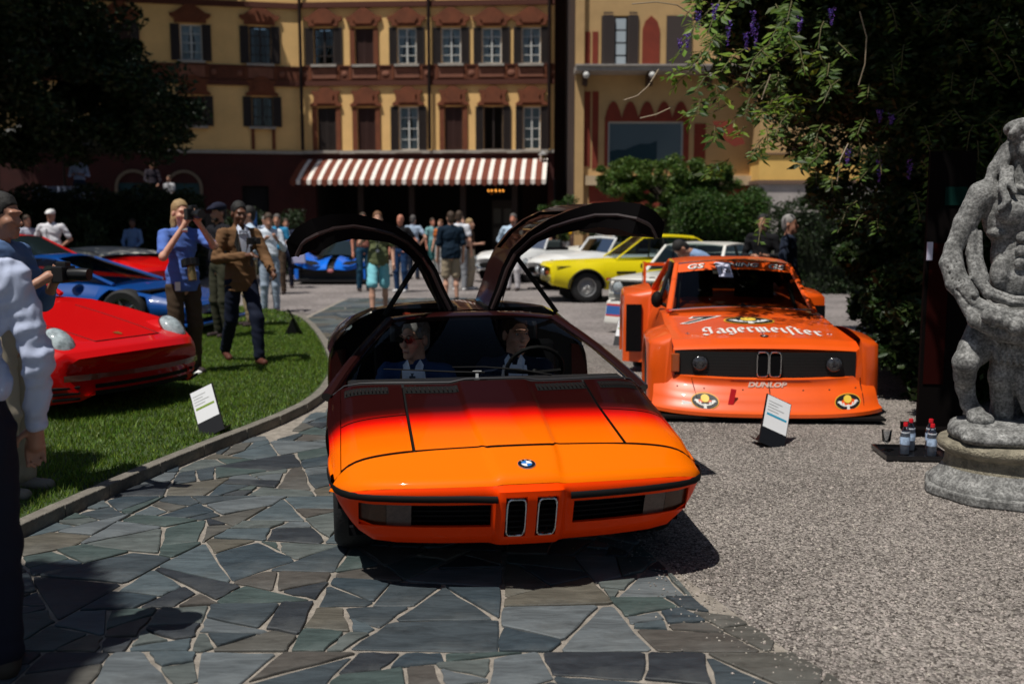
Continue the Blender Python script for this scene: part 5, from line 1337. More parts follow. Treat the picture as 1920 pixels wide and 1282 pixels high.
# nose: black grille band, lamps, kidneys
mb = MB(); mb.grid([[(x, .115 + .08 * abs(x / .85) ** 2.4, z) for x in np.linspace(-.76, .76, 21)] for z in (.345, .45, .57)]); gb = mb.build('grille', M('grille_black', (.004, .004, .004), .6), RC, smooth=0)
for q in range(7):
    mb = MB()
    for a, b_ in ((-.60, -.14), (.14, .60)): mb.grid([[(x, .105 + .08 * abs(x / .85) ** 2.4, z) for x in np.linspace(a, b_, 8)] for z in (.372 + q * .027, .379 + q * .027)])
    mb.build('grille_slat', M('slat_black', (.012, .012, .012), .4), gb, smooth=0)
for x in (-.55, .57): round_lamp(RC, x, .13, .468, .066, mat=M('race_lamp', (.035, .035, .04), .12, coat=1, noise=(40, .8)), ring=blk).scale = (1, .45, 1)
MB().box((-.755, .17, .468), (.07, .05, .16)).build('turn_signal', M('signal_amber', (.35, .07, .01), .3, coat=1), RC, smooth=0, bevel=.01)
for s in (-1, 1):
    mb = MB(); P = []
    for q in range(24):
        a = 2 * pi * q / 24; cxx = abs(cos(a)) ** .4 * (1 if cos(a) > 0 else -1); szz = abs(sin(a)) ** .4 * (1 if sin(a) > 0 else -1); P.append((.02 + s * .052 + .047 * cxx, .085, .470 + .105 * szz))
    mb.tube(P + [P[0]], .0065, 6, cap=False); kg = mb.build('kidney_grille', chrome, RC)
    MB().box((.02 + s * .052, .095, .470), (.09, .01, .20)).build('grille_insert', blk_in, kg, smooth=0)
mb = MB(); P = [hood(.02 + .036 * cos(2 * pi * i / 20), .34 + .045 * sin(2 * pi * i / 20), .006) for i in range(20)]; mb.add(P, [tuple(range(20))]); bd = mb.build('roundel_badge', black_p, RC, smooth=0)
for k in (0, 2): mb = MB(); P = [hood(.02, .34, .007)] + [hood(.02 + .019 * cos(k * pi / 2 + pi / 2 * i / 6), .34 + .019 * sin(k * pi / 2 + pi / 2 * i / 6), .007) for i in range(7)]; mb.add(P, [tuple(range(8))]); mb.build('badge_quarter', white_p, bd, smooth=0)
for x, y in ((-.62, .5), (.62, .52), (.02, .44)): q = hood(x, y, .01); MB().tube([(q[0], q[1], q[2] - .01), (q[0], q[1], q[2] + .008)], .006, 6).tube([(q[0] - .02, q[1] + .01, q[2] - .004), (q[0] + .02, q[1] - .01, q[2] - .004)], .003, 5).build('hood_pin', chrome, RC)
for x, y in ((-.66, 1.42), (.62, 1.40)): q = hood(x, y, .006); MB().box(q, (.09, .02, .008)).build('hood_vent', blk, RC, smooth=0)
q = skirt_pt(-.30, .215, .02); mb = MB(); mb.box((q[0], q[1] - .02, q[2]), (.045, .012, .13), mat=Matrix.Rotation(radians(10), 4, 'Y')); mb.build('tow_strap', M('tow_red', (.7, .01, .02), .5), RC, smooth=0)
mb = MB(); mb.add([skirt_pt(x, z, .007) for x, z in ((-.70, .10), (-.52, .10), (-.51, .135), (-.71, .16))], [(0, 1, 2, 3)]); mb.build('white_decal', white_p, RC, smooth=0)
mb = MB(); mb.ell((-.80, 1.78, .88), (.06, .07, .085), 12); mb.tube([(-.66, 1.75, .80), (-.78, 1.78, .85)], .02, 6); mb.build('door_mirror', blk, RC)
mb = MB(); mb.box((0, 4.45, 1.12), (1.55, .28, .03)); [mb.box((s * .77, 4.42, 1.0), (.03, .34, .3)) for s in (-1, 1)]; mb.build('rear_wing', r_or, RC, smooth=0)
# ---------------------------------------------------------------- yellow coupe, side on
def plain_car(name, label, cat, loc, rz, st, arches, mat, base, roof, wx, wr, ww, rimr, wy, z=0, group=None, roof_mat=None, **k):
    root = thing(name, label, cat, (loc[0], loc[1], z), radians(rz), group)
    car_body(root, st, arches, mat, nose=k.get('nose', .12), tail=.06, flare=k.get('flare', .02))
    if base: greenhouse(root, base, roof, roof_mat or mat, glass=k.get('glass', dark_glass), bpillar=k.get('bp'), pill=k.get('pill', .026))
    wheels(root, wy, wx, wr, ww, rimr, spoke=k.get('spoke', 10), style=k.get('style', 'spoke'), rim_mat=k.get('rim'))
    y0, y1 = st[0][0], st[-1][0]
    MB().box((0, (y0 + y1) / 2, st[2][1] + .02), (st[2][5] * 1.7, (y1 - y0) * .9, .06)).build('floor_pan', blk_in, root, smooth=0)
    return root
ylw = M('yellow_paint', (0.80, 0.66, 0.005), .45, coat=.4, spec=.2)
YC = plain_car('yellow_coupe', 'bright yellow classic coupe seen side on behind the raised right door', 'car', (.62, 20.9), -84,
    [(0, .42, .56, .72, .74, .66, .74, .70), (.06, .36, .56, .78, .81, .72, .79, .75), (.4, .30, .56, .80, .84, .76, .83, .78), (1.4, .26, .56, .83, .88, .76, .84, .79), (2.4, .26, .56, .86, .90, .76, .85, .79), (3.8, .28, .56, .86, .89, .76, .84, .77), (4.5, .36, .56, .83, .86, .70, .78, .72), (4.63, .45, .58, .78, .80, .62, .70, .66)],
    [(.82, .31, .37), (3.44, .31, .37)], ylw, [(.68, 1.45, .885), (.66, 3.85, .88)], [(.53, 2.05, 1.32), (.50, 3.15, 1.31)], .72, .32, .22, .19, [.82, 3.44], flare=.03, spoke=14, style='mesh', bp=2.45, pill=.018, rim=M('mesh_rim', (.42, .42, .42), .35, .6), glass=glass_mat('pale_car_glass', (.7, .8, .8), .75))
MB().box((0, 2.6, .70), (1.4, 2.2, .05)).build('cabin_floor', blk_in, YC, smooth=0)
for s in (-1, 1):
    mb = MB(); mb.tube([(s * (.80 + .0), y, z) for y, z in ((.2, .735), (1.3, .755), (2.6, .77), (4.4, .77))], .012, 5); mb.build('side_trim', M('trim_dark', (.05, .04, .02), .3, .6), YC)
    MB().box((s * .845, 1.62, .62), (.03, .40, .045)).build('side_vent', blk, YC, smooth=0, bevel=.01)
    mb = MB(); rows = []
    for i in range(17):
        a = pi * i / 16; rows.append([(s * (.83), .82 - .40 * cos(a), .31 + .40 * sin(a)), (s * .885, .82 - .385 * cos(a), .31 + .385 * sin(a)), (s * .88, .82 - .365 * cos(a), .31 + .365 * sin(a)), (s * .80, .82 - .365 * cos(a), .31 + .365 * sin(a))])
    mb.grid(rows); mb.build('arch_trim', M('arch_black', (.012, .012, .012), .3, coat=.5), YC, smooth=60)
    MB().box((s * .70, .02, .62), (.16, .06, .07)).build('turn_signal', M('signal_amber'), YC, smooth=0, bevel=.01)
    for x in (.35, .52): round_lamp(YC, s * x, -.02, .63, .075)
    MB().box((s * .80, 2.5, .27), (.04, 1.9, .06)).build('sill_trim', M('sill_grey', (.3, .3, .3), .4), YC, smooth=0)
MB().box((0, .0, .63), (1.3, .06, .14)).build('grille', blk, YC, smooth=0)
MB().box((-.82, 1.62, .93), (.05, .06, .09)).build('door_mirror', ylw, YC, smooth=0, bevel=.015)
# ---------------------------------------------------------------- white saloon
wht = M('white_paint', (0.74, 0.73, 0.68), .4, coat=.5); wht2 = M('white_paint_cool', (0.78, 0.79, 0.78), .35, coat=.6)
WC = plain_car('white_saloon', 'white classic saloon with round headlights and a blue lettered strip across its chin', 'car', (2.0, 14.5), -34,
    [(0, .42, .60, .80, .81, .66, .74, .70), (.05, .34, .60, .86, .885, .70, .77, .74), (.3, .28, .60, .885, .92, .74, .79, .76), (1.2, .25, .60, .91, .95, .74, .80, .76), (2.4, .25, .60, .93, .96, .74, .80, .76), (3.8, .28, .60, .92, .95, .74, .78, .74), (4.22, .40, .6, .86, .88, .66, .70, .68)],
    [(.72, .30, .34), (3.2, .30, .34)], wht, [(.66, 1.22, .955), (.64, 3.35, .95)], [(.54, 1.72, 1.37), (.51, 2.95, 1.36)], .68, .30, .19, .18, [.72, 3.2], nose=.05, bp=2.15, glass=glass_mat('saloon_glass', (.55, .7, .7), .6))
MB().box((0, 2.4, .78), (1.3, 2.2, .05)).build('cabin_floor', blk_in, WC, smooth=0)
MB().box((0, -.012, .735), (1.24, .03, .20)).build('grille', blk, WC, smooth=0, bevel=.02)
mb = MB(); mb.box((0, -.02, .85), (1.44, .03, .025)); mb.box((0, -.012, .60), (1.40, .02, .07)); mb.build('grille_trim', M('trim_silver', (.5, .5, .47), .3, .6), WC, smooth=0)
for s in (-1, 1):
    round_lamp(WC, s * .53, -.035, .735, .092)
    mb = MB(); P = [(s * .042 + .036 * cos(2 * pi * q / 16), -.045, .735 + .085 * sin(2 * pi * q / 16)) for q in range(17)]; mb.tube(P, .008, 5, cap=False); mb.build('kidney_grille', chrome, WC)
    MB().box((s * .73, .02, .86), (.05, .08, .04)).build('turn_signal', M('signal_red', (.4, .03, .01), .3), WC, smooth=0)
mb = MB(); rows = []
for z, e in ((.52, .0), (.50, -.05), (.30, -.10), (.19, -.14), (.16, -.13), (.16, .1)): rows.append([(x, e + .07 * (abs(x) / .75) ** 3, z) for x in np.linspace(-.76, .76, 15)])
mb.grid(rows); mb.build('front_spoiler', wht, WC, smooth=40)
for z0, z1, mt, e in ((.30, .44, M('strip_blue', (.03, .10, .32), .5), .0), (.44, .47, M('strip_red', (.5, .04, .02), .5), 0), (.275, .30, M('strip_red'), 0)):
    mb = MB(); rows = [[(x, lerp(-.10, -.05, (z - .30) / .2) + .07 * (abs(x) / .75) ** 3 - .006, z) for x in np.linspace(-.75, .75, 15)] for z in (z0, z1)]; mb.grid(rows); mb.build('chin_strip', mt, WC, smooth=0)
text_mesh('chin_lettering', '2002   turbo', .15, lambda u, v: (-u * 1.15, lerp(-.10, -.05, (.37 + v - .30) / .2) + .07 * (abs(u * 1.15) / .75) ** 3 - .012, .37 + v), M('pale_blue_print', (.45, .6, .75), .5), WC)
mb = MB(); mb.tube([(.10 * cos(a) * .4, .10 + .04 * sin(a), .905) for a in [2 * pi * q / 14 for q in range(15)]], .006, 5, cap=False); mb.build('roundel_badge', blk, WC)
MB().box((-.78, 1.35, 1.02), (.10, .05, .08)).build('door_mirror', blk, WC, smooth=0, bevel=.015)
WC.scale = (.93, .93, .93)
# ---------------------------------------------------------------- white roadsters
def roadster(label, loc, rz, mat, hard=False):
    r = plain_car('white_roadster', label, 'convertible', loc, rz,
        [(0, .34, .5, .62, .66, .40, .55, .48), (.08, .28, .5, .70, .76, .58, .68, .60), (.5, .25, .5, .80, .86, .70, .80, .66), (1.3, .24, .52, .84, .92, .74, .82, .68), (1.9, .24, .52, .82, .90, .74, .82, .70), (3.2, .26, .52, .80, .86, .74, .82, .70), (4.1, .32, .5, .70, .76, .64, .72, .60), (4.4, .4, .5, .6, .62, .5, .56, .5)],
        [(.85, .32, .36), (3.4, .32, .36)], mat, None, None, .70, .32, .18, .2, [.85, 3.4], nose=.30, flare=.03)
    mb = MB(); mb.box((0, 2.45, .86), (1.22, 1.15, .10)); mb.build('cockpit', blk_in, r, smooth=0, bevel=.04)
    for s in (-1, 1): MB().box((s * .32, 2.7, .95), (.45, .14, .32)).build('seat', M('seat_dark', (.02, .03, .03), .6), r, smooth=0, bevel=.05)
    mb = MB(); mb.tube([(-.62, 1.75, .88), (-.56, 2.02, 1.22), (0, 1.98, 1.25), (.56, 2.02, 1.22), (.62, 1.75, .88)], .03, 8); fr_ = mb.build('windscreen_frame', wht2, r)
    mb = MB(); mb.grid([[(-.62, 1.75, .88), (0, 1.70, .90), (.62, 1.75, .88)], [(-.56, 2.02, 1.22), (0, 1.98, 1.25), (.56, 2.02, 1.22)]]); mb.build('windscreen', glass_mat('clear_glass', (.8, .85, .85), .8), r, smooth=60)
    for s in (-1, 1):
        round_lamp(r, s * .58, .10, .64, .09); round_lamp(r, s * .40, -.03, .46, .05)
        mb = MB(); mb.tube([(s * .05, -.08, .40), (s * .40, -.05, .40), (s * .72, .16, .42), (s * .80, .38, .42)], .035, 8); mb.build('front_bumper', chrome, r)
    mb = MB(); mb.ell((0, .0, .48), (.36, .06, .09), 14); mb.build('grille', blk, r)
    mb = MB(); mb.tube([(x, -.065, .40 + .0 * x) for x in (-.36, .36)], .012, 6).tube([(x, -.06, .57) for x in (-.30, .30)], .01, 6); mb.build('grille_trim', chrome, r)
    MB().ell((-.70, 1.9, .98), (.07, .09, .06), 10).build('door_mirror', chrome, r)
    return r
roadster('white open roadster with chrome bumpers directly behind the yellow coupe', (.55, 24.0), -58, wht2)
roadster('white open roadster parked left of the others, beside the blonde woman', (-.6, 26.5), -35, wht2)
r3 = roadster('white convertible with a dark lowered hood, farthest back by the portico', (1.0, 29.5), -65, wht)
MB().box((0, 3.1, .95), (1.2, .5, .22)).build('folded_hood', M('hood_cloth', (.02, .02, .02), .9), r3, smooth=0, bevel=.08)
# ---------------------------------------------------------------- blue track hypercar facing the camera
blu = M('vivid_blue_paint', (0.0, 0.16, 0.80), .35, coat=.6)
HC = thing('blue_hypercar', 'vivid blue and black low track car facing the camera behind the raised left door', 'sports car', (-4.72, 26.0, 0), 0)
carbon = M('carbon_black', (.006, .006, .007), .4)
car_body(HC, [(0, .08, .25, .38, .42, .88, .96, .90), (.1, .07, .28, .46, .50, .92, 1.0, .94), (.6, .07, .35, .62, .58, .92, 1.0, .92), (1.2, .07, .38, .66, .68, .92, 1.0, .86), (2.6, .08, .38, .66, .80, .92, 1.0, .84), (4.0, .12, .4, .72, .76, .9, 1.0, .88), (4.6, .3, .45, .66, .70, .8, .9, .8)], [(.95, .34, .38), (3.7, .35, .4)], carbon, nose=.22)
for s in (-1, 1):
    mb = MB(); rows = []
    for t in np.linspace(0, 1, 9):                                # blue bonnet wing from the outer corner to the centre blade
        x = lerp(.99, .10, t); top = itp(t, [0, .25, .6, 1], [.80, .78, .60, .70]); bot = itp(t, [0, .25, .6, 1], [.52, .44, .37, .40]); rows.append([(s * x, itp(t, [0, 1], [.18, -.10]), bot), (s * x, itp(t, [0, 1], [.16, -.06]), lerp(bot, top, .35)), (s * x, .32, lerp(bot, top, .8)), (s * x, .62, top), (s * x, .9, top + .02)])
    mb.grid(rows); mb.build('bonnet_wing', blu, HC, smooth=50)
    mb = MB(); mb.add([(s * .28, .02, .52), (s * .38, .08, .60), (s * .70, .16, .64), (s * .74, .12, .58), (s * .5, .0, .50)], [(0, 1, 2, 3, 4)]); [mb.v.__setitem__(i, (v[0], v[1] - .06, v[2])) for i, v in enumerate(mb.v)]; mb.build('bonnet_intake', blk, HC, smooth=0)
    mb = MB()
    for a, b_ in (((s * .80, .04, .74), (s * .96, .06, .58)), ((s * .93, .05, .76), (s * .84, .03, .60))): mb.tube([a, b_], .022, 5)
    mb.build('headlight', M('daylight_lamp', (.9, .93, .95), .3), HC)
    MB().box((s * .9, -.02, .28), (.10, .05, .26)).build('side_blade', blu, HC, smooth=0)
MB().ell((0, -.10, .36), (.085, .02, .05), 14).build('nose_badge', M('badge_rose', (.55, .18, .2), .4), HC)
MB().box((0, .0, .10), (1.95, .35, .05)).build('front_splitter', carbon, HC, smooth=0)
greenhouse(HC, [(.48, 1.05, .70), (.45, 2.9, .80)], [(.36, 1.85, 1.06), (.34, 2.4, 1.06)], carbon)
MB().box((0, 2.3, 1.13), (.34, .5, .10)).build('roof_scoop', blu, HC, smooth=0, bevel=.03)
MB().box((0, 4.5, 1.02), (1.7, .28, .03)).build('rear_wing', carbon, HC, smooth=0)
wheels(HC, [.95, 3.7], .88, .34, .26, .24)
# ---------------------------------------------------------------- red sports car on the lawn, front left
red = M('red_paint', (0.58, 0.002, 0.002), .45, coat=.5, spec=.1)
PC = thing('red_sports_car', 'glossy red rounded sports car with big oval headlights on the lawn', 'sports car', (-3.09, 8.36, LAWN_Z), radians(63))
PST = [(0, .20, .40, .50, .52, .58, .70, .60), (.05, .15, .40, .545, .565, .68, .80, .68), (.2, .13, .40, .60, .61, .74, .86, .74), (.5, .12, .42, .68, .665, .76, .89, .74), (1.0, .12, .42, .775, .75, .76, .90, .72), (1.5, .12, .44, .84, .83, .76, .90, .72), (2.4, .14, .46, .86, .87, .78, .91, .74), (3.5, .16, .5, .86, .88, .80, .93, .76), (4.1, .22, .5, .80, .8, .74, .86, .7), (4.26, .34, .5, .6, .62, .6, .7, .6)]
car_body(PC, PST, [(.92, .32, .36), (3.2, .33, .38)], red, nose=.30, tail=.2, flare=.025, smooth=62)
greenhouse(PC, [(.66, 1.85, .88), (.60, 3.6, .90)], [(.50, 2.4, 1.24), (.44, 2.85, 1.22)], red, bpillar=2.6)
wheels(PC, [.92, 3.2], .78, .32, .23, .21, spoke=5)
for s in (-1, 1):
    R_ = Euler((radians(-52), 0, radians(s * 14))).to_matrix()
    # raised fender eye: a red cowl with a pale lens
    mb = MB(); mb.ell((s * .60, .52, .505), (.175, .30, .20), 26); mb.build('fender_eye', red, PC, smooth=80)
    def el(r0, e, n=28): return [tuple(Vector((s * .600, .325, .615)) + R_ @ Vector((r0 * .112 * cos(2 * pi * q / n), r0 * .155 * sin(2 * pi * q / n), e))) for q in range(n)]
    R_ = Euler((radians(42), radians(s * 6), 0)).to_matrix()
    mb = MB(); mb.grid([el(1.0, 0), el(.97, .025), el(.8, .055), el(.5, .078), el(.2, .089), el(.001, .09)], close=True); lo_ = mb.build('headlight', M('headlamp_lens', (.36, .42, .44), .08, coat=1, noise=(14, .55)), PC, smooth=80)
    mb = MB(); P = el(1.03, .004); mb.tube(P + [P[0]], .008, 6, cap=False); mb.build('lamp_ring', M('ring_red', (.2, .01, .01), .3), lo_)
    for q in range(3): mb = MB(); mb.tube([(s * .60, .115, .18 + q * .045), (s * .78, .22, .18 + q * .045)], .014, 5); mb.build('air_intake', blk, PC)
def pfront(x, z): return (x, .30 * (abs(x) / .93) ** 2.4 + itp(z, [.15, .2, .4, .5, .55], [.03, -.005, -.012, .0, .05]) - .006, z)
for s in (-1, 1): mb = MB(); mb.grid([[pfront(s * x, z) for x in np.linspace(.46, .72, 7)] for z in (.325, .375)]); mb.build('turn_signal', M('signal_smoke', (.16, .03, .02), .2, coat=1), PC, smooth=0)
for q in range(2): mb = MB(); mb.grid([[pfront(x, z) for x in np.linspace(-.50, .50, 15)] for z in (.20 + q * .055, .235 + q * .055)]); mb.build('air_intake', blk, PC, smooth=0)
mb = MB(); mb.grid([[pfront(x, z) for x in np.linspace(-.55, .55, 15)] for z in (.335, .375)]); mb.build('bumper_recess', M('deep_red', (.16, .004, .004), .3, coat=.5), PC, smooth=0)
def ptop(x, y, e):
    st = np.array(PST); zs = itp(y, st[:, 0], st[:, 3]); zd = itp(y, st[:, 0], st[:, 4]); w = itp(y, st[:, 0], st[:, 7]); t = 1 - min(abs(x) / w, 1); a = min(abs(x) / .93, 1.05)
    return (x, y + max(0, 1 - y / .6) * .30 * a ** 2.4, zs + (zd - zs) * (1 - (1 - t) ** 2.2) + e)
mb = MB(); mb.tube([ptop(x, .20 + .0 * x, .002) for x in np.linspace(-.34, .34, 13)], .006, 5); mb.build('hood_seam', M('seam_dark', (.05, 0, 0), .6), PC)
for s in (-1, 1): mb = MB(); mb.tube([ptop(s * (.34 + .07 * t), .20 + 1.15 * t, .001) for t in np.linspace(0, 1, 9)], .004, 5); mb.build('hood_seam', M('seam_dark'), PC)
mb = MB(); P = [ptop(.03 * a, .33 + .04 * b_, .006) for a, b_ in ((-1, 1), (0, 1.15), (1, 1), (.9, -.2), (0, -1.1), (-.9, -.2))]; mb.add(P, [tuple(range(6))]); mb.build('nose_crest', M('crest_gold', (.45, .22, .05), .3, .6), PC, smooth=0)
# ---------------------------------------------------------------- blue wedge
bl2 = M('deep_blue_paint', (0.004, 0.06, 0.27), .35, coat=.6, spec=.2)
BW = thing('blue_wedge_car', 'metallic blue wedge shaped supercar seen side on behind the red car', 'sports car', (-4.28, 14.6, LAWN_Z * .8), radians(83))
car_body(BW, [(0, .30, .36, .42, .43, .70, .80, .76), (.06, .20, .36, .47, .48, .80, .90, .82), (.5, .16, .40, .55, .56, .84, .94, .84), (1.2, .14, .45, .68, .70, .86, .97, .80), (1.7, .14, .45, .72, .76, .86, .97, .80), (2.8, .14, .48, .74, .84, .88, .99, .80), (3.5, .18, .55, .90, .93, .90, 1.0, .80), (4.1, .30, .55, .88, .90, .80, .92, .74)], [(1.02, .33, .39), (3.5, .34, .40)], bl2, nose=.10, flare=.045)
greenhouse(BW, [(.74, 1.25, .71), (.70, 3.35, .90)], [(.50, 2.22, 1.05), (.48, 2.75, 1.06)], bl2, pill=.03, bpillar=2.75, glass=glass_mat('blue_car_glass', (.35, .4, .4), .6))
MB().box((0, 2.2, .62), (1.5, 1.7, .05)).build('cabin_floor', blk_in, BW, smooth=0)
for s in (-1, 1): MB().box((s * .36, 2.35, .75), (.42, .16, .42)).build('seat', M('cream_leather', (.30, .28, .2), .6), BW, smooth=0, bevel=.05)
MB().box((.05, 2.1, .72), (1.2, .9, .04)).build('cream_sill', M('cream_leather'), BW, smooth=0)
wheels(BW, [1.02, 3.5], .84, .33, .26, .21, spoke=5, rim_mat=M('rim_grey', (.2, .2, .2), .4, .6))
mb = MB(); mb.box((0, .12, .16), (1.8, .35, .05)); mb.build('front_spoiler', bl2, BW, smooth=0, bevel=.015)
MB().ell((-.93, 1.75, .82), (.10, .09, .06), 10).build('door_mirror', blk, BW); 
MB().box((-.95, 2.9, .62), (.06, .5, .14)).build('side_scoop', blk_in, BW, smooth=0, bevel=.02)
# ---------------------------------------------------------------- red cars behind
RF = plain_car('red_coupe', 'red sports coupe whose roof shows above the blue wedge shaped car', 'sports car', (-6.95, 18.0), 78,
    [(0, .3, .45, .55, .57, .6, .75, .7), (.1, .2, .45, .62, .64, .76, .88, .8), (1.2, .16, .5, .82, .84, .8, .93, .8), (2.2, .16, .5, .9, .92, .8, .95, .8), (3.6, .2, .55, .98, 1.0, .8, .96, .8), (4.4, .35, .55, .92, .94, .75, .88, .76)], [(1.0, .34, .38), (3.5, .34, .38)], red, [(.76, 1.35, .88), (.7, 3.6, 1.0)], [(.54, 2.1, 1.30), (.52, 3.1, 1.32)], .82, .33, .24, .2, [1.0, 3.5], z=.05, bp=2.7)
RW = plain_car('red_white_racer', 'red open sports car with a white rear deck and a small yellow shield', 'sports car', (-7.5, 22.0), 52,
    [(0, .25, .4, .5, .53, .5, .65, .58), (.08, .18, .4, .58, .62, .65, .76, .66), (.8, .16, .45, .74, .72, .72, .84, .7), (1.6, .16, .45, .76, .80, .74, .86, .7), (3.0, .18, .5, .84, .88, .76, .88, .72), (4.1, .3, .5, .78, .8, .66, .76, .64)], [(.9, .31, .36), (3.2, .31, .36)], red, None, None, .74, .31, .2, .2, [.9, 3.2], z=.05, nose=.3)
mb = MB(); mb.grid([[(x, y, z + .02 - .06 * abs(x) ** 2) for x in np.linspace(-.78, .78, 9)] for y, z in ((1.5, .84), (1.9, .93), (3.0, .98), (3.8, .92))]); mb.grid([[(s, y, z - .035 - k) for y, z in ((1.5, .84), (1.9, .93), (3.0, .98), (3.8, .92))] for s, k in ((-.78, 0), (-.8, .16))]); mb.build('white_deck', M('racer_white', (.55, .55, .5), .5), RW, smooth=50)
MB().box((-.85, .75, .62), (.02, .10, .12)).build('yellow_shield', M('shield_yellow', (.75, .5, .03), .5), RW, smooth=0)
# ================================================================ PEOPLE
def cloth(c, r=.85): return M('cloth_%03d_%03d_%03d' % tuple(int(v * 999) for v in c), c, r, spec=.2)
SKIN = {'light': M('skin_light', (.60, .33, .23), .5, noise=(22, .12)), 'tan': M('skin_tan', (.40, .20, .13), .5, noise=(22, .12)), 'dark': M('skin_dark', (.13, .055, .03), .5), 'red': M('skin_flushed', (.50, .20, .13), .55)}
HAIR = {'brown': (.05, .028, .015), 'black': (.008, .007, .006), 'grey': (.26, .25, .24), 'blond': (.36, .24, .11), 'dgrey': (.10, .09, .085), 'ginger': (.16, .07, .03)}
ARMS = {'down': ((.25, .02, 1.13), (.26, -.07, .88)), 'hip': ((.37, .07, 1.17), (.19, -.03, 1.00)), 'cam': ((.27, -.17, 1.22), (.07, -.25, 1.54)), 'hold': ((.26, .0, 1.14), (.10, -.25, 1.16)),
        'phone': ((.25, -.06, 1.15), (.10, -.30, 1.32)), 'back': ((.27, .12, 1.14), (.10, .16, .98)), 'raise': ((.30, -.12, 1.25), (.16, -.22, 1.50)), 'wheel': ((.24, -.12, 1.15), (.20, -.40, 1.20)), 'lap': ((.25, -.06, 1.14), (.12, -.28, .98)), 'fwd': ((.26, -.10, 1.16), (.24, -.34, 1.02))}
def person(label, loc, rz=0, h=1.76, skin='light', hair='brown', top=(.5, .5, .5), bottom=(.03, .03, .04), shoes=(.03, .02, .02), armR='down', armL='down', legs='stand', sleeve=.45, shorts=False, lean=0.0, head=(0, 0), vox=.017, z=0, hat=None, longhair=False, wide=1.0, beard=False, bald=False, tuck=True, jacket=False, seated=False, details=False, cat='person', group=None, noleg=False, creases=False):
    k = h / 1.78
    root = thing('person', label, cat, (loc[0], loc[1], z), rz, group)
    Sc = lambda p: np.array(p, float) * k
    HIPZ = .92
    Rl = rotm(lean, 0, 0); hp = np.array([0, 0.0, HIPZ])
    def U(p): p = np.array(p, float); return (Rl @ (p - hp) + hp) * k
    Rh = Rl @ rotm(head[1], 0, head[0]); nb = np.array([0, .015, 1.53])
    def Hd(p): p = np.array(p, float); return (Rl @ (rotm(head[1], 0, head[0]) @ (p - nb) + nb - hp) + hp) * k
    fine = vox < .012
    def hd_ell(sd, c, r, op='+', kk=.02, extra=None): sd.ell(Hd(c), np.array(r) * k, Rh if extra is None else Rh @ extra, k=kk, op=op)
    arms = []
    for s, nm in ((-1, armR), (1, armL)):
        e, w = ARMS[nm] if isinstance(nm, str) else nm
        arms.append((U((s * .185 * wide, .01, 1.43)), U((s * abs(e[0]) if isinstance(nm, str) else e[0], e[1], e[2])), U((s * abs(w[0]) if isinstance(nm, str) else w[0], w[1], w[2])), s))
    if seated: lg = [(s, (s * .10, 0, .90), (s * .15, -.44, .96), (s * .14, -.62, .56)) for s in (-1, 1)]
    elif legs == 'walk': lg = [(-1, (-.09, 0, .92), (-.10, .06, .50), (-.09, .34, .11)), (1, (.09, 0, .92), (.10, -.20, .50), (.10, -.24, .08))]
    elif legs == 'walk2': lg = [(-1, (-.09, 0, .92), (-.11, -.18, .50), (-.11, -.22, .08)), (1, (.09, 0, .92), (.11, .04, .50), (.12, .22, .10))]
    elif legs == 'wide': lg = [(s, (s * .10, 0, .92), (s * .16, -.02, .50), (s * .19, .02, .08)) for s in (-1, 1)]
    else: lg = [(s, (s * .09, 0, .92), (s * .10, -.03, .50), (s * .11, .02, .08)) for s in (-1, 1)]
    # --- skin
    b = SDF()
    hd_ell(b, (0, .015, 1.69), (.074, .094, .092)); hd_ell(b, (0, -.03, 1.615), (.056, .066, .080)); hd_ell(b, (0, -.075, 1.555), (.030, .028, .026))
    b.cap(U((0, .03, 1.42)), Hd((0, .012, 1.60)), .064 * k, .054 * k, k=.03)
    b.cap(Hd((0, -.088, 1.66)), Hd((0, -.112, 1.622)), .010 * k, .016 * k, k=.012)
    for s in (-1, 1): hd_ell(b, (s * .076, .012, 1.645), (.012, .022, .034), kk=.008)
    if fine:
        hd_ell(b, (0, -.082, 1.685), (.055, .020, .013), kk=.02)
        for s in (-1, 1): hd_ell(b, (s * .031, -.098, 1.663), (.018, .014, .012), op='-'); hd_ell(b, (s * .040, -.062, 1.628), (.024, .026, .020), kk=.03)
        hd_ell(b, (0, -.096, 1.589), (.025, .012, .008), kk=.006); hd_ell(b, (0, -.094, 1.575), (.021, .012, .008), kk=.006)
    b.ell(U((0, .01, 1.28)), np.array((.10, .06, .20)) * k, Rl); b.ell(U((0, .01, 1.02)), np.array((.09, .06, .16)) * k, Rl)
    mr_ = vox * .62
    for a, e, w, s in arms:
        b.cap(a, e, .043 * k, .037 * k); b.cap(e, w, .038 * k, .026 * k)
        d = w - e; d /= np.linalg.norm(d); side = np.cross(d, Rl @ np.array([0, 0, 1.0])); nrm_ = np.linalg.norm(side); side = side / nrm_ if nrm_ > .3 else np.array([0, 1.0, 0])
        if isinstance((armR, armL)[s > 0], str) and (armR, armL)[s > 0] in ('down', 'fwd'): side = np.array([0, 1.0, 0]) - d * d[1]; side /= np.linalg.norm(side)
        pal = np.cross(side, d) * -s
        pc = w + d * .05 * k; b.cap(w + d * .01, w + d * .075 * k, .027 * k, .034 * k, k=.015)
        for q in range(4):
            o = side * (q - 1.5) * .0195 * k; ln = (.072, .080, .076, .060)[q] * k; r0 = max(.0088 * k, mr_)
            p0 = pc + d * .035 * k + o; p1 = p0 + d * ln * .5 - pal * .012 * k; p2 = p1 + d * ln * .38 - pal * .028 * k
            b.cap(p0, p1, r0, r0 * .95, k=.006); b.cap(p1, p2, r0 * .95, r0 * .8, k=.004)
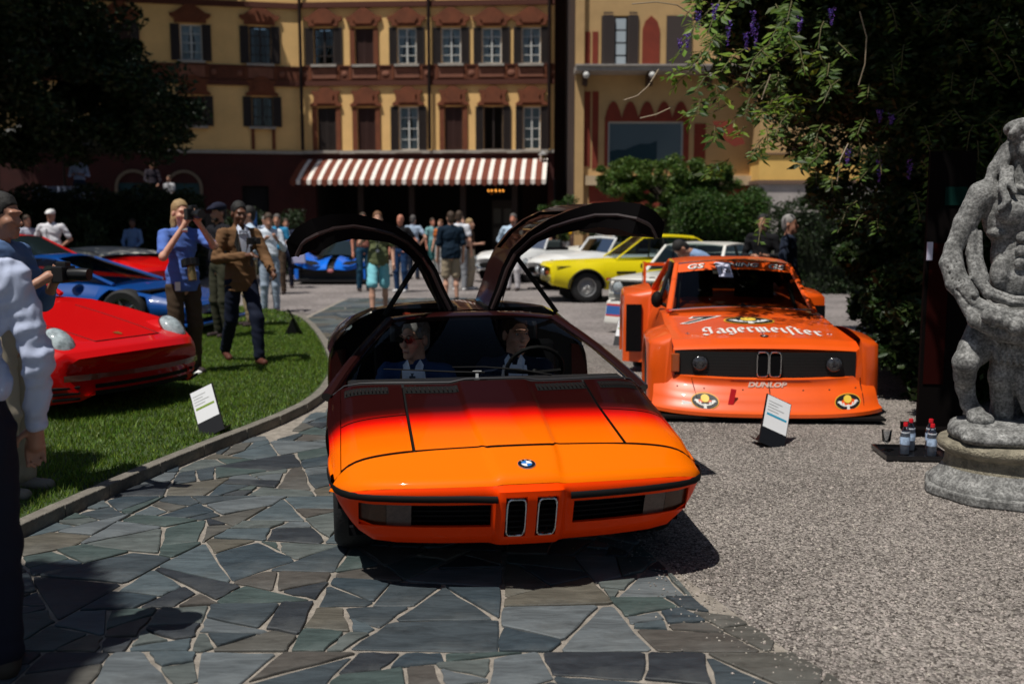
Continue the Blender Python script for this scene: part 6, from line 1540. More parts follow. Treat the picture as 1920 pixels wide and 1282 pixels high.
        t0 = w + d * .02 * k - side * .026 * k * 1; t1 = t0 + (d * .4 - side * .8 - pal * .3) * .045 * k; t2 = t1 + (d * .85 - side * .2 - pal * .3) * .035 * k; b.cap(t0, t1, max(.013 * k, mr_), max(.011 * k, mr_), k=.012); b.cap(t1, t2, max(.011 * k, mr_), max(.009 * k, mr_), k=.005)
    if not noleg:
        b.cap(U((0, 0, 1.0)), Sc((0, 0, .9)), .10 * k, .09 * k)
        for s, hp_, kn, an in lg: b.cap(Sc(hp_), Sc(kn), .066 * k * (1 if shorts else .8), .048 * k * (1 if shorts else .8)); mid = (np.array(kn) * .62 + np.array(an) * .38); cf = 1 if shorts else .66; b.cap(Sc(kn), Sc(mid + (0, .012 * (cf == 1), 0)), .047 * k * cf, .050 * k * cf); b.cap(Sc(mid + (0, .012 * (cf == 1), 0)), Sc(an), .050 * k * cf, .036 * k * cf)
    sdf_obj(b, 'body', SKIN[skin], root, vox, k=.028)
    # --- hair / hat
    if not bald or hat:
        hs = SDF(); hm = M('hair_' + hair, HAIR[hair], .6, noise=(45, .4), bump=(150, .5)); off = .007 if fine else .006
        hd_ell(hs, (0, .022, 1.705), (.074 + off, .094 + off, .088 + off)); hd_ell(hs, (0, .055, 1.64), (.068 + off * .5, .055 + off, .085))
        if longhair: hd_ell(hs, (0, .060, 1.56), (.080, .055, .16)); [hd_ell(hs, (s * .062, .025, 1.57), (.026, .045, .12)) for s in (-1, 1)]
        hd_ell(hs, (0, -.095, 1.625), (.090, .078, .112), op='-')
        if fine:
            for s in (-1, 1): hd_ell(hs, (s * .083, .008, 1.645), (.02, .024, .036), op='-')
        if not (bald and hat): sdf_obj(hs, 'hair', hm, root, min(vox, .012), k=.02, wrinkle=[(.0018, 90, 40, 60, 1), (.0012, 190, 120, 90, 2)] if fine else None)
    if beard:
        bs = SDF(); hd_ell(bs, (0, -.045, 1.575), (.056, .054, .042)); hd_ell(bs, (0, -.10, 1.60), (.022, .02, .016), op='-'); sdf_obj(bs, 'beard', M('beard_dark', (.02, .014, .01), .8), root, min(vox, .010), k=.02)
    if hat:
        ht = SDF(); hd_ell(ht, (0, .01, 1.735), (.092, .112, .070)); ht.cap(Hd((-.04, -.10, 1.715)), Hd((.04, -.10, 1.715)), .03 * k, .03 * k); ht.cap(Hd((0, -.08, 1.715)), Hd((0, -.155, 1.705)), .035 * k, .02 * k)
        hd_ell(ht, (0, 0, 1.645), (.13, .25, .06), op='-'); sdf_obj(ht, 'cap', cloth(hat), root, min(vox, .012), k=.02)
    # --- shirt
    t = SDF(); W = wide
    t.ell(U((0, .01, 1.33)), np.array((.168 * W, .108 * W ** .7, .20)) * k, Rl); t.ell(U((0, 0, 1.11)), np.array((.150 * W, .108 * W, .17)) * k, Rl)
    t.cap(U((-.15 * W, .015, 1.44)), U((.15 * W, .015, 1.44)), .052 * k, .052 * k, k=.05); t.cap(U((0, .03, 1.44)), U((0, .02, 1.505)), .070 * k, .062 * k, k=.02)
    ex = .016 if jacket else .008
    if not tuck: t.ell(U((0, .004, .95)), np.array((.178 * W, .138, .24)) * k, Rl, k=.06)
    if jacket: t.ell(U((0, .008, .90)), np.array((.180, .132, .34)) * k, Rl, k=.05)
    else: t.ell(U((0, .004, 1.05)), np.array((.160 * W, .124, .09)) * k, Rl, k=.05)
    for a, e, w, s in arms:
        t.cap(a, e, (.052 + ex) * k, (.043 + ex) * k, k=.04)
        if sleeve > 1: t.cap(e, e + (w - e) * min(sleeve - 1, .93), (.043 + ex) * k, (.030 + ex) * k, k=.02)
        elif sleeve < 1: t.p.pop(); q = a + (e - a) * sleeve * 1.25; t.cap(a, q, (.056 + ex) * k, (.052 + ex) * k, k=.04)
    t.ell(Hd((0, -.02, 1.60)), np.array((.052, .07, .11)) * k, Rh, op='-')
    wr = [(.0035, 22, 9, 34, .5), (.0030, 50, -30, 41, 2.1), (.0024, 12, 60, 75, 1.0)]
    if creases: q_ = .55 if jacket or vox > .010 else .75; wr = [(.006 * q_, 14, 30, 52, .5), (.004 * q_, 60, -20, 88, 2.1), (.0025 * q_, 120, 60, 75, 1.0)]
    sdf_obj(t, 'jacket' if jacket else 'shirt', cloth(top), root, vox, k=.04, wrinkle=wr, clip=(lambda X, Y, Z: (.80 if jacket else .86) * k - Z + 0 * X + 0 * Y) if (jacket or not tuck) and not lean and not seated else None)
    if noleg: return root
    # --- trousers
    tr = SDF(); tr.ell(Sc((0, .005, .95)), np.array((.150 * W ** .7, .112, .12)) * k); tr.cap(U((-.04, 0, 1.0)), U((.04, 0, 1.0)), .100 * k, .100 * k, k=.05)
    for s, hp_, kn, an in lg:
        H_, K_, A_ = Sc((hp_[0], hp_[1], hp_[2] - .02)), Sc(kn), Sc(an)
        if shorts: q = H_ + (K_ - H_) * .88; tr.cap(H_, q, .092 * k, .094 * k, k=.02)
        else: tr.cap(H_, K_, .094 * k, .074 * k, k=.02); tr.cap(K_, A_ + np.array((0, 0, .01)), .074 * k, .060 * k, k=.03)
    sdf_obj(tr, 'shorts' if shorts else 'trousers', cloth(bottom), root, vox, k=.03, wrinkle=[(.003, 20, 26, 30, .3), (.002, 44, -30, 60, 1.1)])
    for s, hp_, kn, an in lg:
        A_ = np.array(an); f = SDF(); tilt = .05 if A_[2] > .095 else 0
        f.cap(Sc((A_[0], A_[1] + .03, .038 + tilt)), Sc((A_[0] * 1.05, A_[1] - .15, .032)), .040 * k, .036 * k); f.cap(Sc((A_[0], A_[1] + .01, .05 + tilt)), Sc(A_), .040 * k, .042 * k, k=.03)
        if not seated: sdf_obj(f, 'shoe', cloth(shoes, .6), root, min(vox, .014), k=.02, clip=lambda X, Y, Z: -(Z + 0 * X + 0 * Y - .002))
    return root
def child(root, mb, name, mat, **k): return mb.build(name, mat, root, **k)
def camera_prop(label, loc, rz, s=1.0, gold=False):
    c = thing('photo_camera', label, 'camera', loc, rz)
    MB().box((0, 0, 0), (.14 * s, .075 * s, .10 * s)).box((0, 0, .06 * s), (.06 * s, .07 * s, .035 * s)).build('camera_body', M('camera_black', (.01, .01, .011), .35), c, smooth=0, bevel=.008)
    mb = MB(); mb.lathe([(.0, -.17 * s), (.036 * s, -.17 * s), (.040 * s, -.12 * s), (.036 * s, -.03 * s)], n=16, axis='y'); mb.build('camera_lens', M('lens_gold', (.35, .25, .10), .3, .8) if gold else M('camera_black'), c); return c

# --- the two men sitting in the orange car (their own things, placed inside it)
def in_car(x, y, z): v = Matrix.Rotation(radians(9.5), 3, 'Z') @ Vector((x, y, z)); return (v.x + CAR.location.x, v.y + CAR.location.y, v.z + CAR.location.z)
PZ = -.83
p0 = in_car(-.35, 2.13, 0)
pa = person('grey haired man in sunglasses, navy suit and tie in the passenger seat', (p0[0], p0[1]), radians(9.5 - 14), 1.86, 'light', 'grey', (.012, .04, .12), (.012, .03, .08), armR='lap', armL='lap', sleeve=2.0, jacket=True, seated=True, vox=.0085, z=PZ, head=(radians(-26), radians(2)), noleg=True)
p1 = in_car(.315, 2.13, 0)
pb_ = person('dark haired man in a navy jacket and open white shirt at the steering wheel', (p1[0], p1[1]), radians(9.5 - 10), 1.86, 'light', 'brown', (.010, .016, .035), (.01, .01, .03), armR='wheel', armL='wheel', sleeve=2.0, jacket=True, seated=True, vox=.0085, z=PZ + .02, head=(radians(26), radians(0)), noleg=True)
def face_details(root, h, head, lean=0, glasses=False, z=0):
    k = h / 1.78; Rh = Matrix(rotm(head[1], 0, head[0]).tolist()); nb = Vector((0, .015, 1.53))
    Q = lambda p: tuple((Rh @ (Vector(p) - nb) + nb) * k)
    for s in (-1, 1):
        if not glasses:
            MB().ell(Q((s * .031, -.086, 1.662)), (.0115 * k, .010 * k, .009 * k), 10).build('eye', M('eye_white', (.55, .5, .47), .3), root)
            MB().ell(Q((s * .031, -.0955, 1.662)), (.005 * k, .003 * k, .006 * k), 8).build('iris', M('iris_dark', (.02, .015, .01), .2), root)
        MB().tube([Q((s * .014, -.101, 1.683)), Q((s * .034, -.101, 1.690)), Q((s * .052, -.088, 1.682))], [.0035, .0045, .002], 5).build('eyebrow', M('brow_dark', (.05, .035, .025), .8), root)
    MB().tube([Q((-.024, -.098, 1.583)), Q((0, -.108, 1.584)), Q((.024, -.098, 1.583))], [.0025, .0045, .0025], 6).build('mouth', M('lip', (.28, .07, .055), .5), root)
    if glasses:
        g_ = MB()
        for s in (-1, 1): g_.prism([(s * .034 + .027 * cos(a) * (1.08), 1.660 + .020 * sin(a)) for a in [2 * pi * i / 16 for i in range(16)]], -.112, -.107, lambda u, v, d: Q((u, d + .25 * u * u * 20 * .1, v)))
        g_.tube([Q((-.012, -.111, 1.667)), Q((.012, -.111, 1.667))], .0025, 5)
        for s in (-1, 1): g_.tube([Q((s * .060, -.10, 1.668)), Q((s * .078, .0, 1.662))], .0025, 5)
        g_.build('sunglasses', M('sunglass_black', (.003, .003, .003), .5, spec=.1), root, smooth=40)
face_details(pa, 1.86, (radians(-26), radians(2)), glasses=True)
face_details(pb_, 1.86, (radians(26), 0))
def shirt_front(root, h, tie=None, width=.055, low=1.10):
    k = h / 1.78; f = lambda x, z, e: (x * k, -(.113 + e - .30 * (z - 1.30) ** 2 * (1 if z > 1.3 else .2) - 1.1 * x * x) * k - .012, z * k)
    mb = MB(); rows = []
    for i in range(13):
        t_ = i / 12; z = lerp(low, 1.475, t_); w = lerp(.012, width, min(1, t_ * 1.25)); rows.append([f(w * u, z, .010 + .012 * (t_ > .9)) for u in np.linspace(-1, 1, 7)])
    mb.grid(rows); mb.build('shirt_front', cloth((.62, .68, .80)), root, smooth=60)
    for s in (-1, 1):
        mb = MB(); mb.add([f(s * .006, 1.44, .026), f(s * .055, 1.43, .018), f(s * .066, 1.50, -.01), f(s * .04, 1.535, -.03), f(s * .02, 1.50, .01)], [(0, 1, 2, 3, 4)]); mb.build('collar', cloth((.62, .68, .80)), root, smooth=0)
        mb = MB(); P = [f(s * .010, low, .016), f(s * .060, 1.20, .020), f(s * .105, 1.33, .012), f(s * .085, 1.40, .016), f(s * .075, 1.47, .010), f(s * .058, 1.47, .012), f(s * .045, 1.30, .018)]; mb.add(P, [tuple(range(7))]); mb.build('lapel', root.children[2].data.materials[0] if len(root.children) > 2 else cloth((.01, .02, .05)), root, smooth=0)
    if tie:
        mb = MB(); rows = [[f(w * u, z, .020 + .006 * (1 - u * u)) for u in (-1, 0, 1)] for z, w in ((1.455, .016), (1.43, .020), (1.41, .013), (1.3, .022), (low, .026))]; mb.grid(rows); mb.build('tie', cloth(tie), root, smooth=50)
shirt_front(pa, 1.86, (.05, .07, .10), .066); shirt_front(pb_, 1.86, None, .050)

# --- lawn group
def P(px, py, z=0): return G(px, py, z)
Lz = LAWN_Z
# man walking past at the left edge, cropped by the frame
m1 = person('man in a pale blue long sleeved shirt and dark trousers at the path edge', (-1.985, 3.50), radians(200), 1.84, 'tan', 'dgrey', (.50, .56, .74), (.014, .015, .026), (.05, .04, .03), armR=((-.27, .02, 1.14), (-.235, -.10, .88)), armL='down', sleeve=1.95, vox=.0095, wide=1.08, creases=True, z=0.0, head=(0, 0))
m2 = person('black haired man in a denim shirt and cream trousers holding a camera', (-2.93, 5.75), radians(82), 1.76, 'tan', 'black', (.10, .17, .33), (.42, .36, .27), (.22, .20, .17), armR=((-.25, -.08, 1.13), (-.085, -.26, 1.27)), armL=((.25, -.08, 1.13), (.085, -.26, 1.27)), sleeve=1.5, creases=True, vox=.0105, z=Lz * .9, head=(0, .12))
camera_prop('black camera raised in the hands of the man in denim', (-2.93 + .36, 5.71, 1.37), radians(80), .95)
camera_prop('black camera hanging at the hip of the man in denim', (-2.84, 5.60, 1.16), radians(60), .9)
mb = MB(); mb.tube([(-2.85, 5.56, 1.20), (-2.83, 5.54, 1.36), (-2.92, 5.58, 1.50), (-3.0, 5.68, 1.55)], .012, 5, flat=.3); tag(mb.build('camera_strap', cloth((.008, .008, .008))), 'black strap of the camera at the hip of the man in denim', 'strap')
# blonde photographer
wx, wy = -3.42, 10.35
w1 = person('blonde woman in a blue shirt and brown cropped trousers photographing with a black camera', (wx, wy), radians(42), 1.80, 'light', 'blond', (.09, .17, .50), (.07, .048, .030), (.04, .03, .03), armR='cam', armL=((.24, -.24, 1.32), (.05, -.30, 1.56)), sleeve=.62, creases=True, vox=.0115, z=Lz, longhair=True, tuck=False, head=(0, .05), wide=.96)
camera_prop('black camera held to the eye of the blonde woman', (wx + .20, wy - .22, Lz + 1.66), radians(42), 1.15)
camera_prop('camera with a gold coloured lens hanging on the chest of the blonde woman', (wx + .13, wy - .15, Lz + 1.17), radians(42), 1.1, gold=True).rotation_euler = (radians(75), 0, radians(42))
MB().box((-.12, -.14, .93), (.055, .006, .09)).build('press_badge', M('badge_white'), w1, smooth=0)
MB().tube([(-.11, -.235, 1.50), (-.05, -.27, 1.50)], .026, 10).build('wristwatch', M('watch_silver', (.5, .5, .48), .3, .6), w1)
# man in brown jacket
sx, sy = -3.05, 11.2
s1 = person('man in a brown jacket and navy trousers striding over the grass with a handheld camera', (sx, sy), radians(34), 1.80, 'dark', 'black', (.16, .085, .040), (.008, .012, .028), (.09, .03, .02), armR=((-.27, -.02, 1.16), (-.04, -.30, 1.20)), armL='fwd', sleeve=2.0, jacket=True, creases=True, vox=.0115, z=Lz, legs='walk', head=(0, .12))
shirt_front(s1, 1.80, None, .05, 1.16)
vc = thing('video_camera', 'small black gimbal camera held in front of the man in the brown jacket', 'camera', (sx + .20, sy - .27, Lz + 1.22), radians(34))
MB().tube([(0, 0, -.12), (0, 0, .10)], .017, 8).build('grip', M('camera_black'), vc); MB().box((.02, -.02, .155), (.15, .05, .075)).build('camera_body', M('camera_black'), vc, smooth=0, bevel=.008); MB().tube([(.04, -.04, .155), (.04, -.10, .155)], .025, 10).build('camera_lens', M('camera_black'), vc)
c1 = person('bearded man in a black cap and black shirt standing behind the blonde woman', (-3.98, 13.6), radians(-40), 1.82, 'tan', 'black', (.008, .008, .012), (.045, .045, .028), armL='back', armR='back', sleeve=.5, z=Lz, hat=(.012, .014, .03), beard=True, vox=.015, wide=1.1)
c2 = person('person in a pale blue shirt bending forward behind the brown jacket', (-3.95, 15.0), radians(-60), 1.80, 'tan', 'black', (.45, .55, .68), (.42, .33, .20), armL='hold', armR='hold', sleeve=1.6, z=Lz, vox=.016)
c3 = person('man in a white shirt over pale jeans looking down at his phone', (-4.4, 18.1), radians(20), 1.80, 'tan', 'brown', (.62, .68, .76), (.35, .42, .52), armL='phone', armR='phone', sleeve=1.7, vox=.016, head=(0, .3))
c4 = person('man in a turquoise polo shirt and brown trousers near the blue car', (-5.3, 22.6), radians(0), 1.80, 'tan', 'dgrey', (.03, .22, .42), (.09, .06, .04), armL='hold', armR='down', vox=.018)
c5 = person('person in a dark jacket and pale shirt carrying a white bag by the blue car', (-5.55, 24.6), radians(15), 1.70, 'tan', 'brown', (.02, .025, .05), (.012, .014, .03), armL='down', armR='hold', sleeve=2, jacket=True, vox=.018)
shirt_front(c5, 1.70, None, .06, 1.05)
w5 = thing('tote_bag', 'white tote bag held beside the person in the dark jacket', 'bag', (-5.22, 24.45, .62)); MB().prism([(-.17, 0), (.17, 0), (.14, .45), (-.12, .48)], -.05, .05, lambda u, v, d: (u, d, v)).build('bag', cloth((.42, .42, .62)), w5, smooth=0, bevel=.02); MB().tube([(-.1, 0, .46), (0, 0, .62), (.1, 0, .45)], .012, 6).build('strap', cloth((.42, .42, .62)), w5)
c6 = person('man in a white cap and white polo with hands on hips behind the red coupe', (-9.75, 21.2), 0, 1.78, 'tan', 'grey', (.66, .66, .70), (.05, .05, .06), armL='hip', armR='hip', z=.10, hat=(.7, .7, .7), wide=1.25, vox=.017, sleeve=.6)
MB().tube([(-.045, -.13, 1.40), (-.03, -.16, 1.22), (-.01, -.17, 1.15)], .008, 5).build('lanyard', cloth((.01, .01, .03)), c6)
c7 = person('person in a light blue shirt with a lanyard in front of the dark hedge', (-9.7, 25.6), 0, 1.66, 'dark', 'black', (.16, .27, .50), (.02, .02, .03), armL='lap', armR='lap', z=.05, sleeve=1.7, vox=.018)
c8 = person('person in a white shirt half hidden behind the red coupe at far left', (-10.35, 21.4), radians(60), 1.72, 'tan', 'brown', (.5, .52, .62), (.05, .05, .05), armL='hold', armR='hold', vox=.018, z=.05)
# terrace
TZ = 1.86
t1 = person('waiter in a pale blue shirt and dark apron standing on the raised terrace', (atY(149, 340, 30)[0], 30), radians(10), 1.76, 'dark', 'black', (.35, .42, .60), (.015, .03, .06), armL='hold', armR='hold', sleeve=1.5, z=TZ, vox=.018)
t2 = person('person in dark clothes seated low on the terrace near the arched window', (atY(286, 345, 31)[0], 31), radians(30), 1.60, 'tan', 'black', (.03, .025, .035), (.02, .02, .02), armL='lap', armR='lap', sleeve=1.8, z=TZ, vox=.018)
t3 = person('person in a white shirt seated low beside the arched window', (atY(317, 352, 30.6)[0], 30.6), radians(-20), 1.45, 'tan', 'brown', (.45, .45, .48), (.02, .02, .02), armL='lap', armR='lap', sleeve=.6, z=TZ - .3, vox=.018)
# centre crowd
g1_ = person('man in an olive green T-shirt and light turquoise shorts walking towards the camera', (-2.36, 17.6), radians(8), 1.82, 'light', 'ginger', (.13, .15, .07), (.22, .58, .66), (.60, .58, .50), armR='raise', armL='down', sleeve=.55, shorts=True, legs='walk2', vox=.013, tuck=False, wide=1.05)
MB().tube([(-.06, -.10, 1.50), (-.01, -.16, 1.15), (.06, -.10, 1.50)], .006, 5).ell((-.01, -.17, 1.14), (.03, .01, .03), 10).build('medallion', M('badge_white'), g1_)
camera_prop('black camera in the raised hand of the man in the olive T-shirt', (-2.38, 17.30, 1.45), 0, 1.3)
def crowd(label, px, feet, rz, h, **k):
    x, y = G(px, feet); return person(label, (x, y), radians(rz), h, vox=k.pop('vox', .018), **k)
crowd('person in blue jeans half hidden by the man in olive, left of him', 683, 546, 20, 1.84, top=(.30, .12, .09), bottom=(.015, .06, .11), skin='red', sleeve=.5, armL='down', armR='down')
crowd('bald man in a black T-shirt, blue jeans and white trainers', 752, 548, -20, 1.80, top=(.008, .008, .01), bottom=(.015, .045, .12), shoes=(.7, .7, .7), skin='red', bald=True, armL='hip', armR='down')
crowd('man with a strap across his light blue shirt, seen from behind', 776, 524, 170, 1.80, top=(.36, .45, .58), bottom=(.012, .02, .04), hair='dgrey', armL='hip', armR='hip')
crowd('person in a pale teal top in the crowd before the portico', 812, 512, 30, 1.72, top=(.20, .40, .42), bottom=(.06, .2, .2), hair='brown', skin='red')
crowd('person in an orange top in the crowd before the portico', 826, 515, -30, 1.68, top=(.55, .16, .04), bottom=(.4, .4, .4), hair='ginger')
crowd('man in a navy T-shirt and beige shorts seen from behind', 846, 566, 195, 1.84, top=(.006, .018, .035), bottom=(.36, .29, .20), shorts=True, hair='brown', armL='down', armR='down', wide=1.15, tuck=False, vox=.016, shoes=(.02, .02, .02), sleeve=.75)
crowd('tall man in a white shirt and grey trousers behind the navy T-shirt man', 862, 545, 170, 1.88, top=(.68, .70, .76), bottom=(.22, .23, .25), hair='brown', armL='down', armR='down', shoes=(.7, .7, .7))
crowd('woman with long blonde hair, brown top, beige trousers and white trainers', 882, 543, 75, 1.70, top=(.05, .025, .015), bottom=(.42, .36, .27), hair='blond', longhair=True, shoes=(.75, .75, .75), armL='hold', armR='hold', sleeve=.3, skin='light', wide=.9)
crowd('person in a dark navy shirt behind the woman with blonde hair', 868, 528, 0, 1.75, top=(.008, .012, .03), bottom=(.02, .02, .03), hair='black')
crowd('broad man in a pale blue shirt and white trousers, hands on hips', 962, 545, -15, 1.82, top=(.45, .58, .72), bottom=(.66, .64, .66), hair='dgrey', armL='hip', armR='hip', wide=1.25, skin='red', sleeve=1.7, beard=True)
crowd('person in a pale lilac shirt leaning over beside the white roadster', 1030, 508, -60, 1.66, top=(.45, .45, .60), bottom=(.04, .05, .08), armL='hold', armR='hold', lean=.5)
crowd('person in a yellow T-shirt behind the white roadsters', 1058, 505, 170, 1.72, top=(.78, .40, .01), bottom=(.5, .5, .52), hair='brown')
crowd('person in a dark top behind the bonnet of the yellow coupe', 1150, 506, 30, 1.62, top=(.05, .02, .03), bottom=(.02, .02, .02), skin='dark', hair='black')
crowd('man in blue overalls standing beside the blue hypercar', 500, 520, 30, 1.78, top=(.35, .42, .55), bottom=(.08, .1, .15), hair='grey')
# behind the orange saloon
person('man in a pale blue shirt bending forward over the white saloon', (3.05, 14.3), radians(-80), 1.80, 'tan', 'black', (.22, .32, .50), (.03, .03, .05), armL='fwd', armR='fwd', sleeve=1.9, lean=1.1, vox=.016)
person('dark haired man in black standing beyond the orange racing saloon', (3.75, 15.0), radians(-20), 1.76, 'tan', 'black', (.008, .008, .01), (.01, .01, .01), armL='hold', armR='hold', sleeve=1.8, vox=.017)
person('grey haired man in a dark blue jacket beyond the orange racing saloon', (3.72, 13.4), radians(60), 1.74, 'tan', 'grey', (.02, .028, .05), (.01, .01, .015), armL='down', armR='down', sleeve=2, jacket=True, vox=.016)
# ================================================================ STATUE
stone = bpy.data.materials.new('weathered_stone'); stone.use_nodes = True
nt = stone.node_tree; p = nt.nodes['Principled BSDF']; p.inputs['Roughness'].default_value = .95; p.inputs['Specular IOR Level'].default_value = .2
tc = nt.nodes.new('ShaderNodeTexCoord')
n1 = nt.nodes.new('ShaderNodeTexNoise'); n1.inputs['Scale'].default_value = 13; n1.inputs['Detail'].default_value = 10; n1.inputs['Roughness'].default_value = .75; nt.links.new(tc.outputs['Object'], n1.inputs['Vector'])
cr = nt.nodes.new('ShaderNodeValToRGB'); cr.color_ramp.elements[0].position = .34; cr.color_ramp.elements[0].color = (.085, .085, .083, 1); cr.color_ramp.elements[1].position = .66; cr.color_ramp.elements[1].color = (.36, .36, .35, 1)
e = cr.color_ramp.elements.new(.5); e.color = (.19, .19, .185, 1); nt.links.new(n1.outputs[0], cr.inputs[0])
n2 = nt.nodes.new('ShaderNodeTexNoise'); n2.inputs['Scale'].default_value = 70; n2.inputs['Detail'].default_value = 6; nt.links.new(tc.outputs['Object'], n2.inputs['Vector'])
mr = nt.nodes.new('ShaderNodeMapRange'); mr.inputs[1].default_value = .35; mr.inputs[2].default_value = .65; mr.inputs[3].default_value = .6; mr.inputs[4].default_value = 1.35; nt.links.new(n2.outputs[0], mr.inputs[0])
vm = nt.nodes.new('ShaderNodeVectorMath'); vm.operation = 'SCALE'; nt.links.new(cr.outputs[0], vm.inputs[0]); nt.links.new(mr.outputs[0], vm.inputs['Scale']); nt.links.new(vm.outputs[0], p.inputs['Base Color'])
b = nt.nodes.new('ShaderNodeBump'); b.inputs['Strength'].default_value = .45; b.inputs['Distance'].default_value = .008; nt.links.new(n2.outputs[0], b.inputs['Height'])
b2 = nt.nodes.new('ShaderNodeBump'); b2.inputs['Strength'].default_value = .25; b2.inputs['Distance'].default_value = .02; nt.links.new(n1.outputs[0], b2.inputs['Height']); nt.links.new(b.outputs[0], b2.inputs['Normal']); nt.links.new(b2.outputs[0], p.inputs['Normal'])
MATS['weathered_stone'] = stone
SX, SY = 3.02, 6.02
st = thing('satyr_statue', 'weathered grey stone satyr holding a garland of fruit on a round pedestal', 'statue', (SX, SY, 0))
# figure coordinates: metres, feet at z .45
d = SDF(); K = .02
E3 = lambda c, r, **k: d.ell(c, r, k=k.get('k', .03), R=k.get('R'), op=k.get('op', '+'))
hd = (.03, -.02, 2.13)
E3(hd, (.088, .11, .125)); E3((.03, -.09, 2.09), (.06, .05, .085)); d.cap((.03, -.125, 2.13), (.03, -.145, 2.08), .013, .020, k=0.0060)
E3((.03, .0, 2.215), (.118, .13, .065), k=0.0120)
for q in range(16):                                           # thick wavy locks across the brow and crown
    a = pi * 1.0 * q / 15; c = (.03 + .112 * cos(a + pi), -.045 - .075 * sin(a), 2.215 + .012 * sin(q * 2.1)); d.cap(c, (c[0] + .03 * cos(q), c[1] + .01, c[2] - .035), .024, .020, k=0.0048)
    d.cap((.03 + .095 * cos(a + pi), -.02 - .10 * sin(a), 2.165), (.03 + .10 * cos(a + pi), -.02 - .085 * sin(a), 2.135), .020, .014, k=0.0036) if q not in (6, 7, 8, 9) else None
d.cap((.03, .02, 1.86), (.03, .0, 2.05), .085, .072)
for s in (-1, 1):                                             # hanging hair strands over the shoulders
    d.path([(.03 + s * .09, -.01, 2.12), (.03 + s * .125, -.01, 2.00), (.03 + s * .135, -.05, 1.93), (.03 + s * .17, -.10, 1.86), (.03 + s * .15, -.135, 1.79), (.03 + s * .19, -.13, 1.74)], [.035, .03, .026, .026, .022, .016], k=0.0072)
    d.path([(.03 + s * .10, .02, 2.10), (.03 + s * .155, .03, 1.98), (.03 + s * .20, .0, 1.90)], [.035, .04, .03], k=0.0120)
    d.path([(.03 + s * .10, -.05, 1.98), (.03 + s * .12, -.09, 1.90), (.03 + s * .10, -.12, 1.84)], [.02, .022, .015], k=0.0048)
# torso
E3((.03, .02, 1.70), (.215, .135, .20), k=0.0300); E3((.03, .01, 1.48), (.155, .115, .20), k=0.0300); E3((.03, .01, 1.30), (.165, .13, .15), k=0.0240)
d.cap((-.20, .02, 1.83), (.26, .02, 1.83), .075, .075, k=0.0360)
for s in (-1, 1):
    E3((.03 + s * .095, -.085, 1.725), (.095, .055, .075), k=0.0108); E3((.03 + s * .15, -.02, 1.60), (.05, .07, .035), k=0.0120)
    for q in range(3): E3((.03 + s * .040, -.112, 1.575 - q * .075), (.036, .022, .034), k=0.0084)
    E3((.03 + s * .13, -.06, 1.36), (.06, .05, .10), k=0.0180); d.cap((.03 + s * .02, -.09, 1.855), (.03 + s * .15, -.06, 1.885), .014, .014, k=0.0072)
d.cap((.03, -.13, 1.66), (.03, -.13, 1.38), .006, .006, op='-'); E3((.03, -.135, 1.40), (.012, .02, .014), op='-')
d.cap((-.06, -.165, 1.655), (.03, -.14, 1.672), .008, .008, op='-'); d.cap((.03, -.14, 1.672), (.13, -.165, 1.655), .008, .008, op='-')
# arms, bent outward, forearms holding the cloth
d.path([(-.20, .02, 1.83), (-.285, .03, 1.66), (-.355, .02, 1.50)], [.078, .066, .050], k=0.0180); d.path([(-.355, .02, 1.50), (-.36, -.06, 1.36), (-.30, -.14, 1.24)], [.050, .048, .040], k=0.0180)
d.path([(.26, .02, 1.83), (.36, .03, 1.66), (.43, .02, 1.52), (.40, -.08, 1.36), (.34, -.14, 1.25)], [.082, .072, .06, .055, .045], k=0.0180)
# draped cloth: wide sleeve band down the forearms and the hanging sling with fruit
d.path([(-.375, .01, 1.53), (-.395, -.01, 1.42), (-.365, -.06, 1.30), (-.30, -.12, 1.20), (-.20, -.18, 1.14), (-.06, -.215, 1.115), (.10, -.22, 1.12), (.24, -.18, 1.16), (.36, -.10, 1.25), (.44, -.02, 1.4)], [.030, .048, .055, .050, .044, .042, .042, .044, .05, .045], k=0.0120)
d.path([(-.25, .0, 1.62), (-.26, -.02, 1.48), (-.255, -.08, 1.34), (-.20, -.14, 1.25), (-.08, -.185, 1.205), (.08, -.19, 1.20), (.22, -.15, 1.24), (.32, -.05, 1.4)], [.026, .034, .036, .036, .034, .034, .036, .03], k=0.0072)
d.path([(-.215, -.0, 1.60), (-.225, -.04, 1.45), (-.20, -.10, 1.33)], [.022, .026, .02], k=0.0060)
d.path([(-.34, -.10, 1.21), (-.28, -.17, 1.09), (-.15, -.23, 1.025), (.02, -.25, 1.00), (.18, -.24, 1.02), (.32, -.17, 1.12)], [.03, .045, .055, .06, .055, .04], k=0.0120)
rs = random.Random(5)
for q in range(13):
    t_ = q / 12; x = lerp(-.25, .30, t_); y = -.262 - .055 * sin(pi * t_); z = 1.125 - .065 * sin(pi * t_) + rs.uniform(-.008, .008); r_ = .036 + .012 * rs.random() + (.014 if q in (3, 6, 8) else 0); E3((x, y, z), (r_, r_, r_), k=0.003)
    if q % 2 == 0: E3((x + .02, y - .012, z - .045), (.024, .024, .024), k=0.0036)
def groove(pts, off_, r_=.007):
    for a, b_ in zip(pts[:-1], pts[1:]): d.cap(np.array(a) + off_, np.array(b_) + off_, r_, r_, op='-')
DR = [(-.375, .01, 1.53), (-.395, -.01, 1.42), (-.365, -.06, 1.30), (-.30, -.12, 1.20), (-.20, -.18, 1.14), (-.06, -.215, 1.115), (.10, -.22, 1.12), (.24, -.18, 1.16)]
groove(DR, (.0, -.052, .012)); groove(DR, (.02, -.042, .034), .006); groove(DR[1:], (-.02, -.045, -.02), .006)
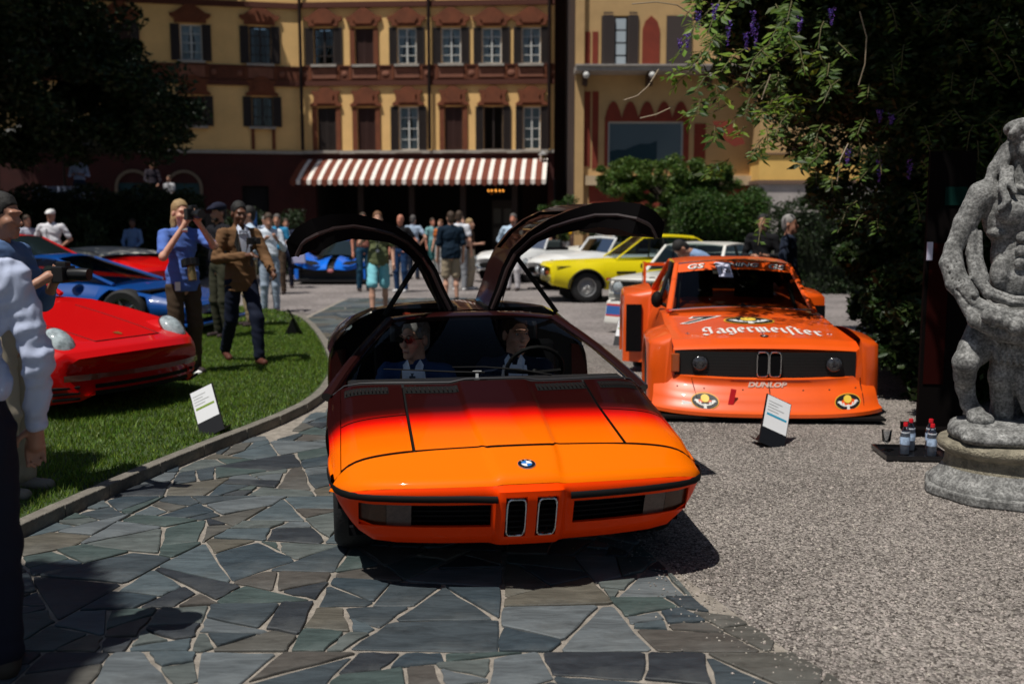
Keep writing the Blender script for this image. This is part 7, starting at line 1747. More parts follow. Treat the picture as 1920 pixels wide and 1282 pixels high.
D2 = [(-.26, -.02, 1.48), (-.255, -.08, 1.34), (-.20, -.14, 1.25), (-.08, -.185, 1.205), (.08, -.19, 1.20), (.22, -.15, 1.24)]
groove(D2, (.008, -.036, .006), .006)
groove([(-.385, -.045, 1.53), (-.33, -.06, 1.50), (-.30, -.03, 1.49)], (0, 0, 0), .008); groove([(-.30, -.05, 1.69), (-.24, -.06, 1.66)], (0, 0, 0), .006)
for s in (-1, 1): groove([(.03 + s * .02, -.155, 1.30), (.03 + s * .10, -.14, 1.22), (.03 + s * .15, -.10, 1.20)], (0, 0, .02), .007)
for q in range(5): d.cap((-.30 + q * .03, -.17 - q * .012, 1.14), (-.27 + q * .03, -.20 - q * .012, 1.06), .012, .010, k=0.0036)
# hips, shaggy loin fleece
E3((.03, .03, 1.10), (.19, .15, .16), k=0.0300)
d.path([(-.12, -.08, 1.02), (-.14, -.10, .92)], [.07, .04], k=0.0120)
for r_ in range(4):
    for q in range(13):
        t_ = q / 12; x = lerp(-.15, .25, t_) + .01 * (r_ % 2); z = .985 - r_ * .035 - .05 * t_ * (1 - t_) - .11 * max(0, t_ - .35) + .0; y = -.145 - .03 * sin(pi * t_)
        d.cap((x, y, z), (x + .012, y - .018, z - .038), .021, .010, k=0.0036)
# goat legs
d.path([(-.10, .02, 1.06), (-.22, -.05, .90), (-.285, -.08, .83), (-.265, -.03, .74), (-.235, .02, .66), (-.215, .0, .56), (-.19, -.05, .50)], [.12, .095, .075, .062, .055, .048, .055], k=0.0180)
E3((-.17, -.07, .475), (.075, .085, .05), k=0.0120)
d.path([(.02, .02, 1.02), (-.03, -.06, .86), (-.055, -.06, .74), (-.03, -.03, .62), (-.01, -.02, .50)], [.115, .09, .075, .065, .06], k=0.0180)
d.path([(.03, -.10, .80), (.06, -.11, .66), (.10, -.12, .56), (.18, -.13, .49)], [.055, .05, .048, .05], k=0.0120)
d.path([(.16, .04, 1.0), (.20, .0, .80), (.19, .02, .62), (.21, -.02, .48)], [.12, .09, .065, .06], k=0.0180); E3((.20, -.10, .46), (.075, .09, .05), k=0.0120)
d.path([(.09, .14, .46), (.10, .13, .75), (.06, .10, 1.0)], [.10, .09, .08], k=0.0180)
V, Fc = d.build(.008, .014, wrinkle=[(.0007, 120, 60, 90, .4), (.0006, 60, 140, 110, 2)])
raw_mesh('figure', V, Fc, stone, st, smooth=True)
d = SDF()                                                       # rough rock the hooves stand on
d.ell((.02, .02, .405), (.32, .27, .075), k=.05); d.ell((-.19, -.05, .395), (.14, .20, .070), k=.05); d.ell((.22, -.08, .39), (.22, .22, .065), k=.05); d.ell((-.05, -.18, .38), (.28, .14, .055), k=.05)
sdf_obj(d, 'rock_base', stone, st, .012, k=.05, wrinkle=[(.004, 26, 17, 30, .3), (.002, 70, 55, 60, 1)])
mb = MB(); mb.lathe([(.0, .345), (.335, .345), (.36, .335), (.372, .31), (.36, .28), (.335, .262), (.32, .25), (.32, .20), (.33, .175)], n=64); mb.build('pedestal_ring', M('lichen_stone', (.24, .215, .16), .95, noise=(11, .5), bump=(70, .8)), st, smooth=50)
mb = MB(); mb.lathe([(.33, .176), (.345, .15), (.37, .12), (.395, .10), (.41, .085), (.41, .06)], n=64); mb.build('pedestal_drum', stone, st, smooth=50)
mb = MB()
mb.prism([(.435 * cos(a) * (1 + .03 * cos(8 * a)), .435 * sin(a) * (1 + .03 * cos(8 * a))) for a in [2 * pi * q / 48 for q in range(48)]], 0, .062, lambda u, v, d_: (u, v, d_)); mb.build('pedestal_plinth', stone, st, smooth=0, bevel=.012)
# ================================================================ SMALL THINGS
def info_sign(label, loc, rz, band_col, lean=28):
    """small black wedge stand with a white printed card on its sloping face"""
    r = thing('info_sign', label, 'sign', loc, rz)
    w, L_ = .20, .40; a = radians(90 - lean); dy, dz = cos(a), sin(a)
    f = lambda u, v, e=0: (u, -.05 + v * dy - e * dz, v * dz + e * dy + .004)
    mb = MB(); mb.add([f(-w / 2, 0), f(w / 2, 0), f(w / 2, L_), f(-w / 2, L_), f(-w / 2, 0, -.012), f(w / 2, 0, -.012), f(w / 2, L_, -.012), f(-w / 2, L_, -.012)], [(0, 1, 2, 3), (7, 6, 5, 4), (0, 4, 5, 1), (1, 5, 6, 2), (2, 6, 7, 3), (3, 7, 4, 0)]); mb.build('stand', M('stand_black', (.006, .006, .007), .4), r, smooth=0)
    mb = MB(); mb.prism([(-.03, .004), (.20, .004), (.09, .24)], -.006, .006, lambda u, v, d_: (d_, u, v)); mb.box((.0, .05, .006), (.17, .16, .008)); mb.build('foot', M('stand_black'), r, smooth=0)
    mb = MB(); mb.add([f(-w / 2 + .006, .13, .003), f(w / 2 - .006, .13, .003), f(w / 2 - .006, L_ - .006, .003), f(-w / 2 + .006, L_ - .006, .003)], [(0, 1, 2, 3)]); card = mb.build('card', M('card_white', (.72, .73, .75), .5), r, smooth=0)
    mb = MB(); mb.add([f(-w / 2 + .02, .235, .0045), f(w / 2 - .02, .235, .0045), f(w / 2 - .02, .252, .0045), f(-w / 2 + .02, .252, .0045)], [(0, 1, 2, 3)]); mb.build('colour_band', band_col, card, smooth=0)
    mb = MB()
    for q in range(4): mb.add([f(-w / 2 + .02, .275 + q * .024, .0045), f((.01, .05, .0, .03)[q], .275 + q * .024, .0045), f((.01, .05, .0, .03)[q], .280 + q * .024, .0045), f(-w / 2 + .02, .280 + q * .024, .0045)], [(0, 1, 2, 3)])
    mb.build('print_line', M('print_grey', (.35, .36, .36), .6), card, smooth=0)
    return r
x, y = G(404, 812, LAWN_Z); s_ = info_sign('small black stand on the lawn with a white card and green band', (x, y, LAWN_Z), radians(-6), M('band_green', (.20, .30, .03), .5)); s_.rotation_euler = (0, radians(-26), radians(-4))
x, y = G(1440, 836); s_ = info_sign('small black stand on the gravel with a white card and blue band', (x, y, .002), radians(14), M('band_blue', (.02, .30, .48), .5)); s_.rotation_euler = (0, radians(25), radians(10)); s_.scale = (1.1, 1.1, 1.0)
x, y = G(1165, 648); s_ = info_sign('blurred white card on a black stand before the white saloon', (x, y, .006), radians(-30), M('band_green'))
x, y = G(562, 640); s_ = info_sign('black backed stand at the tip of the lawn seen from the side', (x - .05, y + .2, LAWN_Z), radians(110), M('band_green'))
# drinks tray
TX, TY = 2.86, 6.98
tr = thing('serving_tray', 'black serving tray lying on the gravel beside the statue', 'tray', (TX, TY, .012), radians(-4))
mb = MB(); mb.box((0, 0, .006), (.44, .36, .012)); [mb.box((s * .222, 0, .016), (.012, .37, .032)) for s in (-1, 1)]; [mb.box((0, s * .182, .016), (.456, .012, .032)) for s in (-1, 1)]; mb.build('tray_body', M('tray_black', (.008, .008, .01), .25), tr, smooth=0)
btl = glass_mat('bottle_plastic', (.95, .97, 1.0), .97, .08)
def bottle(label, x, y, rz):
    b_ = thing('water_bottle', label, 'bottle', (TX + x, TY + y, .026), rz, 'water bottles on the tray')
    mb = MB(); mb.lathe([(0, 0), (.030, .0), (.034, .006), (.034, .06), (.031, .07), (.034, .08), (.034, .13), (.033, .15), (.022, .185), (.013, .20), (.013, .212)], n=20); mb.build('bottle_body', btl, b_, smooth=50)
    mb = MB(); mb.lathe([(.0345, .075), (.0348, .08), (.0348, .125), (.0345, .13)], n=20); mb.build('bottle_label', M('label_blue', (.42, .55, .75), .5, noise=(30, .5)), b_, smooth=50)
    mb = MB(); mb.lathe([(.0, .232), (.014, .231), (.0155, .226), (.0155, .205), (.013, .203)], n=16); mb.build('bottle_cap', M('cap_red', (.60, .01, .02), .4), b_, smooth=40)
    mb = MB(); mb.lathe([(0, .004), (.031, .006), (.031, .165), (0, .166)], n=16); mb.build('water', M('water_pale', (.66, .70, .76), .15), b_, smooth=50)
bottle('front left water bottle with red cap on the black tray', -.07, -.05, 0); bottle('front right water bottle with red cap, nearest the statue', .10, -.10, 1); bottle('middle back water bottle with red cap on the tray', .02, .08, 2); bottle('rear right water bottle with red cap, partly hidden', .16, .07, 3)
gl = thing('drinking_glass', 'clear stemmed glass standing at the left back of the tray', 'glass', (TX - .16, TY + .06, .026)); mb = MB(); mb.lathe([(.03, 0), (.028, .004), (.005, .01), (.005, .05), (.03, .075), (.036, .15), (.034, .15), (.028, .08), (0, .06)], n=18); mb.build('glass_body', glass_mat('goblet_glass', (.9, .92, .94), .95), gl, smooth=50)
# leaning black roll-up board behind the statue
bd = thing('display_board', 'tall narrow black display board with a dark red panel behind the statue', 'sign', (3.38, 7.75, 0), radians(-6))
mb = MB(); mb.box((0, 0, 1.1), (.34, .05, 2.2)); mb.box((0, 0, .03), (.5, .32, .06)); mb.build('board', M('board_black', (.004, .003, .003), .9, spec=.05), bd, smooth=0)
MB().box((-.07, -.03, .95), (.15, .008, 1.1)).build('red_panel', M('board_red', (.018, .002, .0015), .9, spec=.05), bd, smooth=0); MB().box((.03, -.03, 1.86), (.16, .008, .14)).build('green_panel', M('board_green', (.003, .022, .018), .8, spec=.05), bd, smooth=0)
mb = MB(); mb.box((-.15, -.05, 1.44), (.04, .02, .14)); mb.build('paper_note', M('paper_lilac'), bd, smooth=0)
# tall blue panel in the far crowd
x, y = G(576, 500); bp = thing('blue_banner', 'tall blue banner with a pale cross mark near the far blue car', 'banner', (x - .1, 27.0 + 1.2, 0)); MB().box((0, 0, 1.15), (.62, .06, 1.5)).build('banner_panel', M('banner_blue', (.01, .08, .28), .6), bp, smooth=0, bevel=.01); MB().box((-.2, 0, .2), (.04, .3, .4)).box((.2, 0, .2), (.04, .3, .4)).build('leg', blk, bp, smooth=0)
# terrace with table and parasol
ter = thing('terrace', None, None, (0, 0, 0)); ter['kind'] = 'structure'
MB().box((-19.5, 33.5, .93), (21, 9, 1.86)).build('terrace_block', M('terrace_stone', (.06, .05, .045), .9, noise=(1.5, .3)), ter, smooth=0)
tx_, tz_ = atY(110, 358, 29.8)
tb = thing('buffet_table', 'terrace table covered with a white cloth beside the waiter', 'table', (tx_ + .15, 29.75, 1.86)); mb = MB(); mb.box((0, 0, .76), (1.35, .8, .03)); [mb.box((sx_ * .6, sy_ * .33, .37), (.05, .05, .74)) for sx_ in (-1, 1) for sy_ in (-1, 1)]; mb.build('table_frame', M('dark_timber'), tb, smooth=0)
tcl = thing('tablecloth', 'white tablecloth hanging from the terrace table', 'tablecloth', (tx_ + .15, 29.75, 1.86)); mb = MB(); rows = []
for z, e in ((.785, .0), (.78, .02), (.5, .03), (.25, .05)): rows.append([(sgx * (.69 + e) + .0, sgy * (.41 + e), z) for sgx, sgy in ((-1, -1), (-.5, -1 - .05 * (e > .02)), (0, -1), (.5, -1 - .05 * (e > .02)), (1, -1), (1, 0), (1, 1), (0, 1), (-1, 1), (-1, 0))])
mb.grid(rows, close=True); mb.add(rows[0], [tuple(range(10))]); mb.build('cloth', cloth((.40, .45, .62)), tcl, smooth=40)
px_, pz_ = atY(165, 265, 31); pr = thing('parasol', 'large grey canvas parasol over the terrace tables', 'parasol', (px_ - 1.0, 31.5, 1.86)); mb = MB(); R0 = 2.3
for q in range(8):
    a0, a1 = 2 * pi * q / 8, 2 * pi * (q + 1) / 8
    mb.grid([[(0, 0, 3.1), (0, 0, 3.1), (0, 0, 3.1)], [(R0 * .5 * cos(a), R0 * .5 * sin(a), 2.72 - .03 * (i == 1)) for i, a in enumerate((a0, (a0 + a1) / 2, a1))], [(R0 * cos(a) * (1 - .04 * (i == 1)), R0 * sin(a) * (1 - .04 * (i == 1)), 2.2) for i, a in enumerate((a0, (a0 + a1) / 2, a1))], [(R0 * cos(a) * (1 - .04 * (i == 1)), R0 * sin(a) * (1 - .04 * (i == 1)), 1.98) for i, a in enumerate((a0, (a0 + a1) / 2, a1))]])
mb.build('canopy', M('parasol_grey', (.10, .10, .095), .9), pr, smooth=0); MB().tube([(0, 0, 0), (0, 0, 3.15)], .04, 8).build('pole', M('dark_timber'), pr)
# white sponge-like ball on the lawn
x, y = G(369, 704, LAWN_Z); MB().ell((0, 0, .03), (.06, .04, .03), 10).build('white_stone', M('badge_white')); o = bpy.data.objects['white_stone']; o.location = (x, y, LAWN_Z); tag(o, 'small white stone lying on the grass by the red sports car', 'stone')
# ================================================================ TREES, VINES, HEDGES
def leaf_cloud(P, size, up=0.3, droop=0.0, shape='leaf'):
    """P (n,3) leaf centres -> folded two-triangle-pair leaves (4 vertices, 2 triangles)"""
    n = len(P); a = RNG.uniform(0, 2 * pi, n); t = RNG.normal(up, .45, n)
    d = np.stack([np.cos(a) * np.cos(t), np.sin(a) * np.cos(t), np.sin(t) - droop], 1); d /= np.linalg.norm(d, axis=1)[:, None]
    r = RNG.normal(0, 1, (n, 3)); s = np.cross(d, r); s /= np.linalg.norm(s, axis=1)[:, None]; nn = np.cross(d, s)
    L_ = (size * RNG.uniform(.6, 1.3, n))[:, None]; W_ = L_ * RNG.uniform(.38, .55, n)[:, None]
    V = np.stack([P - d * L_ * .5, P + s * W_ * .5 + nn * L_ * .08, P + d * L_ * .5, P - s * W_ * .5 + nn * L_ * .08], 1).reshape(-1, 3)
    b = (np.arange(n) * 4)[:, None, None]; F = (b + np.array([(0, 1, 2), (0, 2, 3)])[None]).reshape(-1, 3)
    return V, F
def clumps(n_cl, n_leaf, centre, radii, spread, shell=.55, seed=1, zbias=0):
    g_ = np.random.default_rng(seed); u = g_.normal(0, 1, (n_cl, 3)); u /= np.linalg.norm(u, axis=1)[:, None]; rr = g_.uniform(shell, 1, n_cl)[:, None] ** .7
    C_ = np.array(centre) + u * rr * np.array(radii); s = spread * g_.uniform(.6, 1.4, n_cl)
    idx = g_.integers(0, n_cl, n_leaf); v = g_.normal(0, 1, (n_leaf, 3)); v /= np.linalg.norm(v, axis=1)[:, None]
    return C_[idx] + v * (g_.random(n_leaf) ** .5)[:, None] * s[idx][:, None] * np.array([1, 1, .7])
bark = M('bark_dark', (.035, .026, .018), .95, noise=(6, .4), bump=(18, .9))
def tree(name, label, cat, trunk, crown, leaf_size, mat, extra_branches=(), keep=None, group=None):
    """trunk: list of (x,y,z,r) path; crown: list of (centre, radii, clumps, leaves, spread)"""
    b0 = trunk[0]; r = thing(name, label, cat, (b0[0], b0[1], 0), group=group); off = np.array([b0[0], b0[1], 0])
    mb = MB(); mb.tube([(q[0] - off[0], q[1] - off[1], q[2]) for q in trunk], [q[3] for q in trunk], 12)
    mb.build('trunk', bark, r, smooth=60)
    rs_ = random.Random(len(label))
    mb = MB()
    for br in extra_branches: mb.tube([(q[0] - off[0], q[1] - off[1], q[2]) for q in br], [q[3] for q in br], 7)
    top = trunk[-1]
    for (c, R_, nc, nl, sp) in crown:
        for k in range(3):
            e = (c[0] + R_[0] * rs_.uniform(-.6, .6), c[1] + R_[1] * rs_.uniform(-.6, .6), c[2] + R_[2] * rs_.uniform(-.4, .4)); m_ = [(top[i] + e[i]) / 2 + rs_.uniform(-.3, .3) for i in range(3)]
            mb.tube([(top[0] - off[0], top[1] - off[1], top[2]), (m_[0] - off[0], m_[1] - off[1], m_[2] + .2), (e[0] - off[0], e[1] - off[1], e[2])], [top[3] * .6, top[3] * .3, .02], 6)
    mb.build('limb', bark, r, smooth=60)
    Ps = [clumps(nc, nl, c, R_, sp, seed=int(abs(c[0] * 13 + c[1] * 7 + c[2] * 3)) + 1) for (c, R_, nc, nl, sp) in crown]; Pn = np.concatenate(Ps)
    if keep is not None: Pn = Pn[keep(Pn)]
    V, F = leaf_cloud(Pn - off, leaf_size); raw_mesh('crown', V, F, mat, r, kind='stuff')
    return r
dleaf = leaf_mat('leaf_dark', (.018, .036, .010), .25, .5); mleaf = leaf_mat('leaf_mid', (.06, .12, .016), .35, .45); vleaf = leaf_mat('leaf_vine', (.060, .105, .014), .35, .55); hleaf = leaf_mat('leaf_hedge', (.040, .085, .014), .25, .5); pine = leaf_mat('leaf_pine', (.075, .13, .02), .25, .4)
# great tree on the left, its branches hanging into the frame
tree('plane_tree', 'huge dark leafy tree filling the upper left, branches hanging over the terrace', 'tree', [(-15.5, 22.5, 0, .55), (-15.3, 22.5, 3, .45), (-15.0, 22.3, 7, .38), (-14.5, 22, 9.5, .25)],
     [((-14.5, 24, 8.5), (5.5, 5, 3.4), 150, 60000, 1.0), ((-12.2, 25, 4.7), (3.8, 3, 1.6), 90, 34000, .65), ((-11.2, 25.8, 5.6), (2.0, 1.5, .9), 40, 14000, .5), ((-10.0, 25.5, 4.2), (2.2, 1.5, 1.0), 40, 11000, .45), ((-15.5, 23, 5.6), (5, 3, 3.2), 170, 80000, .8), ((-13.8, 25.5, 7.2), (3.4, 2, 2.6), 90, 30000, .7), ((-10.5, 24, 8.4), (2.2, 3, 2.3), 50, 12000, .6)], .17, dleaf,
     keep=lambda Q: ~((Q[:, 0] / Q[:, 1] > -.352) & (Q[:, 2] > 5.6)) & ~((Q[:, 0] / Q[:, 1] > -.268)))
# two unseen trees, crowns shaped to shade the left edge, gravel corner and wisteria
tree('shade_tree', 'broad lime tree behind the viewer on the left shading the path edge', 'tree', [(-8.4, -3.0, 0, .35), (-8.2, -3.0, 3, .3), (-7.6, -2.0, 5, .22)],
     [((-4.7, 1.9, 6.3), (2.3, 2.6, .9), 110, 46000, .55), ((-7.6, -.6, 7.2), (3.0, 3.0, 1.2), 60, 14000, .8)], .20, dleaf,
     keep=lambda Q: np.where(Q[:, 1] + .32 * Q[:, 2] < 4.7, Q[:, 0] + .28 * Q[:, 2] < -1.85 - .2 * np.sin(3 * Q[:, 1]), Q[:, 0] + .28 * Q[:, 2] < -2.75))
tree('shade_tree', 'broad lime tree beside the viewer on the right shading the statue', 'tree', [(7.8, 2.5, 0, .32), (7.6, 2.5, 3, .28), (6.6, 3.5, 5.6, .2)],
     [((3.1, 3.2, 6.9), (1.9, 2.2, .8), 60, 22000, .5), ((5.6, 3.6, 7.1), (2.4, 3.0, 1.0), 60, 18000, .65), ((4.6, 7.6, 7.3), (3.2, 2.6, 1.0), 90, 34000, .65), ((8.0, 8.2, 7.6), (3.2, 3.6, 1.2), 80, 24000, .8), ((3.0, -1.2, 6.6), (2.6, 2.0, 1.0), 34, 9000, .7), ((3.1, 7.2, 4.35), (.95, 1.3, .28), 30, 6500, .22)], .20, dleaf,
     keep=lambda Q: (Q[:, 2] < 5.2) | ((Q[:, 1] + .32 * Q[:, 2] < 1.5) | ((Q[:, 1] + .32 * Q[:, 2] < 4.9 + .3 * np.sin(4 * Q[:, 0])) & (Q[:, 0] + .28 * Q[:, 2] > 2.15 + .25 * np.sin(3 * Q[:, 1]))) | (Q[:, 1] + .32 * Q[:, 2] > 7.4)) & ~((Q[:, 1] + .32 * Q[:, 2] > 7.4) & (Q[:, 0] + .28 * Q[:, 2] < 2.9)) & ~((Q[:, 0] + .28 * (Q[:, 2] - 3.4) < 3.0) & (Q[:, 1] > 5)))
tree('cedar_tree', 'tall dark cedar standing left of the terrace, shading the hotel front', 'tree', [(-19, 36, 0, .5), (-18.5, 36, 8, .4), (-18, 36, 13, .25)],
     [((-17.5, 38.4, 15.2), (5.0, 2.6, 3.2), 190, 80000, 1.0), ((-13.8, 39.0, 14.2), (2.6, 2.0, 2.6), 90, 40000, .8)], .30, dleaf)
# wisteria mass at the right: body in a shade-darkened leaf colour, rim sprays in a sunlit one
wi = thing('wisteria', 'enormous dark wisteria with purple flowers and leaf sprays coloured as lit covering the right side', 'climbing plant', (7.5, 11.5, 0)); off = np.array([7.5, 11.5, 0])
mb = MB()
for pts in (((0, 0, 0, .2), (-.3, .1, 1.6, .16), (-.6, -.2, 3.2, .13), (-1.6, -.2, 4.2, .09), (-3.0, -.1, 4.6, .05)), ((.8, -1.5, 0, .16), (.5, -1.6, 2.0, .13), (-.2, -1.5, 3.6, .09), (-1.8, -1.6, 4.4, .04)), ((-.5, 1.5, 0, .12), (-.8, 1.2, 3, .1), (-2.2, .8, 4.4, .05))): mb.tube([q[:3] for q in pts], [q[3] for q in pts], 9)
mb.build('trunk', bark, wi, smooth=60)
cl = []
for (c, R_, nc, nl, sp) in (((6.6, 11.6, 3.6), (4.6, 1.3, 2.6), 330, 150000, .42), ((4.2, 11.3, 4.0), (2.4, 1.0, 1.2), 130, 60000, .34), ((8.2, 10.6, 2.0), (4.2, 1.2, 2.6), 240, 100000, .42), ((5.2, 10.8, 1.0), (1.6, 1.8, 1.3), 110, 46000, .32), ((5.4, 13.2, 1.6), (1.5, 2.0, 1.5), 70, 26000, .40), ((4.6, 9.2, .45), (1.0, .9, .65), 40, 14000, .28), ((10, 9.6, 3.5), (3.4, 1.6, 3.6), 150, 50000, .6), ((2.95, 11.2, 4.25), (1.1, .7, .85), 90, 46000, .27), ((3.95, 9.9, .85), (.62, 1.2, .8), 60, 30000, .22), ((3.5, 11.0, 3.4), (1.0, .6, .55), 60, 26000, .25)):
    cl.append(clumps(nc, nl, c, R_, sp, shell=.02, seed=int(c[0] * 31 + c[2] * 7)))
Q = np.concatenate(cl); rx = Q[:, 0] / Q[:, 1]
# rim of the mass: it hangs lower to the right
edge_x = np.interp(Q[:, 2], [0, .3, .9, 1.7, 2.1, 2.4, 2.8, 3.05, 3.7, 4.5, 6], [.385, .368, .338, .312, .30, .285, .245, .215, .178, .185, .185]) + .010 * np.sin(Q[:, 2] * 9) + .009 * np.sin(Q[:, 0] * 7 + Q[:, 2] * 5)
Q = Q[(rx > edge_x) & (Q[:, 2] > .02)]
V, F = leaf_cloud(Q - off, .10, up=-.25); raw_mesh('crown', V, F, leaf_mat('leaf_vine_shaded', (.022, .042, .008), .25, .5), wi, kind='stuff')  # shade of the inner mass painted in with a darker vine leaf
MB().box((10.2 - 7.5, 13.6 - 11.5, 2.6), (9.6, .3, 5.2)).build('sky_blocker', M('blocker_dark', (.03, .027, .02), .95, noise=(1, .3)), wi, smooth=0)  # added wall hidden in the leaves, stops sky showing through
# arching sprays: stems with paired leaflets, standing out into the light
def spray(parent, off, path, n, size, mat, name='leaf_spray', stem=.006):
    pts = [Vector(q) - Vector(off) for q in path]; mb = MB(); mb.tube(pts, [stem, stem * .8, stem * .5] + [stem * .4] * (len(pts) - 3) if len(pts) >= 3 else stem, 5)
    L_ = len(pts) - 1; VV = []
    for i in range(n):
        t = (i + .5) / n * L_; k = min(int(t), L_ - 1); c = pts[k].lerp(pts[k + 1], t - k); dr = (pts[k + 1] - pts[k]).normalized()
        for s in (-1, 1):
            side = dr.cross(Vector((random.uniform(-.5, .5), random.uniform(-.5, .5), 1))).normalized() * s; dd = (dr * .55 + side + Vector((0, 0, random.uniform(-.5, .25)))).normalized(); l_ = size * random.uniform(.6, 1.25); w_ = l_ * .2; up = dd.cross(dr).normalized(); cc = c + dd * .01
            lat = dd.cross(up).normalized()
            mb.add([cc, cc + dd * l_ * .45 + lat * w_ + up * l_ * .04, cc + dd * l_, cc + dd * l_ * .45 - lat * w_ + up * l_ * .04], [(0, 1, 2), (0, 2, 3)], 1)
    return mb.build(name, [M('stem_green', (.10, .09, .03), .7), mat], parent, smooth=0)
lit = leaf_mat('leaf_lit', (.16, .25, .03), .45, .35)  # paler vine leaf, sunlight painted into the colour
def PX(px, py, Y): x, z = atY(px, py, Y); return (x, Y, z)
R4 = random.Random(11)
def pp(*a): return [PX(*q) for q in a]
sp_list = [pp((1480, 100, 9.6), (1440, 130, 9.3), (1395, 150, 9.1), (1365, 170, 9.0), (1340, 200, 8.9)), pp((1500, 60, 9.6), (1470, 95, 9.3), (1440, 110, 9.2), (1400, 128, 9.1)), pp((1520, 150, 9.6), (1490, 90, 9.4), (1475, 70, 9.3)),
           pp((1330, 20, 9.8), (1300, 50, 9.6), (1285, 90, 9.5), (1262, 110, 9.5)), pp((1350, 0, 9.8), (1335, 40, 9.6), (1325, 70, 9.5)), pp((1370, 160, 9.8), (1330, 190, 9.6), (1300, 205, 9.5), (1275, 222, 9.5)), pp((1375, 190, 9.7), (1335, 212, 9.6), (1302, 216, 9.5), (1290, 232, 9.5)), pp((1320, 100, 9.8), (1290, 130, 9.6), (1262, 135, 9.6), (1245, 150, 9.6)),
           pp((1310, 120, 9.8), (1275, 150, 9.6), (1258, 172, 9.6)), pp((1360, 60, 9.7), (1325, 90, 9.6), (1300, 120, 9.5)), pp((1400, 90, 9.5), (1370, 110, 9.3), (1352, 135, 9.2)), pp((1380, 225, 9.6), (1345, 250, 9.5), (1322, 262, 9.5)), pp((1530, 190, 9.2), (1490, 180, 9.0), (1445, 190, 8.9)), pp((1500, 215, 9.2), (1460, 200, 9.0), (1440, 205, 9.0))]
for k in range(50):
    px_ = R4.uniform(1290, 1560); py_ = R4.uniform(-20, 330); Y_ = R4.uniform(8.9, 9.9)
    if px_ < 1340 and py_ > 240: continue
    dx_ = R4.uniform(-45, 20); sp_list.append(pp((px_, py_, Y_), (px_ + dx_ * .5, py_ + R4.uniform(0, 20), Y_ - .1), (px_ + dx_, py_ + R4.uniform(15, 50), Y_ - .15)))
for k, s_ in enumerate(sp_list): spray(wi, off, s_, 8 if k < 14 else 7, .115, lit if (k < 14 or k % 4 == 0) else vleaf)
for k in range(60):                                            # duller sprays, their shade put into a darker leaf colour
    px_ = R4.uniform(1420, 1900); py_ = R4.uniform(0, 420); Y_ = R4.uniform(8.6, 9.6); dx_ = R4.uniform(-40, 30); spray(wi, off, pp((px_, py_, Y_), (px_ + dx_ * .5, py_ + 12, Y_ - .1), (px_ + dx_, py_ + R4.uniform(20, 60), Y_ - .2)), 6, .085, vleaf)
# bare tendrils
for pts in (pp((1612, 22, 8.4), (1625, 70, 8.35), (1622, 120, 8.35), (1610, 160, 8.4)), pp((1445, 140, 8.8), (1432, 175, 8.8), (1428, 187, 8.8)), pp((1185, 8, 9.4), (1230, 4, 9.4), (1270, 10, 9.5), (1300, 30, 9.6)), pp((1170, 188, 9.6), (1195, 180, 9.6), (1215, 162, 9.6), (1235, 130, 9.7)), pp((1200, 222, 9.6), (1230, 215, 9.6), (1262, 200, 9.7)), pp((1590, 270, 8.6), (1575, 300, 8.5), (1570, 340, 8.5))):
    mb = MB(); mb.tube([Vector(q) - Vector(off) for q in pts], .006, 5); mb.build('tendril', M('tendril', (.30, .24, .16), .7), wi)
# purple racemes
pur = leaf_mat('wisteria_flower', (.16, .08, .42), .3, .4)
for px_, py_, l_ in ((1366, 38, .22), (1290, 62, .13), (1276, 72, .12), (1412, 20, .22), (1418, 45, .2), (1310, 20, .16), (1650, 205, .12), (1672, 212, .10), (1590, 278, .16), (1650, 300, .2), (1706, 300, .18), (1400, 60, .15), (1560, 15, .15), (1340, 8, .15), (1500, 30, .14)):
    x, y, z = PX(px_, py_, 8.9 + .5 * R4.random()); n_ = 60; t_ = RNG.random(n_); a_ = RNG.uniform(0, 2 * pi, n_); rr = .035 * (1 - t_ * .8) * RNG.uniform(.5, 1, n_)
    Pn = np.stack([x + rr * np.cos(a_), y + rr * np.sin(a_), z - t_ * l_], 1) - off; V, F = leaf_cloud(Pn, .026); raw_mesh('flower_raceme', V, F, pur, wi)
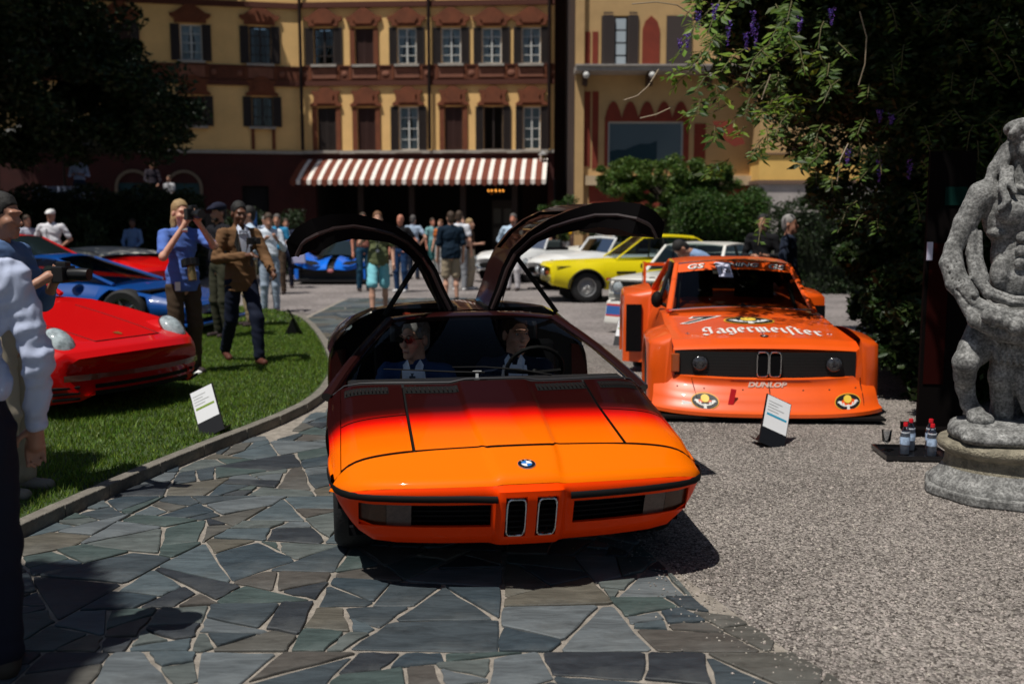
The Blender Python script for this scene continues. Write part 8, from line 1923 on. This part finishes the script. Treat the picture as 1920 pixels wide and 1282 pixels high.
# cloud-pruned pine in front of the annexe
cx, cz = atY(1245, 345, 29)
tree('umbrella_pine', 'wide flat topped green pine below the picture window of the annexe', 'tree', [(cx + .3, 29.3, 0, .22), (cx + .1, 29.2, 1.2, .18), (cx, 29, 2.2, .12)],
     [((cx, 29, cz + .28), (1.95, 1.4, .42), 70, 24000, .22), ((cx - .35, 28.9, cz - .18), (1.5, 1.2, .3), 40, 11000, .2), ((cx - 1.4, 29.2, cz + .02), (.75, .7, .2), 16, 4000, .16), ((cx + 1.2, 29, cz - .1), (1.0, 1, .35), 26, 8000, .2), ((cx + .1, 29.2, cz - .75), (1.6, 1.2, .35), 34, 8000, .2)], .10, pine)
def hedge(label, x0, x1, y0, y1, z0, z1, n, mat, name='hedge', size=.09, bump_=.12, cat='hedge'):
    r = thing(name, label, cat, ((x0 + x1) / 2, (y0 + y1) / 2, 0)); off_ = np.array([(x0 + x1) / 2, (y0 + y1) / 2, 0])
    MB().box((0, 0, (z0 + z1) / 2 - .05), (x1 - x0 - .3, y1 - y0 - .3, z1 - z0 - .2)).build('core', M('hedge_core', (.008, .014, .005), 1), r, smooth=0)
    f = RNG.random(n); X = RNG.uniform(x0, x1, n); Y = RNG.uniform(y0, y1, n); Z = RNG.uniform(z0, z1, n)
    top = f < .30; fr_ = (f >= .30) & (f < .78); lf = (f >= .78) & (f < .9); rt = f >= .9
    Z[top] = z1; Y[fr_] = y0; X[lf] = x0; X[rt] = x1
    bmp = bump_ * (np.sin(X * 4.1 + Z * 2.3) + np.sin(Y * 3.7 + Z * 5.1)); Pn = np.stack([X, Y, Z], 1) + RNG.normal(0, .06, (n, 3)); Pn[top, 2] += bmp[top]; Pn[fr_, 1] -= bmp[fr_]
    V, F = leaf_cloud(Pn - off_, size); raw_mesh('foliage', V, F, mat, r, kind='stuff'); return r
x0, _ = atY(1272, 400, 27); x1, _ = atY(1442, 400, 27); hedge('clipped green hedge block behind the white saloon', x0, x1, 27, 28.6, 0, 2.25, 22000, hleaf)
x0, _ = atY(1090, 400, 30.5); hedge('dim green hedge below the umbrella pine', x0 + .4, x0 + 5.5, 30.6, 31.8, 0, 1.6, 12000, dleaf)
x0, _ = atY(1445, 400, 24); hedge('low dark hedge running under the vines towards the yellow wing', x0, x0 + 6, 22.5, 24, 0, 2.0, 14000, dleaf)
bx, bz = atY(1052, 378, 33); r = thing('small_bush', 'small round green bush left of the annexe corner', 'bush', (bx, 33, 0)); Pn = clumps(24, 5000, (bx, 33, 1.7), (.75, .6, .8), .25) - np.array([bx, 33, 0]); V, F = leaf_cloud(Pn, .09); raw_mesh('foliage', V, F, hleaf, r, kind='stuff'); MB().tube([(0, 0, 0), (0, 0, 1.5)], .06, 8).build('trunk', bark, r)
hedge('tall dark hedge below the terrace behind the parked red cars', -20.0, -8.9, 27.2, 28.9, 0, 2.35, 30000, dleaf, size=.12)
hedge('dark hedge end beside the steps right of the terrace', -8.8, -6.6, 30.5, 32, 0, 1.7, 7000, dleaf, size=.10)
for k, (xx, yy) in enumerate(((-14.2, 26.6), (-11.6, 26.8))):
    r = thing('shrub', ('dull olive shrub with upright twigs beside the man in the white cap', 'dull olive shrub between the white cap man and the person in light blue')[k], 'shrub', (xx, yy, 0)); Pn = clumps(26, 3500, (xx, yy, 1.0), (.9, .5, .85), .25, seed=k + 3) - np.array([xx, yy, 0]); V, F = leaf_cloud(Pn, .10, up=.9); raw_mesh('foliage', V, F, leaf_mat('leaf_olive', (.05, .075, .03), .2, .5), r, kind='stuff'); MB().tube([(0, 0, 0), (.1, 0, .8)], .03, 6).build('stem', bark, r)
